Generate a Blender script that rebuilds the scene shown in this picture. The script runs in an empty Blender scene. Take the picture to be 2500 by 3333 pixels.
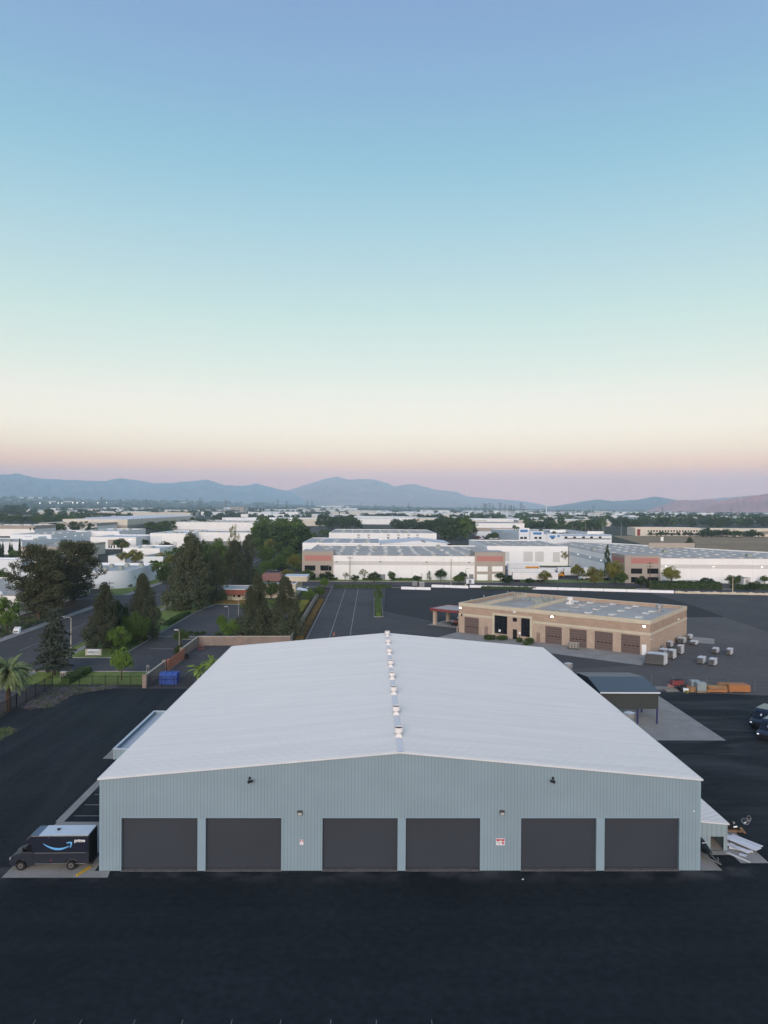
SKYL=[(0, (1.333, 0.496, 0.309)), (1.9, (1.41, 0.496, 0.309)), (3.1, (1.772, 0.87, 0.375)), (4.3, (1.607, 1.184, 0.726)), (6, (1.444, 1.258, 0.964)), (8.3, (1.19, 1.127, 0.954)), (10.7, (0.919, 1.019, 0.896)), (14.1, (0.697, 0.907, 0.85)), (17.4, (0.555, 0.787, 0.832)), (20.6, (0.437, 0.708, 0.813)), (23.7, (0.341, 0.625, 0.781)), (25.7, (0.297, 0.581, 0.755)), (29.4, (0.263, 0.482, 0.723)), (34.3, (0.235, 0.405, 0.685)), (50, (0.167, 0.299, 0.582)), (89, (0.116, 0.214, 0.501))]
import bpy, math, random
from mathutils import Vector, Matrix
PI = math.pi
SC = bpy.context.scene
COL = SC.collection
R = random.Random(7)
# ------------------------------------------------------------------ camera (surveyed from the photograph)
FPX, CX, CY, CAMH = 2390.0, 1250.0, 1666.5, 29.7
_a, _p, _r = 37.1/2390, 16.24/2390, math.radians(0.4)
FWD = Vector((math.sin(_a)*math.cos(_p), math.cos(_a)*math.cos(_p), -math.sin(_p)))
_R0 = Vector((math.cos(_a), -math.sin(_a), 0)); _U0 = _R0.cross(FWD)
RGT = math.cos(_r)*_R0 + math.sin(_r)*_U0
UPV = -math.sin(_r)*_R0 + math.cos(_r)*_U0
CAM = Vector((0, 0, CAMH))
def ray(px, py): return FWD + RGT*((px-CX)/FPX) + UPV*((CY-py)/FPX)
def G(px, py, z=0.0):            # survey: ground point seen at a picture point
    d = ray(px, py); t = (z-CAMH)/d.z; return Vector((d.x*t, d.y*t, z))
def F(px, py, Y):                # point on a wall that faces the camera at distance Y
    d = ray(px, py); t = Y/d.y; return (d.x*t, CAMH+d.z*t)
def S(px, py, X):                # point on a wall that runs away at side distance X
    d = ray(px, py); t = X/d.x; return (d.y*t, CAMH+d.z*t)
def az(px, D, z=0):
    d = ray(px, 1650); h = math.hypot(d.x, d.y); return Vector((d.x/h*D, d.y/h*D, z))
# ------------------------------------------------------------------ object helpers
def tag(o, label=None, cat=None, group=None, kind=None):
    if label: o['label'] = label
    if cat: o['category'] = cat
    if group: o['group'] = group
    if kind: o['kind'] = kind
    return o
def thing(name, label, cat, loc=(0,0,0), rz=0.0, group=None, scale=None):
    o = bpy.data.objects.new(name, None); COL.objects.link(o)
    o.empty_display_size = 0.3
    o.location = loc; o.rotation_euler = (0,0,rz)
    if scale: o.scale = scale
    return tag(o, label, cat, group)
def kids(o): return [c for c in ALLKIDS.get(o.name, [])]
ALLKIDS = {}
def adopt(o, parent):
    o.parent = parent; ALLKIDS.setdefault(parent.name, []).append(o)
def copy_tree(o, parent=None):
    c = o.copy(); COL.objects.link(c)
    if parent: adopt(c, parent)
    for ch in list(ALLKIDS.get(o.name, [])): copy_tree(ch, c)
    return c
def dup(o, loc, rz=None, label=None, group=None, scale=None):
    c = copy_tree(o); c.location = loc
    if rz is not None: c.rotation_euler = (0,0,rz)
    if label: c['label'] = label
    if group: c['group'] = group
    if scale: c.scale = scale
    return c
def inst(name, mesh, parent=None, loc=(0,0,0), rz=0, scale=None, rot=None):
    o = bpy.data.objects.new(name, mesh); COL.objects.link(o); o.location = loc
    o.rotation_euler = rot if rot else (0,0,rz)
    if scale: o.scale = scale
    if parent: adopt(o, parent)
    return o
class MB:
    def __init__(s): s.v=[]; s.f=[]; s.m=[]; s.mi=0
    def face(s, pts, rev=False):
        b=len(s.v); s.v += [tuple(p) for p in pts]; ids=list(range(b,b+len(pts)))
        s.f.append(ids[::-1] if rev else ids); s.m.append(s.mi); return s
    def raw(s, vs, fs):
        b=len(s.v); s.v += [tuple(p) for p in vs]
        for f in fs: s.f.append([b+i for i in f]); s.m.append(s.mi)
        return s
    def box(s, x0,y0,z0,x1,y1,z1):
        vs=[(x0,y0,z0),(x1,y0,z0),(x1,y1,z0),(x0,y1,z0),(x0,y0,z1),(x1,y0,z1),(x1,y1,z1),(x0,y1,z1)]
        return s.raw(vs,[(3,2,1,0),(4,5,6,7),(0,1,5,4),(1,2,6,5),(2,3,7,6),(3,0,4,7)])
    def obox(s, c, d, sx, sy, sz, up=None):      # oriented box centre c, long axis d
        d=Vector(d).normalized(); u=Vector(up) if up else (Vector((0,0,1)) if abs(d.z)<.95 else Vector((0,1,0)))
        r=d.cross(u).normalized(); u=r.cross(d); c=Vector(c); vs=[]
        for k in (-1,1):
            for (i,j) in ((-1,-1),(1,-1),(1,1),(-1,1)): vs.append(c+d*(k*sx/2)+r*(i*sy/2)+u*(j*sz/2))
        return s.raw(vs,[(3,2,1,0),(4,5,6,7),(0,1,5,4),(1,2,6,5),(2,3,7,6),(3,0,4,7)])
    def bar(s, a, b, w, h=None):
        a=Vector(a); b=Vector(b); return s.obox((a+b)/2, b-a, (b-a).length, w, h or w)
    def tube(s, a, b, r0, r1=None, n=8, cap=True):
        a=Vector(a); b=Vector(b); r1=r0 if r1 is None else r1
        d=(b-a).normalized(); u=Vector((0,0,1)) if abs(d.z)<.95 else Vector((0,1,0)); p=d.cross(u).normalized(); q=d.cross(p)
        vs=[a+(p*math.cos(t)+q*math.sin(t))*r0 for t in [2*PI*i/n for i in range(n)]]+[b+(p*math.cos(t)+q*math.sin(t))*r1 for t in [2*PI*i/n for i in range(n)]]
        fs=[(i,i+n,(i+1)%n+n,(i+1)%n) for i in range(n)]
        if cap: fs += [tuple(range(n)), tuple(range(2*n-1,n-1,-1))]
        return s.raw(vs,fs)
    def path(s, pts, r, n=6):
        for a,b in zip(pts,pts[1:]): s.tube(a,b,r,r,n)
        return s
    def lathe(s, prof, n=20, c=(0,0,0), cap=False):
        b=len(s.v); L=len(prof)
        for i in range(n):
            t=2*PI*i/n
            for (r,z) in prof: s.v.append((c[0]+r*math.cos(t), c[1]+r*math.sin(t), c[2]+z))
        for i in range(n):
            j=(i+1)%n
            for k in range(L-1): s.f.append([b+i*L+k,b+j*L+k,b+j*L+k+1,b+i*L+k+1]); s.m.append(s.mi)
        if cap:
            s.f.append([b+i*L+L-1 for i in range(n)]); s.m.append(s.mi)
        return s
    def prism(s, poly, z0, z1, top=True, bottom=True):
        n=len(poly); vs=[(x,y,z0) for x,y in poly]+[(x,y,z1) for x,y in poly]
        fs=[(i,(i+1)%n,(i+1)%n+n,i+n) for i in range(n)]
        if top: fs.append(tuple(range(n,2*n)))
        if bottom: fs.append(tuple(range(n-1,-1,-1)))
        return s.raw(vs,fs)
    def xz(s, poly, y0, y1):       # polygon in x,z pushed along y
        n=len(poly); vs=[(x,y0,z) for x,z in poly]+[(x,y1,z) for x,z in poly]
        fs=[(i,(i+1)%n,(i+1)%n+n,i+n) for i in range(n)]+[tuple(range(n-1,-1,-1)),tuple(range(n,2*n))]
        return s.raw(vs,fs)
    def yz(s, poly, x0, x1):
        n=len(poly); vs=[(x0,y,z) for y,z in poly]+[(x1,y,z) for y,z in poly]
        fs=[(i,(i+1)%n,(i+1)%n+n,i+n) for i in range(n)]+[tuple(range(n-1,-1,-1)),tuple(range(n,2*n))]
        return s.raw(vs,fs)
    def data(s, name, mats, smooth=False):
        me=bpy.data.meshes.new(name); me.from_pydata(s.v,[],s.f)
        if not isinstance(mats,(list,tuple)): mats=[mats]
        for m in mats: me.materials.append(m)
        if len(mats)>1: me.polygons.foreach_set('material_index', s.m)
        if smooth: me.polygons.foreach_set('use_smooth',[True]*len(me.polygons))
        me.update(); return me
    def build(s, name, mats, parent=None, loc=(0,0,0), rz=0, smooth=False, bevel=0, fix=True):
        me=s.data(name, mats, smooth)
        if fix:
            import bmesh
            bm=bmesh.new(); bm.from_mesh(me); bmesh.ops.recalc_face_normals(bm, faces=bm.faces); bm.to_mesh(me); bm.free()
        o=inst(name, me, parent, loc, rz)
        if bevel:
            w=o.modifiers.new('w','WELD'); w.merge_threshold=0.0005
            b=o.modifiers.new('b','BEVEL'); b.width=bevel; b.segments=2; b.limit_method='ANGLE'
        return o
# ------------------------------------------------------------------ materials
MATS={}
def srgb(r,g,b):
    f=lambda c: (c/255/12.92) if c/255<=.04045 else ((c/255+.055)/1.055)**2.4
    return (f(r),f(g),f(b))
def mat(name, col, rough=.7, metal=0, var=.12, scale=.6, spec=.3, col2=None, stretch=None, bump=0, bscale=20, fine=None, rnd=0, emit=0, coat=0, coords='Object'):
    if name in MATS: return MATS[name]
    m=bpy.data.materials.new(name); m.use_nodes=True; nt=m.node_tree; N=nt.nodes; L=nt.links
    b=N['Principled BSDF']; b.inputs['Roughness'].default_value=rough; b.inputs['Metallic'].default_value=metal
    b.inputs['Specular IOR Level'].default_value=spec
    if coat: b.inputs['Coat Weight'].default_value=coat
    c2 = col2 or tuple(max(0,c*(1-var)) for c in col); c1 = col if col2 else tuple(c*(1+var*.6) for c in col)
    tc=N.new('ShaderNodeTexCoord') if coords=='Object' else N.new('ShaderNodeNewGeometry')
    src=tc.outputs['Object'] if coords=='Object' else tc.outputs['Position']
    mp=N.new('ShaderNodeMapping'); L.new(src, mp.inputs['Vector'])
    if stretch: mp.inputs['Scale'].default_value=stretch
    nz=N.new('ShaderNodeTexNoise'); nz.inputs['Scale'].default_value=scale; nz.inputs['Detail'].default_value=5; nz.inputs['Roughness'].default_value=.62
    L.new(mp.outputs[0], nz.inputs['Vector'])
    mr=N.new('ShaderNodeMapRange'); mr.inputs['From Min'].default_value=.33; mr.inputs['From Max'].default_value=.67; L.new(nz.outputs['Fac'], mr.inputs['Value'])
    mx=N.new('ShaderNodeMix'); mx.data_type='RGBA'; mx.inputs['A'].default_value=(*c1,1); mx.inputs['B'].default_value=(*c2,1)
    L.new(mr.outputs[0], mx.inputs['Factor']); out=mx.outputs['Result']
    if fine:
        n2=N.new('ShaderNodeTexNoise'); n2.inputs['Scale'].default_value=fine[0]; n2.inputs['Detail'].default_value=3; L.new(src,n2.inputs['Vector'])
        r2=N.new('ShaderNodeMapRange'); r2.inputs['From Min'].default_value=.3; r2.inputs['From Max'].default_value=.7; r2.inputs['To Min'].default_value=1-fine[1]; r2.inputs['To Max'].default_value=1+fine[1]
        L.new(n2.outputs['Fac'],r2.inputs['Value']); vm=N.new('ShaderNodeVectorMath'); vm.operation='SCALE'; L.new(out,vm.inputs[0]); L.new(r2.outputs[0],vm.inputs['Scale']); out=vm.outputs[0]
    if rnd:
        oi=N.new('ShaderNodeObjectInfo'); r3=N.new('ShaderNodeMapRange'); r3.inputs['To Min'].default_value=1-rnd; r3.inputs['To Max'].default_value=1+rnd
        L.new(oi.outputs['Random'],r3.inputs['Value']); vm=N.new('ShaderNodeVectorMath'); vm.operation='SCALE'; L.new(out,vm.inputs[0]); L.new(r3.outputs[0],vm.inputs['Scale']); out=vm.outputs[0]
    L.new(out,b.inputs['Base Color'])
    if emit: L.new(out,b.inputs['Emission Color']); b.inputs['Emission Strength'].default_value=emit
    if bump:
        n4=N.new('ShaderNodeTexNoise'); n4.inputs['Scale'].default_value=bscale; L.new(src,n4.inputs['Vector'])
        bp=N.new('ShaderNodeBump'); bp.inputs['Strength'].default_value=bump; bp.inputs['Distance'].default_value=.05; L.new(n4.outputs['Fac'],bp.inputs['Height']); L.new(bp.outputs[0],b.inputs['Normal'])
    MATS[name]=m; return m
def ribbed(m, axis, pitch, width, dark, bumpd=.02):     # profiled sheet grooves: their shade darkened into the colour, plus bump
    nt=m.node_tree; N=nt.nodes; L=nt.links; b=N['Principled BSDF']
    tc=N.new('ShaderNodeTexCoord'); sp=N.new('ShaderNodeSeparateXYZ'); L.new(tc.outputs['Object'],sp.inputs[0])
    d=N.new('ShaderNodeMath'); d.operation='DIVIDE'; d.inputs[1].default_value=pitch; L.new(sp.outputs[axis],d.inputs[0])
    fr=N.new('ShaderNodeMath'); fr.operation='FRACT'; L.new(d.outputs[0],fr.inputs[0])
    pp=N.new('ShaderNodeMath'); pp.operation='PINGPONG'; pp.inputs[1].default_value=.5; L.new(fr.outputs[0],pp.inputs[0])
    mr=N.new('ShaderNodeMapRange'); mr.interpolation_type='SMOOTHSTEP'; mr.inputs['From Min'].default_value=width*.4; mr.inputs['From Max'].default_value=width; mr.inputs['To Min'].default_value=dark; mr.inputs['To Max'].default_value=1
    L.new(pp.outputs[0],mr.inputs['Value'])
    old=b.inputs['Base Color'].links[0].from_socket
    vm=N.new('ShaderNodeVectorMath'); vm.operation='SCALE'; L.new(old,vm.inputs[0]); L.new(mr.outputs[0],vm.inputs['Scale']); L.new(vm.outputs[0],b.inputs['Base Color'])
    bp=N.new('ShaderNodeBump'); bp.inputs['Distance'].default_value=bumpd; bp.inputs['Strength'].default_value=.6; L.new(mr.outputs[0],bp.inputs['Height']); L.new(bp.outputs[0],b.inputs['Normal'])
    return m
def brick(m, sx, sy, dark=.8):
    nt=m.node_tree; N=nt.nodes; L=nt.links; b=N['Principled BSDF']; tc=N.new('ShaderNodeTexCoord'); sp=N.new('ShaderNodeSeparateXYZ'); L.new(tc.outputs['Object'],sp.inputs[0])
    ad=N.new('ShaderNodeMath'); ad.operation='ADD'; L.new(sp.outputs[0],ad.inputs[0]); L.new(sp.outputs[1],ad.inputs[1])
    cb=N.new('ShaderNodeCombineXYZ'); L.new(ad.outputs[0],cb.inputs[0]); L.new(sp.outputs[2],cb.inputs[1])
    br=N.new('ShaderNodeTexBrick'); br.inputs['Scale'].default_value=1; br.inputs['Brick Width'].default_value=sx; br.inputs['Row Height'].default_value=sy; br.inputs['Mortar Size'].default_value=.012
    br.inputs['Color1'].default_value=(1,1,1,1); br.inputs['Color2'].default_value=(.88,.88,.88,1); br.inputs['Mortar'].default_value=(dark,dark,dark,1); L.new(cb.outputs[0],br.inputs['Vector'])
    old=b.inputs['Base Color'].links[0].from_socket; vm=N.new('ShaderNodeVectorMath'); vm.operation='MULTIPLY'; L.new(old,vm.inputs[0]); L.new(br.outputs['Color'],vm.inputs[1]); L.new(vm.outputs[0],b.inputs['Base Color'])
    return m
# paints and surfaces
m_white=mat('white_paint',(.82,.82,.82),.6,var=.05,scale=.15)
m_whitec=mat('cool_white_paint',(.70,.74,.78),.6,var=.05,scale=.1)
m_band=mat('pale_grey_band',(.58,.58,.57),.7,var=.05)
m_cream=mat('cream_paint',(.62,.57,.49),.7,var=.06,scale=.1)
m_taupe=mat('taupe_paint',(.36,.32,.28),.75,var=.06,scale=.1)
m_taup2=mat('grey_taupe_paint',(.30,.28,.25),.75,var=.06,scale=.1)
m_pink=mat('dusty_pink_panel',(.42,.19,.17),.7,var=.08,scale=.1)
m_roofg=mat('weathered_grey_roof',(.48,.44,.39),.85,var=.12,scale=.06,fine=(.5,.08))
m_roofb=mat('pale_blue_grey_roof',(.46,.46,.45),.8,var=.12,scale=.08,fine=(.6,.06))
m_roofw=mat('white_membrane_roof',(.66,.68,.70),.7,var=.08,scale=.08)
m_glass=mat('dark_window_glass',(.010,.012,.016),.12,var=.05,spec=.5)
m_dark=mat('dark_opening',(.012,.011,.010),.9,var=.1)
m_alu=mat('galvanised_steel',(.42,.43,.44),.4,metal=.7,var=.15,scale=3)
m_hvac=mat('grey_green_unit_paint',(.30,.33,.30),.6,var=.12,scale=2)
m_blue=mat('bright_blue_panel',(.05,.20,.48),.6,var=.06)
m_brownd=mat('dark_brown_roller',(.085,.058,.05),.6,var=.06)
m_grey=mat('mid_grey_paint',(.22,.23,.24),.6,var=.08)
m_conc=mat('concrete',(.33,.31,.28),.85,var=.18,scale=.35,fine=(4,.08),coords='W')
m_kerb=mat('kerb_concrete',(.36,.34,.31),.85,var=.12,scale=1.5,coords='W')
m_line=mat('white_road_paint',(.34,.34,.34),.7,var=.4,scale=2,coords='W')
m_yel=mat('yellow_paint',(.55,.36,.03),.5,var=.1,scale=3)
m_black=mat('black_coated_iron',(.010,.010,.012),.5,var=.1)
m_rub=mat('black_rubber',(.012,.012,.013),.8,var=.15,scale=5)
m_lamp=mat('lamp_glow',(1,.93,.82),.5,var=0,emit=9)
m_bark=mat('bark',(.075,.055,.042),.95,var=.3,scale=4,bump=.4)
m_wood=mat('weathered_pole_wood',(.10,.065,.045),.9,var=.3,scale=3)
m_seal=mat('fresh_black_sealcoat',(.0150,.0200,.0236),.9,scale=.05,col2=(.0068,.0104,.0135),fine=(1.6,.32),spec=.2,bump=.25,bscale=9,coords='W')
def dusty(m):
    nt=m.node_tree; N=nt.nodes; L=nt.links; b=N['Principled BSDF']; g=N.new('ShaderNodeNewGeometry'); sp=N.new('ShaderNodeSeparateXYZ'); L.new(g.outputs['Position'],sp.inputs[0])
    def mrg(s,a,c):
        r=N.new('ShaderNodeMapRange'); r.interpolation_type='SMOOTHSTEP'; r.inputs['From Min'].default_value=a; r.inputs['From Max'].default_value=c; L.new(s,r.inputs['Value']); return r.outputs[0]
    def mul(a,c):
        n=N.new('ShaderNodeMath'); n.operation='MULTIPLY'; L.new(a,n.inputs[0]); L.new(c,n.inputs[1]); return n.outputs[0]
    mp=N.new('ShaderNodeMapping'); mp.inputs['Scale'].default_value=(.05,.22,1); mp.inputs['Rotation'].default_value=(0,0,-.35); L.new(g.outputs['Position'],mp.inputs['Vector'])
    nz=N.new('ShaderNodeTexNoise'); nz.inputs['Scale'].default_value=1.0; nz.inputs['Detail'].default_value=3; nz.inputs['Distortion'].default_value=1.4; L.new(mp.outputs[0],nz.inputs['Vector'])
    k=mul(mul(mrg(sp.outputs[0],26,42),mrg(sp.outputs[1],60,74)),mrg(nz.outputs['Fac'],.38,.72))
    # pale dust blown against the foot of the doors
    n2=N.new('ShaderNodeTexNoise'); n2.inputs['Scale'].default_value=.35; n2.inputs['Detail'].default_value=4; L.new(g.outputs['Position'],n2.inputs['Vector'])
    k2=mul(mul(mrg(sp.outputs[1],57.2,59.7),mrg(n2.outputs['Fac'],.42,.66)),mrg(sp.outputs[1],60.6,60.0))
    # broad paler patch of the left yard, faint wheel paths
    m3=N.new('ShaderNodeMapping'); m3.inputs['Scale'].default_value=(.35,.03,1); m3.inputs['Rotation'].default_value=(0,0,.25); L.new(g.outputs['Position'],m3.inputs['Vector'])
    n3=N.new('ShaderNodeTexNoise'); n3.inputs['Scale'].default_value=1; n3.inputs['Detail'].default_value=4; n3.inputs['Distortion'].default_value=.8; L.new(m3.outputs[0],n3.inputs['Vector'])
    k3=mul(mul(mrg(sp.outputs[0],-22,-30),mrg(sp.outputs[1],52,75)),mrg(n3.outputs['Fac'],.30,.85))
    m4=N.new('ShaderNodeMapping'); m4.inputs['Scale'].default_value=(.02,.5,1); m4.inputs['Rotation'].default_value=(0,0,.06); L.new(g.outputs['Position'],m4.inputs['Vector'])
    n4=N.new('ShaderNodeTexNoise'); n4.inputs['Scale'].default_value=1; n4.inputs['Detail'].default_value=5; n4.inputs['Distortion'].default_value=.5; L.new(m4.outputs[0],n4.inputs['Vector'])
    k4n=N.new('ShaderNodeMath'); k4n.operation='MULTIPLY'; k4n.inputs[1].default_value=.10; L.new(mrg(n4.outputs['Fac'],.45,.75),k4n.inputs[0])
    k3n=N.new('ShaderNodeMath'); k3n.operation='MULTIPLY'; k3n.inputs[1].default_value=.42; L.new(k3,k3n.inputs[0])
    kn=N.new('ShaderNodeMath'); kn.operation='MULTIPLY'; kn.inputs[1].default_value=.75; L.new(k,kn.inputs[0])
    a1=N.new('ShaderNodeMath'); a1.operation='MAXIMUM'; L.new(kn.outputs[0],a1.inputs[0]); L.new(k2,a1.inputs[1])
    a2=N.new('ShaderNodeMath'); a2.operation='MAXIMUM'; L.new(k3n.outputs[0],a2.inputs[0]); L.new(k4n.outputs[0],a2.inputs[1])
    ad=N.new('ShaderNodeMath'); ad.operation='MAXIMUM'; L.new(a1.outputs[0],ad.inputs[0]); L.new(a2.outputs[0],ad.inputs[1])
    mx=N.new('ShaderNodeMix'); mx.data_type='RGBA'; old=b.inputs['Base Color'].links[0].from_socket; L.new(old,mx.inputs['A']); mx.inputs['B'].default_value=(.060,.058,.060,1); L.new(ad.outputs[0],mx.inputs['Factor']); L.new(mx.outputs['Result'],b.inputs['Base Color'])
dusty(m_seal)
m_asph=mat('grey_asphalt',(.090,.082,.079),.9,scale=.07,col2=(.066,.061,.060),fine=(.9,.15),spec=.25,coords='W')
m_asph2=mat('worn_light_asphalt',(.128,.115,.107),.9,scale=.05,col2=(.098,.089,.085),fine=(.8,.12),spec=.25,coords='W')
m_asphd=mat('dark_newer_asphalt',(.038,.035,.037),.9,scale=.05,col2=(.026,.025,.027),fine=(.8,.15),spec=.25,coords='W')
m_lawn=mat('lawn',(.23,.28,.055),.95,scale=.45,col2=(.13,.17,.04),fine=(3,.25),coords='W')
m_soil=mat('bark_mulch_soil',(.095,.068,.052),.95,scale=.3,col2=(.06,.045,.036),fine=(2,.2),coords='W')
m_field=mat('dry_grass_field',(.36,.245,.135),.95,scale=.02,col2=(.23,.165,.095),fine=(.08,.18),stretch=(.4,1.6,1),coords='W')
def leafmat(name,c1,c2,rnd=.2):
    c1=tuple(x*2.05 for x in c1); c2=tuple(x*2.05 for x in c2)
    m=mat(name,c1,.75,scale=.9,col2=c2,fine=(2.2,.25),rnd=rnd,spec=.2)
    return m
m_leaf=leafmat('broad_leaf_green',(.042,.068,.014),(.022,.038,.010))
m_leafb=leafmat('fresh_leaf_green',(.062,.105,.018),(.035,.06,.012))
m_leafy=leafmat('olive_yellow_leaf',(.105,.100,.020),(.055,.06,.014))
m_leafd=leafmat('dark_leaf_green',(.024,.040,.013),(.012,.020,.008))
m_cedar=leafmat('cedar_needles',(.040,.047,.026),(.020,.026,.014))
m_deod=leafmat('deodar_needles',(.034,.044,.034),(.018,.023,.018))
m_pine=leafmat('pine_needles',(.034,.038,.019),(.014,.018,.009))
m_cyp=leafmat('cypress_needles',(.016,.028,.016),(.010,.016,.010))
m_palm=leafmat('palm_frond',(.10,.125,.055),(.06,.08,.035))
m_palmy=leafmat('young_palm_frond',(.12,.17,.03),(.07,.10,.02))
m_rust=leafmat('rusty_groundcover',(.10,.055,.016),(.055,.05,.015),0)
m_lav=leafmat('lavender_flower',(.10,.08,.15),(.06,.05,.08),0)
m_sage=leafmat('grey_sage_leaf',(.09,.095,.07),(.05,.055,.04),0)
m_hedge=leafmat('hedge_leaf',(.030,.050,.012),(.016,.028,.008))
# ------------------------------------------------------------------ camera object, world, sun
cd=bpy.data.cameras.new('camera'); cam=bpy.data.objects.new('camera',cd); COL.objects.link(cam); SC.camera=cam
cd.sensor_fit='VERTICAL'; cd.sensor_height=36; cd.sensor_width=27; cd.lens=FPX/3333*36; cd.clip_end=90000; cd.clip_start=.3
Mx=Matrix((RGT,UPV,-FWD)).transposed().to_4x4(); Mx.translation=CAM; cam.matrix_world=Mx
W=bpy.data.worlds.new('World'); SC.world=W; W.use_nodes=True
nt=W.node_tree; N=nt.nodes; L=nt.links; bg=N['Background']
tc=N.new('ShaderNodeTexCoord'); sp=N.new('ShaderNodeSeparateXYZ'); L.new(tc.outputs['Generated'],sp.inputs[0])
def math_(op,a,b=None,clamp=False):
    n=N.new('ShaderNodeMath'); n.operation=op; n.use_clamp=clamp
    for i,v in enumerate((a,b)):
        if v is None: continue
        if isinstance(v,(int,float)): n.inputs[i].default_value=v
        else: L.new(v,n.inputs[i])
    return n.outputs[0]
def ramp(stops):
    r=N.new('ShaderNodeValToRGB'); r.color_ramp.interpolation='B_SPLINE' if False else 'EASE'
    r.color_ramp.interpolation='LINEAR'
    el=r.color_ramp.elements
    while len(el)>1: el.remove(el[-1])
    for i,(p,c) in enumerate(stops):
        e=el[0] if i==0 else el.new(p); e.position=p; e.color=(*srgb(*c),1)
    return r
zz=math_('MAXIMUM',sp.outputs[2],0)
el=math_('SQRT',zz)             # spread the stops near the skyline
SKYB=0.0
rA=N.new('ShaderNodeValToRGB'); rA.color_ramp.interpolation='LINEAR'; _e=rA.color_ramp.elements
while len(_e)>1: _e.remove(_e[-1])
for i,(dg,c) in enumerate(SKYL):
    p_=math.sqrt(math.sin(math.radians(dg))); e_=_e[0] if i==0 else _e.new(p_); e_.position=p_; e_.color=(c[0]/2.5,c[1]/2.5,c[2]/2.5,1)
L.new(el,rA.inputs[0]); rS=N.new('ShaderNodeVectorMath'); rS.operation='SCALE'; rS.inputs['Scale'].default_value=2.5; L.new(rA.outputs[0],rS.inputs[0])
# the warm side lies to the right of the view
side=math_('MULTIPLY',math_('MAXIMUM',math_('ADD',sp.outputs[0],.05),0),math_('POWER',math_('SUBTRACT',1,zz,True),14))
mixw=N.new('ShaderNodeMix'); mixw.data_type='RGBA'; mixw.blend_type='MULTIPLY'; L.new(math_('MULTIPLY',side,1.2,True),mixw.inputs['Factor']); L.new(rS.outputs[0],mixw.inputs['A']); mixw.inputs['B'].default_value=(1.10,.95,.82,1)
# afterglow of the set sun behind the viewer
back=math_('MAXIMUM',math_('MULTIPLY',sp.outputs[1],-1),0)
glow=math_('MULTIPLY',math_('POWER',back,2),math_('POWER',math_('SUBTRACT',1,zz,True),3))
gm=N.new('ShaderNodeMix'); gm.data_type='RGBA'; gm.blend_type='ADD'; gm.inputs['Factor'].default_value=1; L.new(mixw.outputs['Result'],gm.inputs['A'])
gc=N.new('ShaderNodeVectorMath'); gc.operation='SCALE'; gc.inputs[0].default_value=(1.0,.78,.62); L.new(math_('MULTIPLY',glow,1.5),gc.inputs['Scale']); L.new(gc.outputs[0],gm.inputs['B'])
bz=math_('ADD',1,math_('MULTIPLY',math_('POWER',math_('SUBTRACT',1,zz,True),9),SKYB))
bm_=N.new('ShaderNodeVectorMath'); bm_.operation='SCALE'; L.new(gm.outputs['Result'],bm_.inputs[0]); L.new(bz,bm_.inputs['Scale'])
sky=N.new('ShaderNodeTexSky'); sky.sky_type='NISHITA'; sky.sun_disc=False; sky.sun_elevation=math.radians(3); sky.sun_rotation=math.radians(188); sky.altitude=250
sx=N.new('ShaderNodeVectorMath'); sx.operation='SCALE'; L.new(sky.outputs[0],sx.inputs[0]); sx.inputs['Scale'].default_value=.10
fm=N.new('ShaderNodeMix'); fm.data_type='RGBA'; fm.inputs['Factor'].default_value=.06; L.new(bm_.outputs[0],fm.inputs['A']); L.new(sx.outputs[0],fm.inputs['B'])
L.new(fm.outputs['Result'],bg.inputs['Color']); bg.inputs['Strength'].default_value=1.0
sl=bpy.data.lights.new('sun','SUN'); sl.energy=2.1; sl.angle=math.radians(28); sl.color=(1,.86,.78)
so=bpy.data.objects.new('sun',sl); COL.objects.link(so)
sd=Vector((math.sin(math.radians(188)),math.cos(math.radians(188)),0))*math.cos(math.radians(20))+Vector((0,0,math.sin(math.radians(20))))
so.rotation_euler=(sd).to_track_quat('Z','Y').to_euler(); so.location=(0,-80,60)
SC.view_settings.view_transform='Standard'; SC.view_settings.look='None'; SC.view_settings.exposure=0; SC.view_settings.gamma=1
SC.cycles.volume_bounces=3; SC.cycles.max_bounces=6; SC.cycles.diffuse_bounces=3; SC.cycles.use_denoising=True
try: SC.cycles.volume_step_rate=4
except Exception: pass
# ------------------------------------------------------------------ air
vm_=bpy.data.materials.new('air'); vm_.use_nodes=True; vn=vm_.node_tree; vn.nodes.remove(vn.nodes['Principled BSDF'])
pv=vn.nodes.new('ShaderNodeVolumePrincipled'); pv.inputs['Color'].default_value=(.585,.83,1,1); pv.inputs['Density'].default_value=8e-5; pv.inputs['Anisotropy'].default_value=-.25
vn.links.new(pv.outputs[0], vn.nodes['Material Output'].inputs['Volume'])
hz=MB().box(-15000,-400,-1.5,15000,21000,960).build('haze',vm_); tag(hz,'thin blue evening haze over the plain and mountains','haze',kind='stuff')
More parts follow.
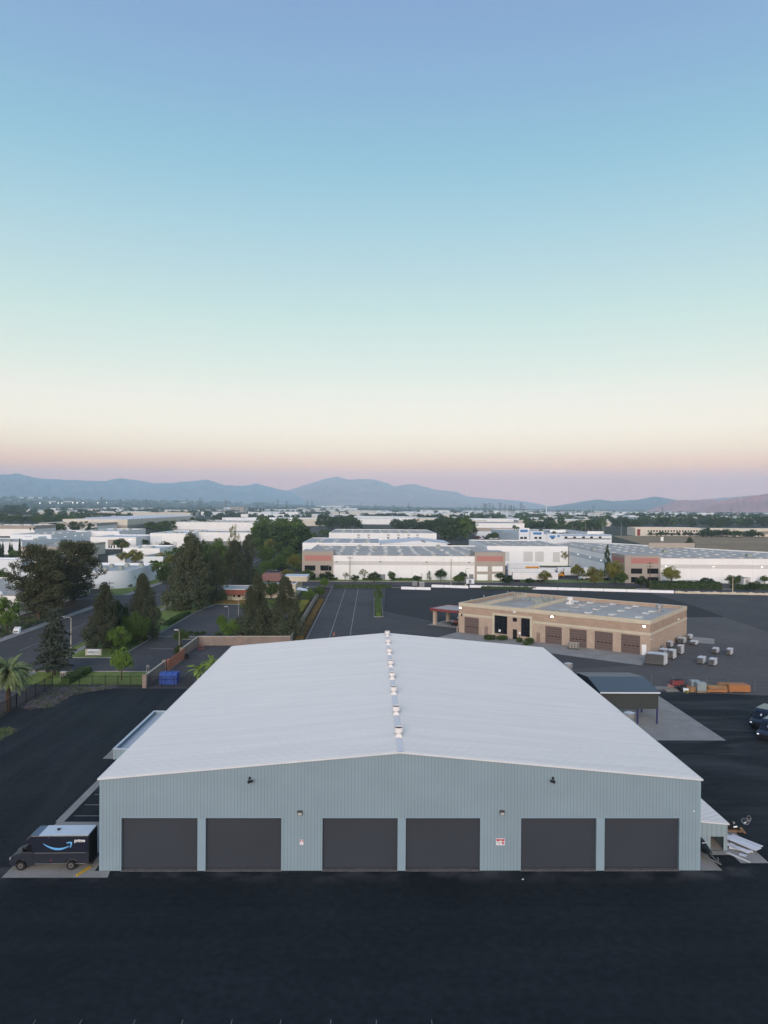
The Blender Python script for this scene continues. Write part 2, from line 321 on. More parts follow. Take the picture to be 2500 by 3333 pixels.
# ------------------------------------------------------------------ ground sheet reaching the skyline
def rise(x,y):                       # the plain climbs gently towards the mountains on the left
    d=math.hypot(x,y)
    if d<3500: return 0
    px=1213+x/max(y,1)*2390
    k=min(1,max(0,(1950-px)/1950)); t=min(1,(d-3500)/6000)
    return 112*k*t*t
g=MB(); vs=[]; fs=[]
rings=[0,8,16,25,40,60,80,105,130,160,200,250,300,380,460,560,700,900,1150,1500,2000,2600,3400,4300,5300,6500,8000,10000,12500,16000,20500]
na=96
for i,r in enumerate(rings):
    for j in range(na):
        a=2*PI*j/na
        rr=min(r, 390/max(1e-6,-math.cos(a))) if math.cos(a)<-1e-6 else r
        x=rr*math.sin(a); y=rr*math.cos(a)
        x=max(-14900,min(14900,x)); y=max(-390,y)
        vs.append((x,y,rise(x,y) if y>0 else 0))
for i in range(1,len(rings)-1):
    for j in range(na):
        a=i*na+j; b=i*na+(j+1)%na; fs.append((a,b,b+na,a+na))
fs.append(tuple(range(na,2*na)))
g.raw(vs,fs)
m_ground=mat('plain_ground',(.060,.058,.042),.95,scale=.010,col2=(.036,.040,.028),fine=(.05,.2),coords='W')
tag(g.build('ground',m_ground),kind='structure')
def sheet(name, polys, m, z, kind='structure', cat=None, label=None):
    b=MB()
    for p in polys: b.face([(x,y,z) for x,y in p])
    o=b.build(name,m); 
    return tag(o,label,cat,kind=kind)
def rc(x0,y0,x1,y1): return [(x0,y0),(x1,y0),(x1,y1),(x0,y1)]
# fresh black yard, older grey lots
sheet('yard_asphalt',[[(-50.9,-40),(95,-40),(95,119.4),(-40,119.4),(-51.9,119.4),(-51.8,108),(-51.1,95)]],m_seal,.012)
sheet('grey_lot_asphalt',[rc(-36.9,119.4,-16.5,155.6),rc(-14.6,119.4,3,271),rc(-16.5,119.4,-14.6,158),rc(3,119.4,140,202)],m_asph,.010)
sheet('worn_lot_asphalt',[[tuple(G(*p)[:2]) for p in ((2221,2010),(2360,2009),(2500,2058),(2780,2150),(2780,2250),(2500,2264),(2150,2251),(1840,2231),(1800,2180),(2082,2166),(2118,2135))]],m_asph2,.016)
sheet('dark_lot_asphalt',[[tuple(G(*p)[:2]) for p in ((1256,1905),(2194,1929),(2110,1930),(2250,1968),(2360,2009),(2221,2010),(2200,2015),(1500,2040),(1250,1990))]],m_asphd,.020)
sheet('far_lot_asphalt',[rc(90,202,240,270.5),rc(3,202,90,270.5)],m_asph,.013)
sheet('boundary_street',[rc(-62.5,271,260,291)],m_asph,.018)
sheet('truck_court_asphalt',[rc(54.5,291,101,400),rc(-60,291,-30,385)],m_asph,.014)
sheet('street',[rc(-80,60,-62.5,1150)],m_asph,.016)
sheet('side_street',[rc(-128,232,-80,243)],m_asph,.018)
sheet('driveway_asphalt',[rc(-62.5,131.6,-37,143)],m_asph,.022)
sheet('lane_asphalt',[rc(-49.3,143,-37.2,205),rc(-48.5,205,-18.5,222),rc(-37.2,158,-18.5,205),rc(-61.5,60,-52.3,120.4),rc(-62.5,166,-49.3,171)],m_asph,.014)
sheet('field',[[(205,500),(700,500),(1000,800),(262,800)],[(150,440),(205,500),(700,500),(500,380),(200,345)]],m_field,.03)
# concrete slabs and strips
sheet('concrete_pad',[[(-29.3,58.62),(-20.9,58.62),(-21.1,59.7),(-22.35,59.7),(-22.35,69),(-28.4,69),(-29.3,69)],rc(-29.5,69,-28.7,104),rc(-31.4,86.2,-30.2,103),
      rc(26.75,59.7,28.95,63.2),rc(31.1,60.95,33.5,71),rc(28.95,62.4,31.1,63.2),rc(29,93.4,45.6,115.8)],m_conc,.026)
def BL(u,v): return (20.76+.7957*u+.6056*v, 174.33-.6056*u+.7957*v)     # brown building frame
sheet('concrete_apron',[[BL(-.3,-10),BL(46,-10.4),BL(44.9,-.0),BL(-.3,0)],[BL(47,21),BL(52,22),BL(50.5,29),BL(46,29)],[BL(-12,4.5),BL(0,4.5),BL(0,15),BL(-12,15)]],m_conc,.030)
sheet('sidewalk',[rc(-60.6,143.6,-59.2,165.4),rc(-60.6,171.6,-59.2,262),rc(-60.6,100,-59.2,131),rc(-82.4,60,-80.15,231),rc(-82.4,244,-80.15,700),rc(-59,292.2,54,293.4),rc(101,291.4,260,292.6)],m_conc,.030)
sheet('mulch_soil',[rc(-94,150,-82.4,231),rc(-50.8,92,-46.5,98),[(-50.8,108),(-46.9,108),(-46.5,116),(-40,120.3),(-51.6,120.3)],rc(-17.3,158,-14.6,271),rc(-40,222,-18.6,228)],m_soil,.024)
sheet('lawn',[[(-62,122),(-37.8,122),(-37.8,131),(-59,131)],rc(-59.2,143.6,-49.8,165.4),rc(-62.3,143.6,-60.6,165.4),rc(-59.2,171.6,-49.8,262),rc(-62.3,171.6,-60.6,262),rc(-94,60,-82.4,150),rc(-92,244,-82.4,420),rc(-59,262,-31,270.5),
      rc(-59,291.3,54,292.2),rc(-28.6,293.4,53.9,299.4),rc(101.6,292.8,200,293.4),rc(58,292,101,304),rc(-50,222,-18.6,229)],m_lawn,.020)
def kerbs(name,lines,w=.15,h=.14):
    b=MB()
    for pts in lines:
        for p,q in zip(pts,pts[1:]):
            b.bar((p[0],p[1],h/2),(q[0],q[1],h/2),w,h)
    return tag(b.build(name,m_kerb),kind='structure')
kerbs('kerb',[[(-80,60),(-80,231),(-82,232.2),(-128,232.2)],[(-128,243),(-82,243),(-80,244),(-80,1100)],[(-62.5,60),(-62.5,130),(-61,131.4),(-37.3,131.4)],
   [(-49.2,205),(-49.2,172.3),(-50,171.4),(-61.5,171.4),(-62.5,172.5),(-62.5,262)],[(-62.5,291),(-62.5,1100)],[(-49.2,165),(-49.2,144.5),(-50,143.2),(-61,143.2),(-62.5,144.2),(-62.5,164.6),(-61.5,165.8),(-50,165.8),(-49.2,165)],
   [(-49.2,205),(-47,221.8),(-18.7,221.8)],[(-42.5,163.3),(-41.9,166.2),(-28,166.4)],[(-42.5,163.3),(-29,163.2)],[(-35,205),(-24,221)],[(-33.6,205),(-22,221)],
   [(-59,291.2),(54,291.2)],[(101,291.4),(260,291.4)],[(-59,270.9),(230,270.9)],[(-14.6,158),(-14.6,271)],[(.6,198),(.6,237),(3,237),(3,198),(.6,198)]])
mk=[]; mk2=[]
for px in (115,265,439,595,755,914,1077,1225,1405): x=G(px,3324).x; mk2.append(rc(x-.025,36.5,x+.025,G(px,3321).y))
for y in (70.3,72.9,75.5,78.1,80.7,83.3): mk.append(rc(-28.3,y-.05,-22.4,y+.05))
for x in (-9.6,-5.0): mk.append(rc(x-.07,165,x+.07,277))
for y in (175,190,205,220,235,250,262): mk.append(rc(-14.4,y-.04,-9.7,y+.04))
for y in range(64,118,3): mk.append(rc(-60.5,y-.05,-55.8,y+.05))
for y in (148,): mk.append(rc(-36.5,y-.05,-31,y+.05))
mk.append(rc(-46,152.4,-38.5,152.7)); mk.append(rc(-49,166.6,-43,166.9))
for y in range(62,700,9): mk.append(rc(-71.2,y,-71.05,y+3.6)) if y>190 or y<140 else None; mk.append(rc(-75.6,y+2,-75.52,y+3.5)) if y%2 else None
mk.append(rc(-71.6,150,-71.45,190)); mk.append(rc(-71.6,230,-71.45,262))
sheet('road_markings',mk,m_line,.034)
sheet('yard_markings',mk2,mat('faded_bay_paint',(.16,.17,.18),.8,var=.2,coords='W'),.034)
0 and sheet('dusty_yard_asphalt',[[(31,60),(95,60),(95,119.3),(45.6,119.3),(45.6,93.9),(31,93.9)]],mat('dusty_sealcoat',(.040,.042,.046),.9,scale=.10,col2=(.013,.016,.020),fine=(1.5,.25),stretch=(.35,1.9,1),spec=.2,coords='W'),.018)
m_dust=mat('pale_tyre_dust',(.034,.037,.040),.95,var=.3,scale=1.2,coords='W')
# ------------------------------------------------------------------ mountains
def ridge(name,prof,Dr,Df,colr,seed,amp=.12,Db=None,col2=None):
    rr=random.Random(seed); from mathutils import noise
    n=420; m=22; vs=[]; fs=[]
    p0,p1=prof[0][0],prof[-1][0]
    def hy(px):
        for (a,ya),(b,yb) in zip(prof,prof[1:]):
            if a<=px<=b: t=(px-a)/(b-a); return ya+(yb-ya)*t
        return prof[-1][1]
    for i in range(n+1):
        px=p0+(p1-p0)*i/n; py=hy(px); d=ray(px,py); h=math.hypot(d.x,d.y); zr=CAMH+d.z/h*Dr
        zr+=zr*(.02*noise.noise(Vector((px*.05,seed,0)))+.018*noise.noise(Vector((px*.16,seed,3)))+.008*noise.noise(Vector((px*.5,seed,7))))
        base=az(px,1); zf=rise(base.x*Df,base.y*Df)
        for j in range(m+1):
            t=j/m
            if t<=.72: s=t/.72; D=Df+(Dr-Df)*s; prof_=s**1.25
            else: s=(t-.72)/.28; D=Dr+(Dr-Df)*.6*s; prof_=1-s*s
            nz=noise.fractal(Vector((px*.022,D*.0012,seed)),.8,2.1,7)
            z=zf*.9-6+(zr-zf)*max(0,prof_)*(1+amp*2.2*nz*min(1,4*abs(1-t/.72)) )
            D2=D*(1+.02*noise.noise(Vector((px*.02,t*3,seed+9))))
            p=az(px,D2); vs.append((p.x,p.y,z))
    for i in range(n):
        for j in range(m): a=i*(m+1)+j; fs.append((a,a+m+1,a+m+2,a+1))
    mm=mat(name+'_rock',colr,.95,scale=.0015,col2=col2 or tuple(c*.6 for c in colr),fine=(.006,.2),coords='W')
    b=MB(); b.raw(vs,fs); return tag(b.build(name,mm,smooth=True),kind='structure')
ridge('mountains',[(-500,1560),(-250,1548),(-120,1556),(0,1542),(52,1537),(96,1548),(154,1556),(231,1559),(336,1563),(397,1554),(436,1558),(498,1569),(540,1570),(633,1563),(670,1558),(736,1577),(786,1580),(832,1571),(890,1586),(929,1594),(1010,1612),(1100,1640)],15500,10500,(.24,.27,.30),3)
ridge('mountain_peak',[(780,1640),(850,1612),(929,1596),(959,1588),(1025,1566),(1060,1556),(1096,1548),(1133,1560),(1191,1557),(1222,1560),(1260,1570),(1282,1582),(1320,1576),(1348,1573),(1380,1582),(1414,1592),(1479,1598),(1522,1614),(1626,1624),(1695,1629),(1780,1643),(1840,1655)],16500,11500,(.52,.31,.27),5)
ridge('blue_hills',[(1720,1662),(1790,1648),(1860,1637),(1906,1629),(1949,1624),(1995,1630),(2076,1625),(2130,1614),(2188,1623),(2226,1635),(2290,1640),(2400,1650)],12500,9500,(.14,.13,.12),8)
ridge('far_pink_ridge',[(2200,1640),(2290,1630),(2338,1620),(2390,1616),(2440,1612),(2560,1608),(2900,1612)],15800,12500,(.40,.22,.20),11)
ridge('alpenglow_hills',[(2060,1668),(2115,1657),(2161,1641),(2199,1626),(2265,1625),(2315,1621),(2342,1627),(2400,1640),(2460,1655)],7200,5700,(.75,.36,.32),14,col2=(.5,.24,.22))  # alpenglow of the last sun is mixed into the slope colour
ridge('right_alpenglow_hills',[(2180,1672),(2265,1650),(2342,1628),(2400,1616),(2439,1612),(2500,1603),(2640,1590),(2800,1597),(3000,1610)],6200,5000,(.78,.36,.31),17,col2=(.48,.24,.22))  # evening glow painted into these slopes as well
# ------------------------------------------------------------------ the pale blue metal warehouse
YF=59.75
def fx(px,py): return F(px,py,YF)
XL=fx(324,2690)[0]; XR=fx(2280,2690)[0]; XM=fx(1303,2448)[0]; ZR=fx(1303,2448)[1]; ZE=(fx(326,2532)[1]+fx(2280,2535)[1])/2
YB=(G(755,2105,ZE).y+G(1764,2107,ZE).y)/2
print('WAREHOUSE',XL,XR,XM,ZR,ZE,YB)
m_sid=ribbed(mat('pale_blue_grey_siding',(.222,.308,.368),.55,var=.06,scale=.25,spec=.35),0,.272,.085,.66)
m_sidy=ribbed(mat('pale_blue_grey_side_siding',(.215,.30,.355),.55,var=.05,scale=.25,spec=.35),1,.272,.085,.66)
m_trim=mat('pale_blue_trim',(.23,.33,.40),.5,var=.04,scale=.5)
m_trimw=mat('white_metal_trim',(.62,.66,.70),.45,var=.06,scale=1)
m_mroof=mat('white_metal_roof',(.585,.615,.632),.5,col2=(.52,.552,.572),scale=.8,stretch=(.05,2.4,1),fine=(7,.03),spec=.4)
m_door=ribbed(mat('charcoal_roller_door',(.035,.044,.060),.5,var=.12,scale=.12,spec=.35),2,.10,.16,.86,.01)
wh=thing('warehouse','big pale blue metal warehouse with white gable roof and six charcoal roller doors','warehouse',(XL,YF,0))
Wd=XR-XL; xm=XM-XL; Ln=YB-YF
def zroof(x): return ZE+(ZR-ZE)*(x/xm if x<=xm else (Wd-x)/(Wd-xm))
doors=[(395,643.5),(669,916),(1049,1294.5),(1320,1563),(1695,1941),(1967,2211)]
dx=[(fx(a,2750)[0]-XL, fx(b,2750)[0]-XL) for a,b in doors]; DH=4.33
xs=sorted(set([0,Wd,xm]+[v for d in dx for v in d]))
b=MB()
for a,c in zip(xs,xs[1:]):
    z0=DH if any(d[0]-.001<=a and c<=d[1]+.001 for d in dx) else 0
    for (q0,q1) in [(a,c)]:
        b.face([(q0,0,z0),(q1,0,z0),(q1,0,zroof(q1)),(q0,0,zroof(q0))])
for d in dx:      # reveals
    b.face([(d[0],0,0),(d[0],.35,0),(d[0],.35,DH),(d[0],0,DH)]); b.face([(d[1],0,0),(d[1],0,DH),(d[1],.35,DH),(d[1],.35,0)]); b.face([(d[0],0,DH),(d[0],.35,DH),(d[1],.35,DH),(d[1],0,DH)])
b.build('front_wall',m_sid,wh,fix=False)
b=MB()
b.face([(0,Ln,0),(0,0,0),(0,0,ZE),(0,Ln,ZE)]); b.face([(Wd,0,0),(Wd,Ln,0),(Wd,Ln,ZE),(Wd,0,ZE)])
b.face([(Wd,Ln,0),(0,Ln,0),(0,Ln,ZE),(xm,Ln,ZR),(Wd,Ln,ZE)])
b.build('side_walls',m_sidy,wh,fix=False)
# ribbed roof sheets as real geometry
for nm,(xa,za,xb,zb) in (('roof_slope',(-.07,ZE-.02,xm,ZR+.03)),('roof_slope',(xm,ZR+.03,Wd+.07,ZE-.02))):
    b=MB(); p=.305; n=int((Ln+.2)/p); prof=[]
    for i in range(n):
        y=-.10+i*p; prof += [(y,0),(y+.18,0),(y+.20,.065),(y+.285,.065)]
    prof.append((-.10+n*p,0)); vs=[]; k=len(prof)
    for (y,h) in prof: vs.append((xa,y,za+h))
    for (y,h) in prof: vs.append((xb,y,zb+h))
    b.raw(vs,[(i,i+k,i+k+1,i+1)[::-1] for i in range(k-1)])
    b.build(nm,m_mroof,wh,fix=False)
for (x0,z0,x1,z1) in ((-.08,ZE-.02,xm,ZR+.03),(xm,ZR+.03,Wd+.08,ZE-.02)):
    for y in (-.15,Ln+.11):
        b=MB()
        b.raw([(x0,y,z0-.10),(x1,y,z1-.10),(x1,y,z1+.05),(x0,y,z0+.05),(x0,y+.04,z0-.10),(x1,y+.04,z1-.10),(x1,y+.05,z1+.05),(x0,y+.04,z0+.05)],[(0,1,2,3),(7,6,5,4),(0,4,5,1),(3,2,6,7),(0,3,7,4),(1,5,6,2)])
        b.build('rake_trim',m_trimw,wh)
MB().box(-.16,-.1,ZE-.15,-.082,Ln+.1,ZE-.01).build('eave_gutter',m_trimw,wh); MB().box(Wd+.082,-.1,ZE-.15,Wd+.16,Ln+.1,ZE-.01).build('eave_gutter',m_trimw,wh)
b=MB(); b.raw([(xm-.25,-.1,ZR+.083),(xm,-.1,ZR+.105),(xm+.25,-.1,ZR+.083),(xm-.25,Ln+.05,ZR+.083),(xm,Ln+.05,ZR+.105),(xm+.25,Ln+.05,ZR+.083)],[(0,1,4,3),(1,2,5,4)]); b.build('ridge_cap',mat('ridge_cap_white',(.78,.77,.75),.5,var=.04),wh)
for x in (-.004,Wd-.16): MB().box(x,-.016,0,x+.165,-.003,ZE-.2).build('corner_trim',m_trim,wh)
for (a,c) in ((dx[0][1],dx[1][0]),(dx[2][1],dx[3][0]),(dx[4][1],dx[5][0])):
    MB().box(a+.012,-.03,0,c-.012,-.003,DH-.03).build('door_post_cladding',m_trim,wh)
m_slot=mat('door_bottom_rail',(.022,.025,.032),.5,var=.1)
for d in dx:
    o=MB().box(d[0]+.002,.30,.13,d[1]-.002,.345,DH-.002).build('roller_door',m_door,wh)
    MB().box(d[0]+.01,.285,.06,d[1]-.01,.35,.13).build('bottom_rail',m_slot,o)
    f=MB(); f.box(d[0]-.07,-.035,0,d[0]+.010,.06,DH+.07); f.box(d[1]-.010,-.035,0,d[1]+.07,.06,DH+.07); f.box(d[0]+.010,-.035,DH-.008,d[1]-.010,.06,DH+.07); f.build('door_frame',m_trim,wh)
    MB().box(d[0]-.02,-.12,0.0,d[1]+.02,.33,.05).build('door_sill',mat('dusty_sill',(.14,.14,.14),.9,var=.3,scale=3),wh)
# fittings on the front
m_lens=mat('lamp_lens',(.45,.46,.44),.3,var=.05)
for (px,py,s) in ((813,2536,-1),(1799,2536,1)):
    x,z=fx(px,py); x-=XL
    b=MB(); b.box(x-.07,-.12,z+.02,x+.07,-.003,z+.2); b.bar((x,-.1,z+.12),(x+s*.02,-.45,z+.06),.06); o=b.build('floodlight',m_black,wh)
    MB().obox((x-s*.12,-.55,z),(s*.9,-.25,-.25),.42,.30,.10).build('lamp_head',m_black,o)
for (px,py) in ((976.5,2644.6),(1634,2644)):
    x,z=fx(px,py); x-=XL
    b=MB(); b.yz([(-.003,z-.16),(-.24,z-.12),(-.20,z+.16),(-.003,z+.18)],x-.2,x+.2); o=b.build('wall_lamp',mat('dark_bronze',(.05,.05,.055),.5),wh)
    MB().box(x-.15,-.262,z-.10,x+.15,-.235,z+.06).build('lens',m_lens,o)
x,z=fx(2258,2640); MB().lathe([(.0,.07),(.06,.04),(.07,0)],10,(x-XL,-.05,z)).build('sensor',m_white,wh)
def text_mesh(name,s,size,m,parent,loc,rot=(PI/2,0,0),bold=0.0,align='CENTER',ext=.004,sx=1):
    c=bpy.data.curves.new(name,'FONT'); c.body=s; c.size=size; c.align_x=align; c.align_y='CENTER'; c.extrude=ext; c.offset=bold; c.resolution_u=3
    t=bpy.data.objects.new('tmp',c); COL.objects.link(t); bpy.context.view_layer.update()
    dg=bpy.context.evaluated_depsgraph_get(); me=bpy.data.meshes.new_from_object(t.evaluated_get(dg)); me.name=name
    bpy.data.objects.remove(t); me.materials.clear(); me.materials.append(m)
    return inst(name,me,parent,loc,rot=rot,scale=(sx,1,1))
m_red=mat('sign_red',(.42,.03,.05),.5,var=.04); m_sw=mat('sign_white',(.72,.74,.78),.5,var=.03); m_ink=mat('sign_black',(.02,.02,.03),.6)
x,z=fx(982,2741); x-=XL
sg=MB().box(x-.14,-.03,z-.21,x+.14,-.003,z+.21).build('warning_sign',m_sw,wh)
MB().box(x-.125,-.036,z+.04,x+.125,-.031,z+.20).build('red_panel',m_red,sg)
MB().box(x-.06,-.041,z+.07,x+.06,-.037,z+.17).build('pictogram',m_sw,sg)
b=MB(); [b.box(x-.07,-.036,z-.02-.05*i,x+.07,-.031,z-.005-.05*i) for i in range(4)]; b.build('small_print',mat('faded_print',(.42,.36,.38),.6),sg)
x,z=fx(1629,2739.5); x-=XL
sg=MB().box(x-.35,-.03,z-.28,x+.35,-.003,z+.28).build('warning_sign',m_sw,wh,bevel=.01)
MB().box(x-.32,-.036,z+.06,x+.32,-.031,z+.25).build('red_panel',m_red,sg)
text_mesh('lettering','RESTRICTED',.085,m_sw,sg,(x,-.040,z+.205)); text_mesh('lettering','AREA',.095,m_sw,sg,(x,-.040,z+.115))
for i,t in enumerate(('Authorized','Personnel','Only')): text_mesh('lettering',t,.082,m_ink,sg,(x-.13,-.034,z-.02-.085*i))
c=MB().tube((x+.2,-.031,z-.10),(x+.2,-.037,z-.10),.11,n=20).build('stop_disc',m_red,sg); text_mesh('lettering','STOP',.075,m_sw,c,(x+.2,-.041,z-.10))
# ridge ventilators
vm=MB(); vm.box(-.30,-.30,-.12,.30,.30,.0); vm.raw([(-.30,-.30,0),(.30,-.30,0),(.30,.30,0),(-.30,.30,0),(-.20,-.20,.17),(.20,-.20,.17),(.20,.20,.17),(-.20,.20,.17)],[(0,1,5,4),(1,2,6,5),(2,3,7,6),(3,0,4,7)])
vm.lathe([(.20,.15),(.20,.30)],20)
drum=MB(); drum.lathe([(.20,.26),(.39,.33),(.40,.74),(.37,.74),(.36,.56)],28)
cap=MB(); cap.lathe([(.365,.66),(.15,.64),(.0,.64)],24); 
m_vent=mat('white_vent_metal',(.72,.70,.69),.5,var=.04,scale=2)
v0=None
for (px,py) in ((1300,2398),(1292,2326),(1284.6,2260),(1277.4,2211),(1274,2171),(1269.5,2131),(1267,2099),(1263,2072)):
    y=G(px,py,ZR+.05).y-YF
    if v0 is None:
        v0=vm.build('ridge_ventilator',m_vent,wh,(xm,y,ZR+.16)); v0.scale=(1,1,1)
        drum.build('drum',m_vent,v0,smooth=False,fix=False); cap.build('throat_shade',mat('vent_shadow_grey',(.04,.045,.055),.6),v0)  # dark disc colours in the shade of the open drum top
        vs_=[y]
    else: c=copy_tree(v0,wh); c.location=(xm,y,ZR+.16)
# low annex with a sunk roof against the left side
ax0=-30.1-XL; ay0=86-YF; ay1=102-YF
an=thing('annex',None,None); an.location=(0,0,0); adopt(an,wh)
an=None; ALLKIDS[wh.name].pop(); bpy.data.objects.remove(bpy.data.objects['annex'])
b=MB(); 
for q in ((ax0,ay0,ax0+.2,ay1),(ax0+.2,ay0,-.02,ay0+.2),(ax0+.2,ay1-.2,-.02,ay1)): b.box(q[0],q[1],0,q[2],q[3],1.22)
an=b.build('low_annex',ribbed(mat('annex_siding',(.25,.34,.39),.55,var=.05),0,.6,.05,.6),wh)
b=MB(); 
for q in ((ax0-.05,ay0-.05,ax0+.25,ay1+.05),(ax0+.25,ay0-.05,-.02,ay0+.25),(ax0+.25,ay1-.25,-.02,ay1+.05)): b.box(q[0],q[1],1.222,q[2],q[3],1.27)
b.build('coping',m_trimw,an); MB().box(ax0+.2,ay0+.2,.70,-.02,ay1-.2,.78).build('annex_roof',m_mroof,an)
# lean-to against the right side
lx0=Wd+.03; lx1=31.05-XL; ly0=63.2-YF; ly1=82-YF; lz0=2.75; lz1=2.38
o=MB()
dxa,dxb=F(2313,2740,63.2)[0]-XL,31.05-.32-XL; dzt=F(2340,2723,63.2)[1]
for q in ((lx0,dxa,0),(dxa,dxb,dzt),(dxb,lx1,0)):
    zt=lambda x: lz0+(lz1-lz0)*(x-lx0)/(lx1-lx0)
    o.raw([(q[0],ly0,q[2]),(q[1],ly0,q[2]),(q[1],ly0,zt(q[1])),(q[0],ly0,zt(q[0])),(q[0],ly0+.08,q[2]),(q[1],ly0+.08,q[2]),(q[1],ly0+.08,zt(q[1])),(q[0],ly0+.08,zt(q[0]))],[(0,1,2,3),(7,6,5,4),(0,4,5,1),(0,3,7,4),(1,5,6,2),(3,2,6,7)])

an=o.build('lean_to',ribbed(mat('lean_to_siding',(.25,.33,.37),.55,var=.05),0,.42,.07,.6),wh)
MB().box(lx1-.08,ly0+.08,0,lx1,ly1,lz1).build('side_siding',m_sidy,an); MB().box(lx0,ly1-.08,0,lx1-.08,ly1,lz1).build('end_wall',m_sid,an)
b=MB(); p=.305; n=int((ly1-ly0+.2)/p); prof=[]
for i in range(n): y=ly0-.1+i*p; prof += [(y,0),(y+.18,0),(y+.2,.05),(y+.27,.05)]
k=len(prof); b.raw([(lx0,y,lz0+.02+h) for y,h in prof]+[(lx1+.12,y,lz1+.02+h) for y,h in prof],[(i+1,i+k+1,i+k,i) for i in range(k-1)])
b.build('lean_to_roof',m_mroof,an,fix=False)
MB().box(lx0,ly0-.12,lz0-.0,lx0+.001,ly0,lz0+.001); b=MB(); b.bar((lx0,ly0-.1,lz0-.02),(lx1+.12,ly0-.1,lz1-.02),.04,.13); b.build('fascia',m_trimw,an)
m_brn=mat('brown_plywood',(.045,.030,.018),.9,var=.4,scale=2); MB().box(dxa-.3,ly0+2.6,0,dxb+.05,ly0+2.7,lz1-.1).build('plywood_partition',m_brn,an)
MB().box(lx0+.1,ly0+.1,.03,lx1-.1,ly0+2.6,.04).build('lean_to_floor',m_conc,an)
# duct stacks with drum caps along the right side
s0=None
for (px,py) in ((2050,2350),(1850,2182)):
    X=27.75; d=ray(px,py); t=X/d.x; Y=d.y*t
    if s0 is None:
        s0=MB().box(-.5,-.5,-.9,.5,.5,6.9).build('exhaust_duct',m_alu,wh,(X-XL,Y-YF,0))
        a=MB(); a.lathe([(.30,6.9),(.30,7.1),(.58,7.2),(.62,7.85),(.58,7.86)],22); a.build('drum_cap',m_alu,s0,fix=False)
        a=MB(); a.lathe([(.585,7.8),(.25,7.88),(0,7.9)],22); a.build('cap_lid',m_mroof,s0)
    else: c=copy_tree(s0,wh); c.location=(X-XL,Y-YF,0)
x,z=S(2290,2583,XR+.02); MB().box(Wd+.02,1.5,5.1,Wd+.35,2.0,5.5).build('wall_box',m_trimw,wh)
# ------------------------------------------------------------------ flat roofed buildings
def inset(poly,d):
    n=len(poly); out=[]
    for i in range(n):
        p0=Vector(poly[i-1]); p1=Vector(poly[i]); p2=Vector(poly[(i+1)%n])
        e1=(p1-p0).normalized(); e2=(p2-p1).normalized(); n1=Vector((-e1.y,e1.x)); n2=Vector((-e2.y,e2.x))
        k=(n1+n2); k=k/max(.2,k.dot(n1)); out.append((p1.x+k.x*d,p1.y+k.y*d))
    return out
def hall(label, poly, H, wall, roof, group=None, name='warehouse', par=.7, th=.35, cat='warehouse', cop=None, band=None, loc=None, rz=0, simple=False):
    """poly counter-clockwise, local to loc; returns the Empty"""
    if loc is None: loc=(poly[0][0],poly[0][1],0); poly=[(x-loc[0],y-loc[1]) for x,y in poly]
    t=thing(name,label,cat,loc,rz,group); t['poly']=0; del t['poly']
    b=MB(); n=len(poly); inn=inset(poly,th)
    for i in range(n):
        j=(i+1)%n; (x0,y0),(x1,y1)=poly[i],poly[j]; (a0,b0),(a1,b1)=inn[i],inn[j]
        b.face([(x0,y0,0),(x1,y1,0),(x1,y1,H),(x0,y0,H)]); b.face([(x0,y0,H),(x1,y1,H),(a1,b1,H),(a0,b0,H)]); b.face([(a0,b0,H-par),(a0,b0,H),(a1,b1,H),(a1,b1,H-par)])
    b.build('wall',wall,t,fix=False)
    MB().face([(x,y,H-par+.01) for x,y in inn]).build('roof',roof,t,fix=False)
    if cop:
        b=MB(); o2=inset(poly,-.04); i2=inset(poly,th+.04)
        for i in range(n):
            j=(i+1)%n; b.raw([(*o2[i],H+.003),(*o2[j],H+.003),(*i2[j],H+.003),(*i2[i],H+.003),(*o2[i],H+.1),(*o2[j],H+.1),(*i2[j],H+.1),(*i2[i],H+.1)],[(0,3,2,1),(4,5,6,7),(0,1,5,4),(2,3,7,6)])
        b.build('coping',cop,t)
    if band:
        bm,z0,z1=band; o1=inset(poly,-.03); b=MB()
        for i in range(n):
            j=(i+1)%n; b.face([(*o1[i],z0),(*o1[j],z0),(*o1[j],z1),(*o1[i],z1)]); b.face([(*o1[i],z1),(*o1[j],z1),(*poly[j],z1),(*poly[i],z1)]); b.face([(*poly[i],z0),(*poly[j],z0),(*o1[j],z0),(*o1[i],z0)])
        b.build('paint_band',bm,t,fix=False)
    return t
def photo_rect(pl,pr,top,H,depth):
    """axis-aligned footprint from the front roof edge seen at (pl..pr, top)"""
    g0=G((pl+pr)/2,top,H); D=g0.y; x0=F(pl,top,D)[0]; x1=F(pr,top,D)[0]
    return [(x0,D),(x1,D),(x1,D+depth),(x0,D+depth)]
def fpanel(t,name,x0,z0,x1,z1,m,y=-.05,d=.048,lab=None,parent=None):
    o=MB().box(x0,y,z0,x1,y+d,z1).build(name,m,parent or t)
    if lab: o['label']=lab
    return o
def fpx(t,name,p,m,y=-.05,lab=None,D=None,parent=None,d=None):   # a panel on the front wall from picture corners
    D=D or t.location.y; x0,z1=F(p[0],p[1],D); x1,z0=F(p[2],p[3],D); ox=t.location.x
    return fpanel(t,name,x0-ox,max(.02,z0),x1-ox,z1,m,y,(-y-.003) if d is None else d,lab,parent)
def spx(t,name,p,m,X,off=.05):      # panel on the side wall facing +x (or -x when off<0)
    y0,z1=S(p[0],p[1],X); y1,z0=S(p[2],p[3],X); y0,y1=sorted((y0,y1)); ox=X-t.location.x; oy=t.location.y
    a,b_=sorted((ox+ (.003 if off>0 else -.003),ox+off))
    return MB().box(a,y0-oy,max(.02,min(z0,z1)),b_,y1-oy,max(z0,z1)).build(name,m,t)
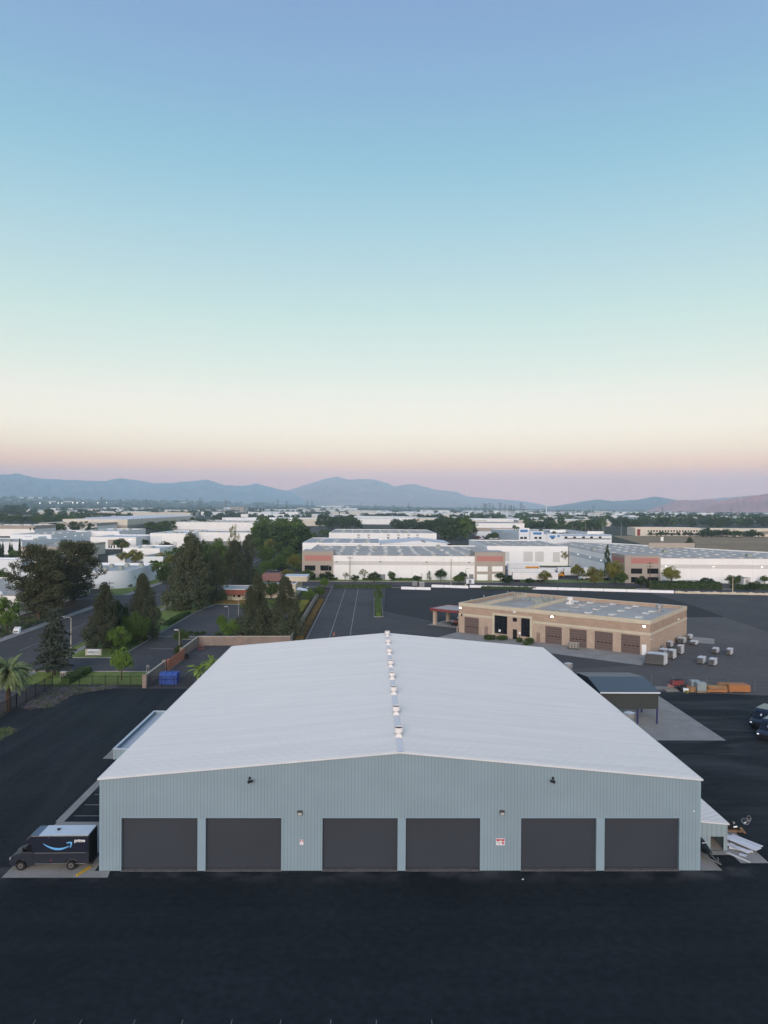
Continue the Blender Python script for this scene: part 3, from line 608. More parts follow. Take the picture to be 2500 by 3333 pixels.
_sky=MB(); _sky.raw([(-.9,-1.4,0),(.9,-1.4,0),(.9,1.4,0),(-.9,1.4,0),(-.75,-1.2,.28),(.75,-1.2,.28),(.75,1.2,.28),(-.75,1.2,.28)],[(0,1,5,4),(1,2,6,5),(2,3,7,6),(3,0,4,7),(4,5,6,7)])
skm=_sky.data('skylight',mat('milky_skylight',(.58,.55,.50),.4,var=.12,scale=1,rnd=.15))
_hv=MB(); _hv.box(-1,-1.3,0,1,1.3,.15); _hv.box(-.9,-1.2,.15,.9,1.2,1.15); _hv.tube((0,.5,1.15),(0,.5,1.32),.42,n=12); _hv.tube((0,-.5,1.15),(0,-.5,1.32),.42,n=12); _hv.box(.9,-.9,.2,1.2,.2,.8)
hvm=_hv.data('rooftop_unit',m_hvac)
_vp=MB(); _vp.tube((0,0,0),(0,0,.7),.1,n=8); _vp.lathe([(.2,.6),(.2,.8),(.0,.95)],8); vpm=_vp.data('vent_pipe',m_alu)
def on_roof(t,H,par,pts,me,name,rz=0,sc=None):
    for (x,y) in pts: inst(name,me,t,(x,y,H-par+.012),rz,scale=sc)
def grid(x0,x1,y0,y1,nx,ny,jit=.8):
    return [(x0+(x1-x0)*(i+.5)/nx+R.uniform(-jit,jit), y0+(y1-y0)*(j+.5)/ny+R.uniform(-jit,jit)) for j in range(ny) for i in range(nx)]
def lamp_px(t,pts,D=None):
    for (px,py) in pts:
        x,z=F(px,py,D or t.location.y); x-=t.location.x
        o=MB().box(x-.25,-.3,z-.1,x+.25,-.004,z+.2).build('wall_lamp',m_grey,t); MB().box(x-.22,-.26,z-.17,x+.22,-.04,z-.104).build('bulb',m_lamp,o)
m_joint=mat('panel_joint',(.45,.45,.46),.8,var=.05)
def joints(t,xs,H,m=None):
    [MB().box(x-.03,-.012,.02,x+.03,-.002,H-.05).build('panel_joint',m or m_joint,t) for x in xs]
# --- A: white distribution warehouse straight behind
YA=299.4; ax0=F(984.5,1860,YA)[0]; ax1=F(1643,1860,YA)[0]; HA=F(1300,1809,YA)[1]; HO=F(1040,1794,YA)[1]
A=hall('long white warehouse with grey roof and pink-banded corner offices behind the white barriers',[(ax0,YA),(ax1,YA),(ax1,384),(ax0,384)],HA,m_white,m_roofg,cop=m_taup2,par=.5)
wx0=F(1085,1850,YA)[0]-ax0; wx1=F(1545,1850,YA)[0]-ax0
for (a,c) in ((-.12,wx0),(wx1,ax1-ax0+.12)):
    o=MB().box(a,-.35,0,c,14,HO).build('corner_office',m_taupe,A)
    MB().face([(a+.4,0,HO+.02),(c-.4,0,HO+.02),(c-.4,13.6,HO+.02),(a+.4,13.6,HO+.02)]).build('office_roof',m_roofg,o)
def off_panel(nm,p,m,y=-.40,lab=None): return fpx(A,nm,p,m,y,lab,d=.046)
off_panel('pink_panel',(992,1807,1079,1825),m_pink); off_panel('pink_panel',(1552,1810,1637,1827),m_pink)
for p in ((992,1840,1027,1857),(1043,1840,1079,1857),(1012,1867,1027,1886),(1043,1867,1055,1886)): off_panel('window',p,m_glass)
for p in ((1552,1843,1587,1860),(1601,1843,1636,1860),(1552,1869,1587,1891),(1601,1869,1636,1891)): off_panel('white_panel',p,m_white)
fpx(A,'paint_band',(1085.5,1826,1544.5,1841),m_band,-.02)
fpx(A,'roller_door',(1238,1869,1254,1890),m_grey,-.04); fpx(A,'panel_door',(1527,1869,1541,1890),m_grey,-.04)
joints(A,[wx0+(wx1-wx0)*i/9 for i in range(1,9)],HA)
for (px,py) in ((1096,1828),(1238,1828),(1388,1829),(1527,1830)):
    x,z=F(px,py,YA); MB().box(x-ax0-.4,-.3,z-.2,x-ax0+.4,-.03,z+.2).build('wall_lamp',m_grey,A)
on_roof(A,HA,.5,grid(4,ax1-ax0-4,6,82,11,7),skm,'skylight'); on_roof(A,HA,.5,[(22,70),(62,75),(30,55),(5,60)],hvm,'rooftop_unit')
B=hall('pale blue-grey roofed warehouse left of the white tent roof, behind the long white warehouse',[(-38,400),(4,400),(4,466),(-38,466)],10,m_white,m_roofb,par=.4); on_roof(B,10,.4,grid(3,40,4,60,4,5),skm,'skylight'); on_roof(B,10,.4,[(9,5),(34,8)],hvm,'rooftop_unit')
# white low gable behind
t=thing('warehouse','white low-pitched roof rising right behind the long white warehouse','warehouse',(4.5,402,0))
gx=[F(1240,1771,402)[0]-4.5, F(1367,1757,402)[0]-4.5, F(1464,1768,402)[0]-4.5]; gz=[9.6,11.6,9.9]
b=MB(); b.raw([(gx[0],0,0),(gx[2],0,0),(gx[2],0,gz[2]),(gx[1],0,gz[1]),(gx[0],0,gz[0]),(gx[0],40,0),(gx[2],40,0),(gx[2],40,gz[2]),(gx[1],40,gz[1]),(gx[0],40,gz[0])],[(0,1,2,3,4),(9,8,7,6,5),(1,6,7,2),(0,4,9,5)]); b.build('wall',m_whitec,t,fix=False)
b=MB(); b.raw([(gx[0]-.5,-.5,gz[0]+.02),(gx[1],-.5,gz[1]+.02),(gx[1],40,gz[1]+.02),(gx[0]-.5,40,gz[0]+.02)],[(0,1,2,3)]); b.raw([(gx[1],-.5,gz[1]+.02),(gx[2]+.5,-.5,gz[2]+.02),(gx[2]+.5,40,gz[2]+.02),(gx[1],40,gz[1]+.02)],[(0,1,2,3)]); b.build('roof',m_roofw,t,fix=False)
x=F(1372,1762,401)[0]-4.5; MB().bar((x,-.6,11.5),(x+2.2,-.6,10.6),.35).build('downpipe',m_dark,t)
x=F(1463,1772,401)[0]-4.5; MB().box(x-1,-1.5,8.6,x+1,-.1,9.8).build('dark_unit',m_dark,t)
Dd=560; dx0=F(1071,1740,Dd)[0]; dx1=F(1421,1740,Dd)[0]; HD=F(1250,1735,Dd)[1]
t=hall('white warehouse with two rows of small grey windows and skylights, beyond the tent roof',[(dx0,Dd),(dx1,Dd),(dx1,652),(dx0,652)],HD,m_white,m_roofg,par=.4)
for px in (1167,1200,1264,1297,1330,1359):
    for (a,c,w) in ((1740,1743.5,8),(1747.5,1754,7)): fpx(t,'window',(px-w/2,a,px+w/2,c),m_grey,-.05)
lamp_px(t,[(1313,1753),(1383,1753)]); on_roof(t,HD,.4,grid(5,75,8,85,9,4),skm,'skylight'); on_roof(t,HD,.4,[(12,12),(40,20),(60,30),(20,50)],hvm,'rooftop_unit')
# --- E: right-hand white warehouse
YE=293; ex0=101.6; ex1=204; HE=F(2300,1818,YE)[1]; HEO=F(2090,1808,YE)[1]
E=hall('long white warehouse on the right with pink-banded glass corner office and lit wall lamps',[(ex0,YE),(ex1,YE),(ex1,312),(170,366),(139,420),(121,440),(ex0,405)],HE,m_white,m_roofg,par=.5,cop=m_taup2)
wxe=F(2149,1850,YE)[0]-ex0
o=MB().box(-.4,-.35,0,wxe,16,HEO).build('corner_office',m_taupe,E); MB().face([(0,0,HEO+.02),(wxe-.4,0,HEO+.02),(wxe-.4,15.5,HEO+.02),(0,15.5,HEO+.02)]).build('office_roof',m_roofg,o)
def ep(nm,p,m,y=-.40): return fpx(E,nm,p,m,y,d=.046)
ep('pink_panel',(2053,1816,2142,1834),m_pink)
for p in ((2053,1850,2089,1867),(2106,1850,2142,1867),(2053,1878,2074,1896),(2106,1878,2142,1896)): ep('window',p,m_glass)
MB().box(-.45,.6,HEO-3.3,-.402,15,HEO-1.1).build('pink_panel',m_pink,E); MB().box(-.45,1.5,4.3,-.402,7,6.6).build('window',m_glass,E); MB().box(-.45,1.5,.3,-.402,7,3).build('window',m_glass,E)
fpx(E,'paint_band',(2149.5,1837,2510,1852),m_band,-.02); fpx(E,'window',(2162,1852,2178,1868),m_glass,-.05)
lamp_px(E,[(2167,1841),(2322,1842),(2480,1844)]); joints(E,[wxe+12.5*i for i in range(1,7)],HE)
m_band2=mat('shaded_side_band',(.52,.56,.60),.7,var=.04)  # grey front band turned the corner, cool side shade put into its colour
MB().box(-.02,16,HE-4.2,-.002,111,HE-2.4).build('side_band',m_band2,E)
for i,(px,py) in enumerate(((1882,1803),(1921,1812),(1957,1822))):
    y,z=S(px,py,ex0); o=MB().box(-.3,y-YE-.25,z-.1,-.004,y-YE+.25,z+.2).build('wall_lamp',m_grey,E); MB().box(-.26,y-YE-.22,z-.17,-.04,y-YE+.22,z-.104).build('bulb',m_lamp,o)
on_roof(E,HE,.5,[p for p in grid(6,98,6,124,11,11) if p[0]<98-max(0,(p[1]-19))*.62 and p[0]+0<95],skm,'skylight'); on_roof(E,HE,.5,[(6,62),(60,20),(35,48)],hvm,'rooftop_unit')
o=fpanel(E,'roof_screen',66,0,66.4,1,m_taupe); bpy.data.objects.remove(o); ALLKIDS[E.name].pop()
b=MB(); b.box(42,86,HE-.4,66,86.5,HE+2.2); b.build('roof_screen',m_taupe,E)
YFF=378; f0=F(1585,1800,YFF)[0]; f1=101.2
Fb=hall('white loading warehouse with grey dock doors across the truck court',[(f0,YFF),(f1,YFF),(f1,450),(f0,450)],F(1700,1778,YFF)[1],m_white,m_roofg,par=.4,cop=m_white)
for p in ((1628,1795,1658,1826),(1704,1795,1734,1828),(1742,1795,1770,1828),(1800,1797,1822,1829)): fpx(Fb,'dock_door',p,m_band,-.06)
on_roof(Fb,10,.4,grid(4,38,8,66,4,4),skm,'skylight')
# blue panelled offices
YG=600; g0=F(1690,1730,YG)[0]; g1=F(1991,1745,YG)[0]
Gb=hall('white office block with bright blue panels beyond the truck court',[(g0,YG),(g1,YG),(g1,742),(g0,742)],8.2,m_whitec,m_roofb,cat='office building',name='office_building',par=.4)
for (a,c,tp_) in ((1688,1722,1721.5),(1724,1768,1729),(1780,1823,1738)):
    xa,zt_=F(a,tp_,YG); xc=F(c,tp_,YG)[0]; MB().box(xa-g0,-2,0,xc-g0,6,zt_).build('office_block',m_whitec,Gb)
for p in ((1692,1724,1716,1732),(1734,1732,1761,1740),(1787,1742,1806,1750),(1812,1741,1820,1748)): fpx(Gb,'blue_panel',p,m_blue,-2.08,d=.078)
o=fpanel(Gb,'blue_stripe',28,7.2,g1-g0,7.7,m_blue,-.05)
for px in (1692,1704,1738,1752,1792): fpx(Gb,'window',(px,1747,px+9,1754),m_glass,-2.06,d=.05)
for px in (1838,1866,1895,1921,1949): fpx(Gb,'window',(px,1746,px+9,1752),m_glass,-.06)
fpx(Gb,'grey_band',(1835,1751,1988,1756),m_grey,-.03); on_roof(Gb,8.2,.4,grid(5,75,8,135,7,8),skm,'skylight'); 
for (x,y) in ((20,120),(40,60),(65,30)): MB().box(x,y,7.85,x+14,y+.4,10).build('roof_screen',m_white,Gb)
lamp_px(Gb,[(1812,1753)])
H_=hall('long warehouse with white upper wall and taupe lower wall, left of the blue office',[(F(1512,1702,842)[0],842),(F(1707,1702,842)[0],842),(F(1707,1702,842)[0],950),(F(1512,1702,842)[0],950)],12,m_white,m_roofg,par=.4)
fpanel(H_,'taupe_panel',.2,.02,F(1707,1702,842)[0]-F(1512,1702,842)[0]-.2,6.6,m_taupe,-.06)
hall('white annex box below the two-tone warehouse, left of the blue office',photo_rect(1620,1686,1718,6,30),6,m_white,m_roofw)
hall('long low white shed behind parked cars left of the blue office',photo_rect(1552,1676,1732,4,18),4,m_whitec,m_roofw,name='shed',cat='shed')
# offices with rows of round-cornered windows, beyond the field
YK=800; k0=F(2068,1730,YK)[0]; k1=F(2283,1730,YK)[0]; HK=F(2170,1718,YK)[1]
Kb=hall('cream two-storey office block with two rows of dark windows beyond the dry field',[(k0,YK),(k1,YK),(k1,826),(k0,826)],HK,m_cream,m_roofg,cat='office building',name='office_building',par=.5,cop=m_white)
fpanel(Kb,'red_entrance',2,.3,5.5,7.4,mat('brick_red_panel',(.22,.05,.045),.7),-.06)
for i in range(19):
    px=2108+i*9.3
    if px<2276:
        for (a,c) in ((1726,1731),(1736.5,1741)): fpx(Kb,'window',(px,a,px+5.2,c),m_glass,-.06)
for i,(a,c,lb) in enumerate(((2304,2390,'cream office block half hidden by trees, right of the window-grid block'),(2388,2445,'cream office wing with close narrow windows beyond the field'),(2447,2560,'cream office block at the right edge beyond the field'))):
    o=hall(lb,[(F(a,1730,YK)[0],YK),(F(c,1730,YK)[0],YK),(F(c,1730,YK)[0],YK+24),(F(a,1730,YK)[0],YK+24)],F(2350,1721,YK)[1],m_cream,m_roofg,cat='office building',name='office_building',par=.5,cop=m_white)
    for k in range(int((c-a)/4.5)):
        if a+k*4.5+6<c: fpx(o,'window',(a+3+k*4.5,1729,a+5.3+k*4.5,1736),m_glass,-.06)
# --- left business park
LB=[ # label, pl, pr, top, H, depth, wall, roof
 ('pale blue-white unit at the left edge with grey roller door, before the cypress row',-120,69,1822.5,7,12,m_whitec,m_roofw,1),
 ('flat-roofed white unit at the left edge with rooftop vents, behind the cypress row',-160,72,1763,7.5,52,m_whitec,m_roofg,2),
 ('white unit with big grey roller door, centre of the cypress row',72,123,1747,9,40,m_whitec,m_roofg,3),
 ('long white unit with three lit wall lamps on its receding side, left park',33,167,1739.5,10,92,m_whitec,m_roofg,4),
 ('wide white hall with smooth blank walls and bulging white roof, left park',248,388.5,1729,10,64,m_white,m_roofw,5),
 ('white showroom with grey-tan entrance panel, behind the tall dark pines',294,443,1748.5,8,45,m_white,m_roofw,6),
 ('blank white hall between cedar trees and showroom',489,618,1736,10,60,m_white,m_roofw,7),
 ('white flat hall with bluish roof behind the tall cedars',625,826,1733,10,50,m_white,m_roofb,8),
 ('bright white low unit with curved roof lights, left of the olive trees',400,520,1785,7,32,m_white,m_roofw,9),
 ('pale unit with brown eave under the cypress row',30,228,1818,5,34,m_cream,m_roofb,10),
 ('cream unit with dark fascia and rooftop unit behind the pine tops',68,220,1780,7,56,m_cream,m_roofg,11),
 ('two-tone white and tan warehouse at the left edge behind the park',-140,113,1710,10,46,m_white,m_roofg,12),
 ('two-tone white and grey-tan warehouse behind the round dark tree',126,316,1702,10,70,m_white,m_roofg,13),
 ('huge cream warehouse with saw-tooth skylights across the left distance',204,415,1690,13,330,m_cream,m_roofw,14),
 ('very long white-fronted warehouse with grey roof and lit lamps, left of the tree belt',551,878,1700,11,140,m_white,m_roofg,15),
 ('low cream warehouse strip behind the cream giant, far left',110,620,1667,11,90,m_cream,m_roofw,16),
 ('slate blue-grey roofed hall at the far left edge',-60,75,1677,8,60,m_taup2,m_roofb,17),
 ('small white-roofed unit with red kerb behind the pines',352,406,1809,4,16,m_white,m_roofb,18),
]
for (lb,pl,pr,tp,H,dp,wm,rm,k) in LB:
    po=photo_rect(pl,pr,tp,H,dp); t=hall(lb,po,H,wm,rm,par=.5,cop=m_white if k in (1,5,6,7,8,9) else (m_taup2 if k in (11,10) else None)); w=po[1][0]-po[0][0]; D=po[0][1]
    if k==1: spx(t,'roller_door',(38,1838,51,1860),m_band2,po[1][0]) if 0 else fpx(t,'roller_door',(37,1838,50,1858),m_grey,-.06)
    if k==2: on_roof(t,H,.5,[(w-14,14),(w-6,30)],hvm,'rooftop_unit')
    if k==3: fpx(t,'roller_door',(81,1759,103,1776),m_grey,-.06)
    if k==4:
        for (px,py) in ((211,1745),(244,1742),(267.5,1740)):
            y,z=S(px,py,po[1][0]); o=MB().box(w+.004,y-D-.3,z-.2,w+.3,y-D+.3,z+.2).build('wall_lamp',m_grey,t); MB().box(w+.04,y-D-.25,z-.3,w+.26,y-D+.25,z-.204).build('bulb',m_lamp,o)
        MB().box(w+.004,14,.1,w+.06,24,6).build('roller_door',m_grey,t); on_roof(t,H,.5,grid(3,w-3,10,60,4,4),skm,'skylight')
    if k==5:
        [MB().box(w+.004,12+9*i,1,w+.06,13+9*i,7).build('window',m_grey,t) for i in range(4)]
    if k==6:
        fpx(t,'tan_panel',(351,1756,374,1775),m_taupe,-.06); fpx(t,'grey_base',(306,1774,338,1783),m_grey,-.06)
        for px in (353,360,370): fpx(t,'window',(px,1775.5,px+4.5,1784),m_glass,-.08)
        lamp_px(t,[(424,1755)])
    if k==7: fpx(t,'grey_side',(489.5,1745,527,1772),m_whitec,-.04)
    if k in (5,7,12,13,15,16): on_roof(t,H,.5,[(w*R.uniform(.1,.9),dp*R.uniform(.1,.8)) for _ in range(6)],hvm,'rooftop_unit',sc=(1.2,1.1,1))
    if k in (2,3,5,7,9): [MB().box(w*(.12+.22*i),-.06,.02,w*(.12+.22*i)+3.4,-.003,4.0).build('roller_door',m_band,t) for i in range(3)]; [MB().box(w*.8+2.2*i,-.06,1,w*.8+2.2*i+1.2,-.003,2.4).build('window',m_glass,t) for i in range(2)]
    if k==8: on_roof(t,H,.5,[(6,6),(16,14),(28,8),(38,20)],hvm,'rooftop_unit'); fpanel(t,'grey_base',.5,.1,w-.5,3.5,m_grey,-.05)
    if k==9: [inst('roof_light',skm,t,(3+6*i,12+3*i,6.6),scale=(3,3,3)) for i in range(2)]; [MB().box(w-7+3.4*i,-2,0,w-5+3.4*i,-.01,1.8).build('utility_box',m_grey,t) for i in range(2)]
    if k in (10,11): fpanel(t,'fascia',-.1,H-1,w+.1,H-.05,m_taupe,-.07); MB().box(w+.003,-.07,H-1,w+.08,dp,H-.05).build('fascia',m_taupe,t)
    if k==11: on_roof(t,H,.5,[(w-8,22),(w-18,30)],hvm,'rooftop_unit',sc=(1.4,1.4,1.2))
    if k in (12,13): fpanel(t,'fascia',-.1,H-3.2,w+.1,H-.05,m_taupe,-.07); MB().box(w+.003,-.07,H-3.2,w+.08,dp,H-.05).build('fascia',m_taupe,t); on_roof(t,H,.5,grid(5,w-5,5,dp-5,6,3),skm,'skylight',sc=(2,1.5,2))
    if k==12: [fpx(t,'window',(109-12*i,1717,113-12*i,1726),m_glass,-.1) for i in range(2)]
    if k==14:
        fpanel(t,'lower_band',0,.1,w,6,m_taupe,-.06); MB().box(w+.003,0,.1,w+.1,dp,6.5).build('lower_band',m_taupe,t)
        b=MB(); [b.yz([(y,12.5),(y+10,12.5),(y+10,14.6)],w-60,w-2) for y in range(20,320,16)]; b.build('sawtooth_rooflights',m_roofw,t)
        [MB().box(20+30*i,40,12.5,24+30*i,44,14.5).build('rooftop_unit',m_white,t) for i in range(2)]
    if k==15:
        fpanel(t,'lower_band',0,.1,w,2.4,m_grey,-.06); lamp_px(t,[(565,1706),(611,1706),(703,1707),(800,1708),(850,1708)]); on_roof(t,H,.5,grid(5,w-5,10,130,9,5),skm,'skylight',sc=(2,2,2))
# rounded white building by the street
po=[(-126,262),(-93.5,262)]+[(-93.5+6.5*math.sin(a),268.5-6.5*math.cos(a)) for a in [PI/2*i/24 for i in range(1,25)]]+[(-87,300),(-126,300)]
t=hall('pale blue-white building with rounded corner and rooftop units by the street bend',po,6.2,m_whitec,m_roofb,par=.9,cop=m_white)
fpanel(t,'grey_base',2,.05,32,1.4,m_band,-.05)
on_roof(t,6.2,.9,[(14,30),(19,28),(24,27),(29,30),(27,12),(31,17),(18,10),(22,20),(34,32)],hvm,'rooftop_unit',sc=(.8,.7,1.1))
po=photo_rect(467,531,1811,6,22); t=hall('small bluish unit with dark sloping eave behind the rounded white building',po,6,m_whitec,m_roofb,cop=m_black); fpanel(t,'window',4,2.6,7,4,m_glass)
# dark-roofed building under the pines
t=hall('white building with dark grey roof under the pines left of the street',[(-140,196.5),(-94,196.5),(-94,246),(-140,246)],5.4,m_white,m_roofg,par=.25,cop=m_taup2)
MB().box(30,30,5.1,46,30.4,6.4).build('roof_screen',m_white,t); o=MB().tube((38,6,5.05),(38,6,5.9),1.2,.8,16).build('roof_vent',m_white,t)
# ------------------------------------------------------------------ tan block garage right of the warehouse
UA=math.atan2(-.6056,.7957)
m_tan=brick(mat('tan_split_block',(.43,.315,.240),.85,var=.08,scale=.3),.8,.4,.94)
m_tan2=brick(mat('pale_tan_block',(.48,.37,.29),.85,var=.08,scale=.3),.8,.4,.94)
m_crm=mat('cream_block_band',(.56,.50,.39),.8,var=.10,scale=.5)
m_rb=mat('blue_grey_gravel_roof',(.48,.44,.39),.9,var=.16,scale=.12,fine=(1,.08))
def ff(px,py,v=0.0):      # point on the block building front wall -> (u,z)
    d=ray(px,py); nx,ny=.6056,.7957; o=Vector((20.76+nx*v,174.33+ny*v)); t=(o.x*nx+o.y*ny)/(d.x*nx+d.y*ny)
    X,Y=d.x*t-20.76,d.y*t-174.33; return (X*.7957-Y*.6056, CAMH+d.z*t)
LU,LV,HB=44.6,28.1,7.05
BR=hall('tan concrete block garage building with cream bands, brown roller doors and grey roof',[(0,0),(LU,0),(LU,LV),(0,LV)],HB,m_tan,m_rb,name='garage_building',cat='garage',par=.75,th=.35,cop=m_crm,loc=(20.76,174.33,0),rz=UA)
b=MB(); e=.035
for (x0,y0,x1,y1) in ((-e,-e,LU+e,-.001),(LU+.001,0,LU+e,LV)): b.box(x0,y0,.02,x1,y1,4.35)
b.build('lower_wall',m_tan2,BR)
b=MB(); e=.09
for (x0,y0,x1,y1) in ((-e,-e,LU+e,-.038),(LU+.038,-.03,LU+e,LV)): b.box(x0,y0,HB-.75,x1,y1,HB)
b.build('top_band',m_crm,BR)
ux=[ff(1340+px*.3858,1850+py*.3858)[0] for px,py in ((683,560),(1022,590))]
for (a,c) in ((-.09,ux[0]),(ux[1],LU+.09)): MB().box(a,-.09,4.1,c,-.038,4.62).build('middle_band',m_crm,BR)
MB().box(LU+.038,-.03,4.1,LU+.09,LV,4.62).build('middle_band',m_crm,BR)
def g3(px,py): return ff(1340+px*.3858,1850+py*.3858)
def g4(px,py): return ff(1860+px*.3858,1900+py*.3858)
p0=g3(683,374); p1=g3(1020,405); zt=(p0[1]+p1[1])/2
MB().box(p0[0],-.16,zt-.45,p1[0],-.10,zt).build('portal_frame',m_crm,BR)
for u in (p0[0],p1[0]-.55): MB().box(u,-.16,.02,u+.55,-.10,zt-.45).build('portal_frame',m_crm,BR)
MB().box(p0[0]+.55,-.11,4.3,p1[0]-.55,-.092,zt-.45).build('portal_panel',m_tan2,BR); MB().box(p0[0]+.55,-.11,.02,p1[0]-.55,-.092,4.3).build('portal_panel',m_tan2,BR)
w0=MB().box(g3(702,470)[0],-.15,.9,g3(808,470)[0],-.112,zt-.55).build('tall_window',m_glass,BR)
w1=MB().box(g3(926,500)[0],-.15,.9,g3(1000,500)[0],-.112,zt-.55).build('tall_window',m_glass,BR)
for w,(a,c) in ((w0,(702,808)),(w1,(926,1000))):
    ua,uc=g3(a,480)[0],g3(c,480)[0]; b=MB(); [b.box(ua,-.17,z,uc,-.152,z+.06) for z in (2.1,3.3,4.4)]; [b.box(ua+(uc-ua)*k-.03,-.17,.9,ua+(uc-ua)*k+.03,-.152,zt-.55) for k in (.33,.66)]; b.build('glazing_bars',m_black,w)
a=g3(855,415); c=g3(890,450); MB().box(a[0],-.15,c[1],c[0],-.112,a[1]).build('small_window',m_glass,BR)
a=g3(856,512); c=g3(890,588); MB().box(a[0],-.15,.03,c[0],-.112,a[1]).build('entrance_door',m_dark,BR)
for (x0,x1,tt) in ((615,645,488),(1055,1085,540)):
    a=g3(x0,tt); c=g3(x1,tt); MB().box(a[0],-.07,.03,c[0],-.038,a[1]).build('side_door',mat('tan_door_paint',(.27,.19,.15),.6),BR)
rolls=[g3(448,410)+g3(567,420), g3(1129,484)+g3(1268,500), g3(1334,506)+g3(1478,522), g4(198,398)+g4(350,414), g4(421,421)+g4(580,440)]
for r_ in rolls:
    u0,z0,u1,z1=r_; z=min(4.08,(z0+z1)/2)
    o=MB().box(u0,-.075,.04,u1,-.038,z).build('roller_door',ribbed(mat('brown_roller_door',(.14,.10,.09),.6,var=.06),2,.55,.05,.75),BR)
    for k in range(4): a=u0+(u1-u0)*(.14+.22*k); MB().box(a,-.09,1.55,a+.5,-.076,1.75).build('vision_panel',m_dark,o)
a=g4(595,518); c=g4(633,560); MB().box(a[0],-.075,.03,c[0],-.038,2.15).build('white_door',m_white,BR)
for (q,lit) in ((g3(418,330),1),(g3(1190,405),1),(g4(620,357),1),(g3(872,370),0)):
    o=MB().box(q[0]-.3,-.4,q[1]-.12,q[0]+.3,-.094,q[1]+.18).build('wall_lamp',m_white if not lit else m_grey,BR)
    if lit: MB().box(q[0]-.25,-.46,q[1]-.16,q[0]+.25,-.405,q[1]+.12).build('bulb',m_lamp,o)
for q in (g3(392,415),g4(676,467)): MB().lathe([(0,.12),(.1,.05),(.12,-.05)],10,(q[0],-.2,q[1])).build('camera_dome',m_white,BR)
q=g4(940,318); MB().box(LU+.1,20,4.9,LU+.4,20.3,5.2).build('camera_dome',m_white,BR)
uq=g3(424,392); MB().box(uq[0]-.2,-.10,uq[1]-.3,uq[0]+.2,-.092,uq[1]+.3).build('unit_number',m_black,BR)
# roof: two cross walls, units, skylights, pipes
def roofuv(px,py,z=HB-.7):
    g=G(px,py,z); X,Y=g.x-20.76,g.y-174.33; return (X*.7957-Y*.6056, X*.6056+Y*.7957)
for (px,py) in ((1739,1935),(1876,1946)):
    u=roofuv(px,py)[0]; MB().box(u-.2,.36,HB-.74,u+.2,LV-.36,HB+.02).build('fire_wall',m_crm,BR)
sq=[(1865+.3858*x-5,1900+.3858*y) for x,y in ((35,150),(90,180),(160,160),(30,200),(215,215),(280,190),(350,172),(145,243),(345,262),(418,230),(480,205),(545,190),(570,285),(630,250),(680,235))]+[(1340+.3858*x,1850+.3858*y) for x,y in ((1280,357),(1365,328),(1440,308),(1510,287),(1490,375),(1560,345),(1620,322),(1390,270))]
for p in sq: u,v=roofuv(*p); inst('skylight',skm,BR,(min(max(u,1.3),LU-1.3),min(max(v,1.5),LV-1.7),HB-.735),scale=(.75,.6,.9))
def onr(pts,me,nm,sc=(1,1,1)):
    for (x,y) in pts: u,v=roofuv(1340+.3858*x,1850+.3858*y); inst(nm,me,BR,(u,v,HB-.735),scale=sc)
onr(((1060,290),(1125,285),(1085,300)),hvm,'rooftop_unit',(1.1,.8,1)); onr(((985,265),(1185,258)),hvm,'rooftop_unit',(.5,.5,.5))
onr(((650,300),(505,285),(610,250),(870,232),(900,225),(810,215),(735,265),(890,315),(955,320),(1110,250),(1340,262),(800,240),(700,250)),vpm,'vent_pipe',(1,1,.9))
for (x,y) in ((1335,300),): u,v=roofuv(1340+.3858*x,1850+.3858*y); b=MB(); b.box(-.7,-.7,0,.7,.7,.5); b.lathe([(.35,.5),(.35,.9),(.7,1.0),(.72,1.7),(.6,1.75),(0,1.7)],18); b.build('exhaust_fan',m_vent,BR,(u,v,HB-.735))
u,v=roofuv(1860+.3858*740,1900+.3858*235); b=MB(); b.box(-.8,-.8,0,.8,.8,.35); b.lathe([(.45,.35),(.45,.7),(.75,.8),(.78,1.6),(.6,1.65),(0,1.6)],18); b.build('exhaust_fan',m_alu,BR,(u,v,HB-.735))
# two-frame conduit stand
u,v=roofuv(1340+.3858*888,1850+.3858*270); b=MB(); [b.bar((sx,sy,0),(sx,sy,1.9),.12) for sx in (-.7,.7) for sy in (-.5,.5)]; b.box(-.8,-.6,1.9,.8,.6,2.05); b.build('pipe_stand',m_taup2,BR,(u,v,HB-.735))
b=MB(); 
for (a,c) in (((6,8),(13,8.4)),((5,12),(9,20)),((17,6),(25,7)),((18,14),(26,13)),((19,22),(27,23))): b.bar((a[0],a[1],HB-.6),(c[0],c[1],HB-.6),.12)
b.build('roof_conduit',m_taup2,BR)
# fuel canopy
m_redf=mat('faded_red_fascia',(.22,.05,.055),.6,var=.1)
CP=thing('canopy','flat canopy with red fascia on four tan block pillars beside the garage','canopy',BL(-11.5,5.2)+(0,),UA)
MB().box(0,0,3.75,11.4,8.5,3.9).build('soffit',m_taupe,CP)
b=MB(); 
for q in ((-.1,-.1,11.4,0),(-.1,8.5,11.4,8.6),(-.1,0,0,8.5)): b.box(q[0],q[1],3.62,q[2],q[3],4.25)
b.build('red_fascia',m_redf,CP); MB().box(.0,.0,3.92,11.4,8.5,4.12).build('canopy_roof',m_roofg,CP)
for (x,y) in ((.9,.9),(8.3,.9),(.9,7.2),(8.3,7.2)): MB().box(x-.4,y-.4,.03,x+.4,y+.4,3.748).build('pillar',m_tan2,CP)
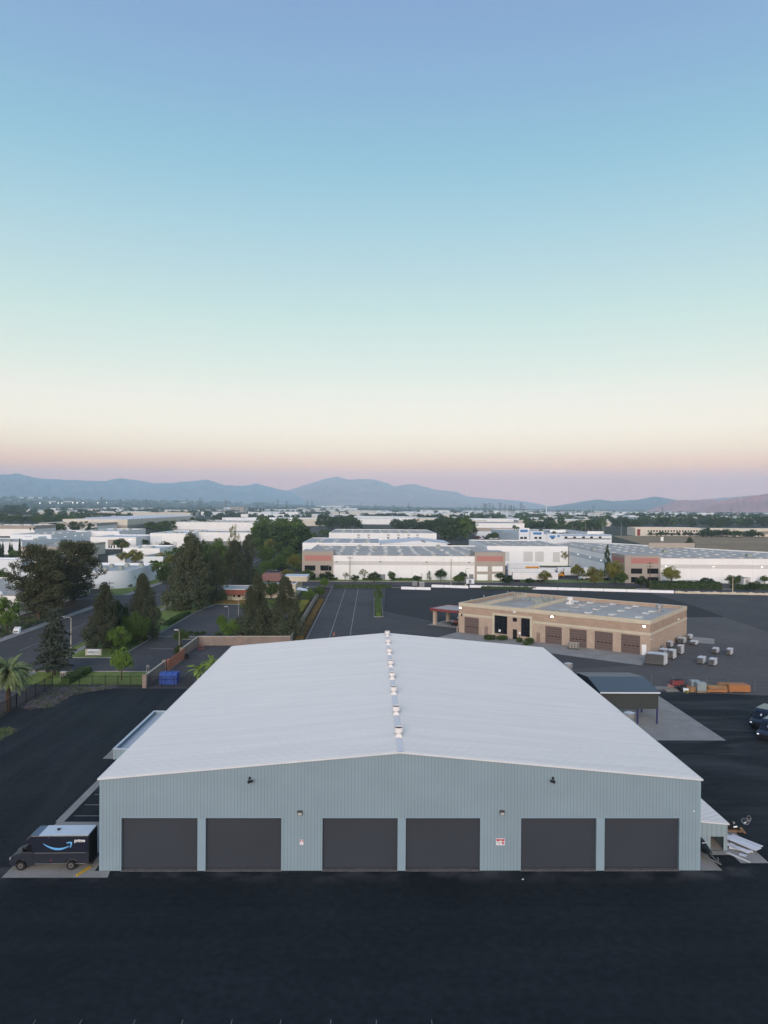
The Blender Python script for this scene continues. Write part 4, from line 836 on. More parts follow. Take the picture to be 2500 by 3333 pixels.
# dark gable shelter
SH=thing('open_shelter','charcoal metal shelter with hanging side walls on thin indigo posts','shelter',(31.6,100.5,0))
m_char=ribbed(mat('charcoal_siding',(.040,.046,.046),.6,var=.08),0,.5,.07,.75); m_slate=ribbed(mat('slate_blue_roof',(.060,.075,.100),.45,var=.08,spec=.5),0,.45,.08,.85)
m_chary=ribbed(mat('charcoal_end_siding',(.018,.022,.030),.6,var=.08),1,.5,.07,.75); m_ind=mat('indigo_steel',(.030,.028,.130),.5)
w,l,ze,zr=8.0,11.8,4.4,5.15
b=MB(); b.box(0,0,2.1,w,.06,ze-.03); b.build('near_siding',m_char,SH)
b=MB(); b.raw([(0,.062,.3),(0,l,.3),(0,l,ze-.03),(0,l/2,zr-.03),(0,.062,ze-.03),(.06,.062,.3),(.06,l,.3),(.06,l,ze-.03),(.06,l/2,zr-.03),(.06,.062,ze-.03)],[(4,3,2,1,0),(5,6,7,8,9),(0,1,6,5),(1,2,7,6),(2,3,8,7),(3,4,9,8),(4,0,5,9)]); b.build('end_siding',m_chary,SH)
for (y0,z0,y1,z1) in ((-.2,ze-.02,l/2,zr),(l/2,zr,l+.2,ze-.02)):
    MB().raw([(-.15,y0,z0),(w+.15,y0,z0),(w+.15,y1,z1),(-.15,y1,z1),(-.15,y0,z0+.06),(w+.15,y0,z0+.06),(w+.15,y1,z1+.06),(-.15,y1,z1+.06)],[(3,2,1,0),(4,5,6,7),(0,1,5,4),(2,3,7,6),(0,4,7,3),(1,2,6,5)]).build('roof_sheet',m_slate,SH)
MB().box(-.17,-.30,ze-.10,w+.17,-.205,ze+.07).build('white_gutter',m_trimw,SH)
for (x,y) in ((w-.1,.2),(5.2,.2),(2.3,.2),(w-.1,l-.2),(5.2,l-.2),(w-.1,6)): MB().box(x-.09,y-.09,.03,x+.09,y+.09,ze-.1).build('post',m_ind,SH)
# ------------------------------------------------------------------ low offices with red tiled skirts
m_tile=ribbed(mat('red_clay_tile',(.26,.085,.05),.8,var=.25,scale=1.5),0,.3,.12,.7); m_tile2=ribbed(mat('brown_clay_tile',(.24,.12,.10),.8,var=.2,scale=1.5),0,.3,.12,.75)
m_stuc=mat('cream_stucco',(.52,.46,.36),.85,var=.06)
D1=229; h0=F(698,1930,D1)[0]; h1=F(832,1930,D1)[0]
H1=hall('low cream office with white flat roof and red tile skirt behind the parking lot',[(h0,D1),(h1,D1),(h1,D1+12),(h0,D1+12)],3.7,m_stuc,m_roofb,name='office_building',cat='office building',par=.25,cop=m_white)
w=h1-h0; b=MB(); b.raw([(-1.1,-1.3,2.35),(w+1.1,-1.3,2.35),(w+.1,-.06,3.6),(-.1,-.06,3.6),(-1.1,-1.3,2.2),(w+1.1,-1.3,2.2)],[(0,1,2,3),(4,5,1,0),(4,0,3),(1,5,2)]); b.build('tile_skirt',m_tile,H1,fix=False)
for i in range(4): MB().bar((1.5+i*3.7,-.05,.3),(1.5+i*3.7+.1,-1.1,2.2),.15).build('brace',m_bark,H1)
for (a,c,m) in ((713,727,m_grey),(760,765,m_glass),(774,783,m_glass),(796,811,m_grey)): fpx(H1,'window',(a,1936,c,1944),m,-.05)
inst('rooftop_unit',hvm,H1,(10.5,8,3.5),scale=(.6,.6,.8)); [inst('vent_pipe',vpm,H1,(x,3,3.5),scale=(.8,.8,.5)) for x in (5.5,6.8)]
D2=238; h0=F(840,1930,D2)[0]; h1=F(962,1930,D2)[0]
H2=hall('cream office with brown tiled mansard and white flat roofs behind the round green tree',[(h0,D2),(h1,D2),(h1,D2+22),(h0,D2+22)],4.5,m_stuc,m_roofb,name='office_building',cat='office building',par=.3,cop=m_white)
w=h1-h0; z0=4.55; b=MB(); b.raw([(-1,9,z0),(6.8,9,z0),(5.6,11.5,6.9),(0,11.5,6.9),(-1,18,z0),(6.8,18,z0),(5.6,15.5,6.9),(0,15.5,6.9)],[(0,1,2,3),(1,5,6,2),(5,4,7,6),(4,0,3,7),(3,2,6,7)]); b.build('mansard_roof',m_tile2,H2)
MB().box(7.6,8,4.55,w+3,16,6.2).build('upper_block',m_stuc,H2); MB().box(7.4,7.8,6.203,w+3.2,16.2,6.35).build('upper_roof',m_roofw,H2)
for x in (3,7): MB().box(x,-.05,1.1,x+1.1,-.004,2.5).build('window',m_glass,H2)
AW=thing('awning','pale blue slanted shade awning right of the cream office','awning',(F(985,1910,232)[0],232,0)); 
MB().raw([(-2,0,3.6),(2.2,-1.2,3.0),(2.6,2,3.2),(-1.6,3,3.9),(-2,0,3.52),(2.2,-1.2,2.92),(2.6,2,3.12),(-1.6,3,3.82)],[(0,1,2,3),(7,6,5,4),(0,4,5,1),(1,5,6,2),(2,6,7,3),(3,7,4,0)]).build('shade_cloth',m_whitec,AW)
for p in ((-1.9,.1,3.5),(2.1,-1,2.95),(2.4,1.8,3.1)): MB().tube((p[0],p[1],.02),p,.05).build('post',m_grey,AW)
# ------------------------------------------------------------------ block walls and sliding gate
m_wall=brick(mat('pinkish_block_wall',(.275,.215,.185),.9,var=.16,scale=.5,coords='Object'),.4,.2,.85)
def wall(label,pts,h,m=m_wall,thk=.22,name='block_wall',cat='wall',pil=None):
    o=pts[0]; t=thing(name,label,cat,(o[0],o[1],0)); b=MB(); q=[(x-o[0],y-o[1]) for x,y in pts]
    for i,(p,r) in enumerate(zip(q,q[1:])):
        b.bar((p[0],p[1],h/2),(r[0],r[1],h/2),thk,h)
        c=MB(); c.bar((p[0],p[1],h+.045),(r[0],r[1],h+.045),thk+.06,.08); c.build('wall_cap',m_crm if m is m_wall else m,t)
    b.build('wall_panel',m,t)
    for (x,y) in (pil or []): MB().box(x-o[0]-.33,y-o[1]-.33,0,x-o[0]+.33,y-o[1]+.33,h+.22).build('pillar',m,t)
    return t
wall('pinkish block wall with a thick end pillar at the black fence, before the gate',[(-36.9,120.2),(-36.9,131.2)],1.95,pil=[(-36.9,120),(-36.9,131.3)])
wall('pinkish block wall running from the orange gate round the small yard corner',[(-36.9,143.2),(-36.9,156.4),(-17.4,157.2)],1.9,pil=[(-36.9,143.1),(-28,156.8)])
wall('long pale boundary wall between office shrubs and striped parking lot',[(-17.4,157.4),(-17.6,200),(-17.9,271)],1.7,m=mat('pale_block_wall',(.30,.26,.22),.9,var=.15))
GT=thing('sliding_gate','salmon orange slatted sliding gate between pinkish wall pillars','gate',(-36.3,131,0)); m_org=ribbed(mat('salmon_gate_paint',(.46,.17,.10),.6,var=.1),1,.18,.12,.7)
MB().box(-.03,.2,.15,.03,11.9,2.0).build('gate_leaf',m_org,GT); b=MB(); b.box(-.05,.15,2.003,.05,11.95,2.1); b.build('top_rail',m_org,GT); MB().box(-.06,0,.02,.06,12.2,.1).build('track',m_grey,GT)
MB().box(.15,11.6,0,.75,12.3,1.0).build('gate_motor',m_black,GT)
for y in (.2,.7): MB().box(-.08,y,.1,.08,y+.12,2.3).build('gate_post',m_org,GT)
# black iron fences
def ironfence(label,pts,h=1.8,sp=2.05,mesh=True):
    o=pts[0]; t=thing('iron_fence',label,'fence',(o[0],o[1],0)); a=Vector((0,0,0))
    for p,r in zip(pts,pts[1:]):
        p=Vector((p[0]-o[0],p[1]-o[1],0)); r=Vector((r[0]-o[0],r[1]-o[1],0)); Ln_=(r-p).length; n=max(1,round(Ln_/sp)); d=(r-p)/n
        rl=MB(); rl.bar(p+Vector((0,0,h-.12)),r+Vector((0,0,h-.12)),.045); rl.bar(p+Vector((0,0,.2)),r+Vector((0,0,.2)),.045); rl.build('rails',m_black,t)
        pk=MB(); k=int(Ln_/.16); dd=(r-p)/k
        for i in range(k): q=p+dd*i; pk.box(q.x-.011,q.y-.011,.1,q.x+.011,q.y+.011,h)
        pk.build('pickets',m_black,t)
        for i in range(n+1): q=p+d*i; MB().box(q.x-.045,q.y-.045,0,q.x+.045,q.y+.045,h+.08).build('post',m_black,t)
    return t
ironfence('black iron picket fence along the lawn behind the fresh black yard',[(-47.7,120.6),(-37.3,120.6)])
ironfence('black iron picket fence in front of the blue crates and small palms',[(-36.4,120.5),(-22,120.5)])
ironfence('black iron picket fence running along the left driveway edge beside the flower bed',[(-51.2,95.6),(-51.9,108),(-52.0,120.4)],h=2.0,sp=3)
ironfence('tall black gate fence section at the left edge below the date palm',[(-51.0,80),(-51.2,95.2)],h=2.2,sp=3.2)
t=thing('gate_post','stout black gate post with grey control box at the left driveway','gate post',(-51.2,95.4,0)); MB().box(-.22,-.22,0,.22,.22,2.5).build('post',m_black,t); MB().box(.5,-.1,0,1.1,.4,.95).build('control_box',m_grey,t)
t=thing('sign_pillar','pale square concrete pillar beside the hedge at the lawn corner','pillar',(*G(207,2222)[:2],0)); MB().box(-.42,-.3,0,.42,.3,1.75).build('shaft',m_conc,t,bevel=.03); MB().box(-.50,-.38,1.753,.50,.38,1.86).build('cap',m_crm,t); MB().box(-.26,-.34,.2,-.14,-.302,1.6).build('dark_groove',m_black,t); MB().box(.08,-.34,.2,.20,-.302,1.6).build('dark_groove',m_black,t)
# monument sign
WS=thing('monument_sign','low white monument sign with blue-grey lettering on the verge','sign',(G(305,2133).x,G(305,2133).y,0))
MB().box(-1.25,-.15,.12,1.25,.15,1.05).build('sign_body',m_white,WS,bevel=.03); b=MB(); b.xz([(-1.3,1.05),(1.3,1.05),(1.1,1.22),(-1.1,1.22)],-.18,.18); b.build('sign_top',m_white,WS)
for x in (-1.55,1.25): MB().box(x,-.25,0,x+.32,.25,1.25).build('end_pillar',m_crm,WS,bevel=.02)
MB().box(-1.25,-.2,0,1.25,.2,.118).build('plinth',m_conc,WS)
text_mesh('lettering','WESCO',.62,mat('blue_grey_letters',(.10,.16,.24),.5),WS,(0,-.165,.60),bold=.012,sx=1.05)
# ------------------------------------------------------------------ trees: unit prototypes (height 1, crown width 1)
def quad(b,c,s,rr,flat=.0,sx=1.0):
    n=Vector((rr.gauss(0,1),rr.gauss(0,1),rr.gauss(0,1)+flat)).normalized()
    u=n.orthogonal().normalized(); a=rr.uniform(0,2*PI); v=n.cross(u); p=u*math.cos(a)+v*math.sin(a); q=n.cross(p)
    p*=s*sx*rr.uniform(.7,1.3); q*=s*rr.uniform(.6,1.1)
    b.v += [tuple(c-p*.5-q*.35),tuple(c+p*.6-q*.2),tuple(c+p*.2+q*.6)]; k=len(b.v); b.f.append([k-3,k-2,k-1]); b.m.append(0)
def clump(b,c,r,n,s,rr,sq=.8,flat=0):
    for _ in range(n):
        d=Vector((rr.gauss(0,1),rr.gauss(0,1),rr.gauss(0,1))).normalized()*r*rr.uniform(.55,1.05); d.z*=sq; quad(b,c+d,s,rr,flat)
def broad(seed,z0=.25,n=46,q=70,s=.055,shape=1.0,r0=.13):
    rr=random.Random(seed); b=MB(); zc=(1+z0)/2; hz=(1-z0)/2
    for i in range(n):
        d=Vector((rr.gauss(0,1),rr.gauss(0,1),rr.gauss(0,1))).normalized(); k=rr.uniform(.35,.86)
        if rr.random()<.6: k=rr.uniform(.7,.92)
        w=.5*(1-.25*max(0,d.z)*(2-shape)); clump(b,Vector((d.x*w*k,d.y*w*k,zc+d.z*hz*k)),rr.uniform(.6,1.15)*r0,q,s,rr,sq=1/ (1.2))
    t=MB(); t.tube((0,0,0),(rr.uniform(-.02,.02),0,z0+.1),.035,.024,8)
    for i in range(5):
        a=rr.uniform(0,2*PI); t.tube((0,0,z0*.9),(.3*math.cos(a),.3*math.sin(a),z0+.3+rr.uniform(0,.15)),.016,.006,5)
    return b,t
def cedar(seed,z0=.06,n=120,q=34,s=.05,w0=.5,pw=.62,top=.07,droop=.05):
    rr=random.Random(seed); b=MB()
    lobes=[(rr.uniform(0,2*PI),rr.uniform(.75,1.15)) for _ in range(7)]
    for i in range(n):
        t=rr.random()**.85; z=z0+(1-z0)*t; a=rr.uniform(0,2*PI)
        wr=w0*((1-t)**pw*.95+top)*(1 if t>.12 else .65+t*3); wr*=.80+.16*math.sin(a*3+seed+t*9)+.10*math.sin(a*5-t*21)+rr.uniform(-.12,.16)
        k=rr.uniform(.55,1.0); r=wr*k
        r*=1+.22*math.cos(a-seed*1.3-t*2); clump(b,Vector((r*math.cos(a),r*math.sin(a),z-droop*k)),.055+.05*(1-t),q,s*(.6+.5*(1-t)),rr,sq=.75)
    t=MB(); t.tube((0,0,0),(0,0,.93),.032,.006,8)
    return b,t
def deodar(seed):
    rr=random.Random(seed); b=MB(); t=MB(); t.tube((0,0,0),(0,0,.98),.028,.005,8)
    for L_ in range(15):
        z=.14+.83*(L_/14)**.95; ln=.5*(1-(z-.14)/.92)**.8*rr.uniform(.8,1.1)+.02
        for k in range(7 if L_<11 else 5):
            a=2*PI*k/7+rr.uniform(-.35,.35)+L_; l2=ln*rr.uniform(.65,1.1); dirv=Vector((math.cos(a),math.sin(a),0))
            t.tube((0,0,z),tuple(dirv*l2+Vector((0,0,z+.015-l2*.10))),.006,.002,4)
            m=max(4,int(26*l2/.5))
            for i in range(m):
                f=(i+.5)/m; c=dirv*l2*f+Vector((0,0,z+.02*(1-f)-.09*l2*f)); wd=.10*math.sin(PI*min(1,f*.9+.12))+.015
                side=Vector((-dirv.y,dirv.x,0))
                for j in range(7): quad(b,c+side*rr.uniform(-wd,wd)+Vector((0,0,rr.uniform(-.018,.006))),.034,rr,flat=1.5,sx=1.3)
    return b,t
def pine(seed):
    rr=random.Random(seed); b=MB(); t=MB(); t.tube((0,0,0),(.02,.01,.85),.030,.010,8)
    for i in range(150):
        z=rr.uniform(.15,.97); a=rr.uniform(0,2*PI); w=.5*(1-((z-.45)/.62)**2*.8)*(.85+.15*math.sin(a*3+z*8)) if z>.4 else .5*(.55+(z-.15)*1.7)*(.8+.2*math.sin(a*2+seed)); r=w*rr.uniform(.3,.95)
        c=Vector((r*math.cos(a),r*math.sin(a),z)); t.tube((.01,0,z-.10),tuple(c-Vector((0,0,.02))),.008,.003,4)
        clump(b,c,rr.uniform(.07,.12),150,.023,rr,sq=.6,flat=.5)
    return b,t
def cypress(seed):
    rr=random.Random(seed); b=MB()
    for i in range(60):
        z=.04+.95*i/60; w=.46*math.sin(PI*min(1,(z*.85+.12)))**.7*(1-z**4*.7); a=rr.uniform(0,2*PI)
        clump(b,Vector((w*.5*math.cos(a),w*.5*math.sin(a),z)),w*.62,26,.12,rr,sq=.35)
    t=MB(); t.tube((0,0,0),(0,0,.3),.06,.05,6); return b,t
def fronds(seed,n=26,L0=1.0,droop=1.0,w=.09,leaf=18):
    rr=random.Random(seed); b=MB()
    for i in range(n):
        a=2*PI*i/n*2.4+rr.uniform(-.2,.2); el=rr.uniform(-.25,1.25); l=L0*rr.uniform(.8,1.05); pts=[]; p=Vector((0,0,0)); d=Vector((math.cos(a)*math.cos(el),math.sin(a)*math.cos(el),math.sin(el)))
        st_=10
        for k in range(st_+1): pts.append(p.copy()); p=p+d*(l/st_); d=(d+Vector((0,0,-.17*droop))).normalized()
        for k in range(st_):
            a0,a1=pts[k],pts[k+1]; ax=(a1-a0).normalized(); sd=ax.cross(Vector((0,0,1))); sd=sd.normalized() if sd.length>.01 else Vector((1,0,0))
            b.raw([a0-sd*.012,a0+sd*.012,a1+sd*.01,a1-sd*.01],[(0,1,2,3)])
            for j in range(5):
                c=a0+(a1-a0)*(j/5); wl=(w*3.6*math.sin(PI*min(.97,(k+j/5+1)/(st_+1)))+.03)*L0/3
                for sg_ in (-1,1):
                    tip=c+sd*sg_*wl+ax*wl*.6-Vector((0,0,wl*.55)); b.raw([c,c+ax*.10,tip],[(0,1,2)])
    return b
TP={}
def proto(kind):
    if kind in TP: return TP[kind]
    nm,v=kind.split(':') if ':' in kind else (kind,'0'); v=int(v)
    lm={'broad':m_leaf,'fresh':m_leafb,'olive':m_leafy,'dark':m_leafd,'cedar':m_cedar,'slim':m_cedar,'green':m_leaf,'deodar':m_deod,'pine':m_pine,'cypress':m_cyp,'conif':m_leafd,'willow':m_leaf,'bare':m_leafy,'far':m_leafd,'farg':m_leaf,'farn':m_cyp,'pyr':m_leaf}[nm]
    if nm in('broad','fresh','olive','dark','green'): b,t=broad(11+v*7,z0=.28 if v%2 else .20,n=60+v*4,q=120,s=.036)
    elif nm=='cedar': b,t=cedar(5+v,n=210,q=92,s=.029)
    elif nm=='slim': b,t=cedar(31+v,z0=.03,n=170,q=85,pw=.5,top=.12,s=.030)
    elif nm=='conif': b,t=cedar(51+v,z0=.12,n=70,q=26,pw=.7,top=.10,s=.06)
    elif nm=='pyr': b,t=cedar(71+v,z0=.16,n=70,q=34,pw=.42,top=.16,s=.055,droop=0)
    elif nm=='bare': b,t=broad(91,z0=.35,n=22,q=26,s=.05,r0=.10)
    elif nm=='willow': b,t=broad(61+v,z0=.18,n=60,q=50,r0=.11)
    elif nm=='far': b,t=broad(81+v,z0=.10,n=26,q=34,s=.10,r0=.17)
    elif nm=='farg': b,t=broad(85+v,z0=.10,n=26,q=34,s=.10,r0=.17)
    elif nm=='farn': b,t=cedar(88+v,z0=.05,n=40,q=16,s=.10,pw=.6,top=.1)
    elif nm=='deodar': b,t=deodar(4+v)
    elif nm=='pine': b,t=pine(8+v)
    elif nm=='cypress': b,t=cypress(3+v)
    TP[kind]=(b.data(nm+'_crown',lm),t.data(nm+'_trunk',m_bark)); return TP[kind]
def tree(kind,loc,h,w,label,group=None,name='tree',rz=None,cat='tree'):
    c,t=proto(kind); w*={'cedar':1.35,'slim':1.4,'pine':1.25,'deodar':1.1,'conif':1.3}.get(kind.split(':')[0],1.12); o=thing(name,label,cat,loc,rz if rz is not None else R.uniform(0,6.28),group,scale=(w,w,h))
    inst('crown',c,o); inst('trunk',t,o); return o
def tpx(kind,px,by,ty,wpx,label,group=None,name='tree',cat='tree'):
    g=G(px,by); sc_=2390/g.y; return tree(kind,(g.x,g.y,0),(by-ty)/sc_,wpx/sc_,label,group,name,cat=cat)
TREES=[ # kind, px, base, top, width, name, label
('deodar:0',176,2196,1980,150,'deodar_cedar','dark layered deodar with tiered drooping branches on the lawn beside the street'),
('cedar:0',338,2111,1893,95,'conifer','tall brown-green conifer on the verge just behind the low white sign'),
('cedar:1',462,2080,1866,98,'conifer','broad brown-green conifer rising at the right end of the verge tree cluster'),
('dark:0',388,2085,1942,62,'tree','dark bushy tree wedged between the two verge conifers'),
('fresh:0',389,2117,2031,72,'tree','light green bushy tree right of the low white sign'),
('broad:0',459,2096,1998,60,'tree','mid-green leafy tree in front of the broad verge conifer, by the long hedge'),
('green:0',428,2090,1985,64,'tree','green bushy tree filling the gap before the broad verge conifer'),
('green:1',497,2052,1972,52,'tree','green tree at the right flank of the broad verge conifer, above the long hedge'),
('dark:1',545,1930,1838,60,'tree','dark green tree behind the tall brown utility pole'),
('broad:0',735,1878,1782,74,'tree','leafy green crown in the gap left of the dark conifer pair'),
('broad:1',676,1870,1792,60,'tree','leafy crown behind the slim conifers of the office lawn'),
('green:0',846,1808,1745,58,'tree','green crown where the avenue meets the dark conifer pair'),
('fresh:1',396,2214,2110,68,'street_tree','round light green lollipop tree with pale trunk on the lawn by the fence'),
('pine:0',127,2019,1776,165,'pine_tree','huge spreading grey-green pine, nearer the street corner, left of the pair'),
('pine:1',168,1996,1806,110,'pine_tree','smaller dark pine squeezed between the two huge pines'),
('pine:2',237,1966,1764,185,'pine_tree','huge dark spreading pine beside the rounded white building'),
('dark:1',422,1908,1862,34,'tree','small dark ball-headed tree in front of the rounded white building'),
('willow:0',521,1896,1818,56,'tree','loose mid-green tree on the grass strip by the street bend'),
('willow:1',497,1882,1824,40,'tree','loose green tree tucked behind its twin at the street bend'),
('olive:0',441,1837,1784,54,'tree','larger round yellow-olive tree behind the rounded white building'),
('olive:1',401,1834,1796,40,'tree','smaller round yellow-olive tree left of its larger neighbour'),
('dark:0',395,1792,1749,50,'tree','dark round tree covering the white showroom front'),
('olive:0',405,1795,1760,30,'tree','yellow-green round tree overlapping the dark showroom tree'),
('broad:1',458,1783,1753,46,'tree','mid-green tree right of the showroom'),
('olive:1',501,1778,1758,34,'tree','low olive dome tree before the blank white hall'),
('dark:1',537,1812,1763,52,'tree','dark reddish-green tree left of the tall cedars'),
('olive:0',535,1850,1795,66,'tree','dark olive leafy tree at the foot of the tall cedar group'),
('cedar:2',618,1984,1732,128,'conifer','largest brown-green conifer on the office lawn left of the red-skirted office'),
('slim:0',582,1975,1790,62,'conifer','slim conifer joined to the left flank of the largest office-lawn conifer'),
('dark:0',655,1880,1748,40,'tree','thin dark ragged tree above the largest office-lawn conifer'),
('broad:0',700,1840,1745,76,'tree','broad yellowish-green crown seen between the conifer groups'),
('slim:1',704,1962,1786,68,'conifer','dense slim conifer left of the dark conifer pair behind the red-skirted office'),
('slim:2',760,1922,1757,76,'conifer','left and broader of the dark conifer pair behind the red-skirted office'),
('slim:0',808,1912,1737,60,'conifer','right and taller of the dark conifer pair behind the red-skirted office'),
('bare:0',760,1860,1703,44,'tree','sparse ragged treetop poking above the dark conifer pair'),
('cedar:0',839,2080,1862,100,'conifer','left of the two bushy conifers in the office parking lot'),
('cedar:1',926,2078,1874,104,'conifer','right of the two bushy conifers in the office parking lot, by the boundary wall'),
('fresh:0',748,2079,2012,68,'tree','bright leafy shrub-like tree on the parking island'),
('fresh:1',722,2060,2000,34,'tree','small loose light green tree behind the parking island shrub tree'),
('broad:1',590,2102,2048,46,'tree','small round tree with lamp post beside the orange gate'),
('broad:0',882,1948,1885,52,'tree','round green tree standing before the cream mansard office'),
('fresh:0',841,1890,1842,46,'tree','bright yellow-green tree behind the cream mansard office roof'),
('broad:1',864,1873,1824,40,'tree','mid-green tree above the brown mansard roof'),
('broad:0',868,1840,1772,58,'tree','olive-topped round tree in the avenue left of the far street'),
('olive:0',893,1812,1751,66,'tree','broad olive-green crown mid-way up the avenue'),
('green:0',892,1862,1816,34,'tree','small round green tree on the far parking edge, left'),
('green:1',912,1845,1801,30,'tree','small green tree at the bend of the far parking drive'),
('green:0',940,1830,1772,42,'tree','rounded green tree at the end of the avenue row'),
('olive:1',958,1860,1804,46,'tree','yellow-green tree left of the pink-banded corner office'),
('broad:0',972,1832,1798,26,'tree','small green tree against the left edge of the pink-banded office'),
('olive:1',934,1880,1854,44,'tree','low wide olive tree on the far parking drive'),
('broad:1',998,1892,1853,46,'tree','round tree hiding the ground floor of the pink-banded office'),
('dark:0',1062,1893,1858,50,'tree','dark tree pair at the joint of office and white wall'),
('fresh:1',1056,1920,1881,28,'tree','narrow green tree at the corner of the striped parking lot'),
('fresh:0',1004,1958,1913,44,'tree','yellow-green tree inside the boundary wall below the white warehouse'),
('broad:1',1040,1952,1907,34,'tree','green tree against the boundary wall top, beside the yellow-green one'),
('pyr:0',1231,1955,1900,31,'street_tree','egg-shaped green tree at the head of the narrow hedge island in the parking lot'),
('dark:1',1003,1795,1769,26,'tree','dark little tree at the left end of the blue-grey roofed warehouse'),
('bare:0',1123,1888,1862,26,'street_tree','wispy tree at the left end of the white warehouse wall'),
('dark:0',1155,1894,1869,30,'street_tree','low dark round tree left of the tall pole before the white warehouse'),
('bare:0',1186,1888,1850,34,'street_tree','spreading dark open tree right of the tall pole before the white warehouse'),
('dark:1',1218,1897,1861,40,'street_tree','wide dark round tree before the white warehouse, above the egg-shaped tree'),
('broad:0',1274,1892,1856,24,'street_tree','small pointed green tree before the white warehouse wall'),
('dark:0',1357,1896,1871,30,'street_tree','squat dark tree beside the grey utility cabinets'),
('pyr:1',1397,1891,1858,15,'street_tree','narrow upright green tree in the middle of the white wall'),
('dark:1',1435,1893,1852,37,'street_tree','round dark tree left of the utility pole on the white wall'),
('dark:0',1503,1892,1859,34,'street_tree','darker rear tree of the pair next to the lamp standard'),
('broad:1',1493,1902,1872,38,'street_tree','greener front tree of the pair next to the lamp standard'),
('dark:1',1628,1890,1864,32,'street_tree','dark tree before the white panels of the right corner office'),
('dark:0',1650,1903,1875,42,'street_tree','dark spreading tree before the parked white trailers'),
('dark:1',1724,1906,1881,32,'street_tree','low dark tree at the mouth of the truck court'),
('olive:0',1771,1896,1854,44,'street_tree','round yellow-green tree at the truck court entrance'),
('pyr:0',1780,1838,1777,42,'tree','tall pointed green tree on the truck court island'),
('olive:1',1727,1833,1806,38,'tree','low yellow tree at the left end of the truck court island'),
('olive:0',1762,1835,1808,28,'tree','low yellow-green tree below the pointed island tree'),
('olive:1',1831,1840,1784,42,'tree','tall yellowish tree right of the pointed island tree'),
('olive:1',1880,1892,1837,42,'street_tree','yellow-green tree in front of the white box truck'),
('olive:0',1935,1910,1839,58,'street_tree','big round yellow-green tree left of the narrow conifer'),
('conif:0',1976,1890,1770,30,'conifer','narrow dark conifer rising above the right warehouse wall'),
('olive:0',2002,1900,1817,56,'street_tree','tall olive tree right of the narrow conifer'),
('broad:1',2022,1908,1862,44,'street_tree','green tree against the angled office corner'),
('dark:0',2086,1914,1871,42,'street_tree','dark tree before the glass corner office'),
('olive:1',2185,1906,1844,56,'street_tree','broad green tree hiding the first window right of the corner office'),
('dark:1',2254,1893,1861,38,'street_tree','dark flat-topped tree mid-way along the right warehouse'),
('dark:0',2302,1908,1877,46,'street_tree','low spreading dark tree beside the thick shrub belt'),
('bare:0',2361,1896,1858,46,'street_tree','large reddish open tree left of the beige lot lamp'),
('broad:0',2386,1909,1869,46,'street_tree','green tree behind the beige lot lamp'),
('dark:1',2409,1900,1872,26,'street_tree','small dark tree left of the grey shed block'),
('dark:0',2455,1927,1887,38,'street_tree','dark round tree at the right end of the white kerb wall'),
('broad:1',2489,1902,1873,28,'street_tree','green tree cut by the right edge before the right warehouse'),
('cedar:2',2245,1781,1748,30,'tree','lone dense tree standing in the dry field behind the right warehouse'),
('dark:0',1966,1768,1744,22,'tree','round dark bush tree at the right end of the blue-panelled office'),
('fresh:0',22,2060,1932,80,'tree','bright green tree at the left edge before the dark-roofed building'),
('broad:1',8,1925,1852,62,'tree','thin grey-green tree at the left edge beneath the roller door'),
('broad:0',45,1935,1868,52,'tree','mid-green tree left of the huge pines'),
('fresh:1',48,1822,1790,34,'tree','light green bush tree at the foot of the cypress row'),
]
for (k,px,by,ty,w,nm,lb) in TREES: tpx(k,px,by,ty,w,lb,name=nm,group='street trees along the white warehouses' if nm=='street_tree' else None)
for i,(px,h) in enumerate(((2,46),(9,52),(32,50),(39,46),(64,62),(93,50),(99,36),(120,48),(132,42),(150,36),(177,36),(199,44),(204,50),(230,48))):
    lb=['leftmost pencil cypress at the picture edge','second pencil cypress, taller, beside the leftmost','cypress left of the bushy pair gap','cypress standing just behind the third one','tallest pencil cypress of the row','pencil cypress before the big grey roller door','short cypress right of the roller door one','slim cypress at the cream fascia left end','slim cypress just right of the fascia end','small cypress tip above the left pine','small cypress tip above the middle of the left pine','cypress tip between the two huge pines, lower','cypress tip between the two huge pines, higher','rightmost pencil cypress beside the cream unit'][i]
    tpx('cypress:%d'%(i%3),px,1816,1816-h,9,lb,'pencil cypresses in a row','cypress_tree')
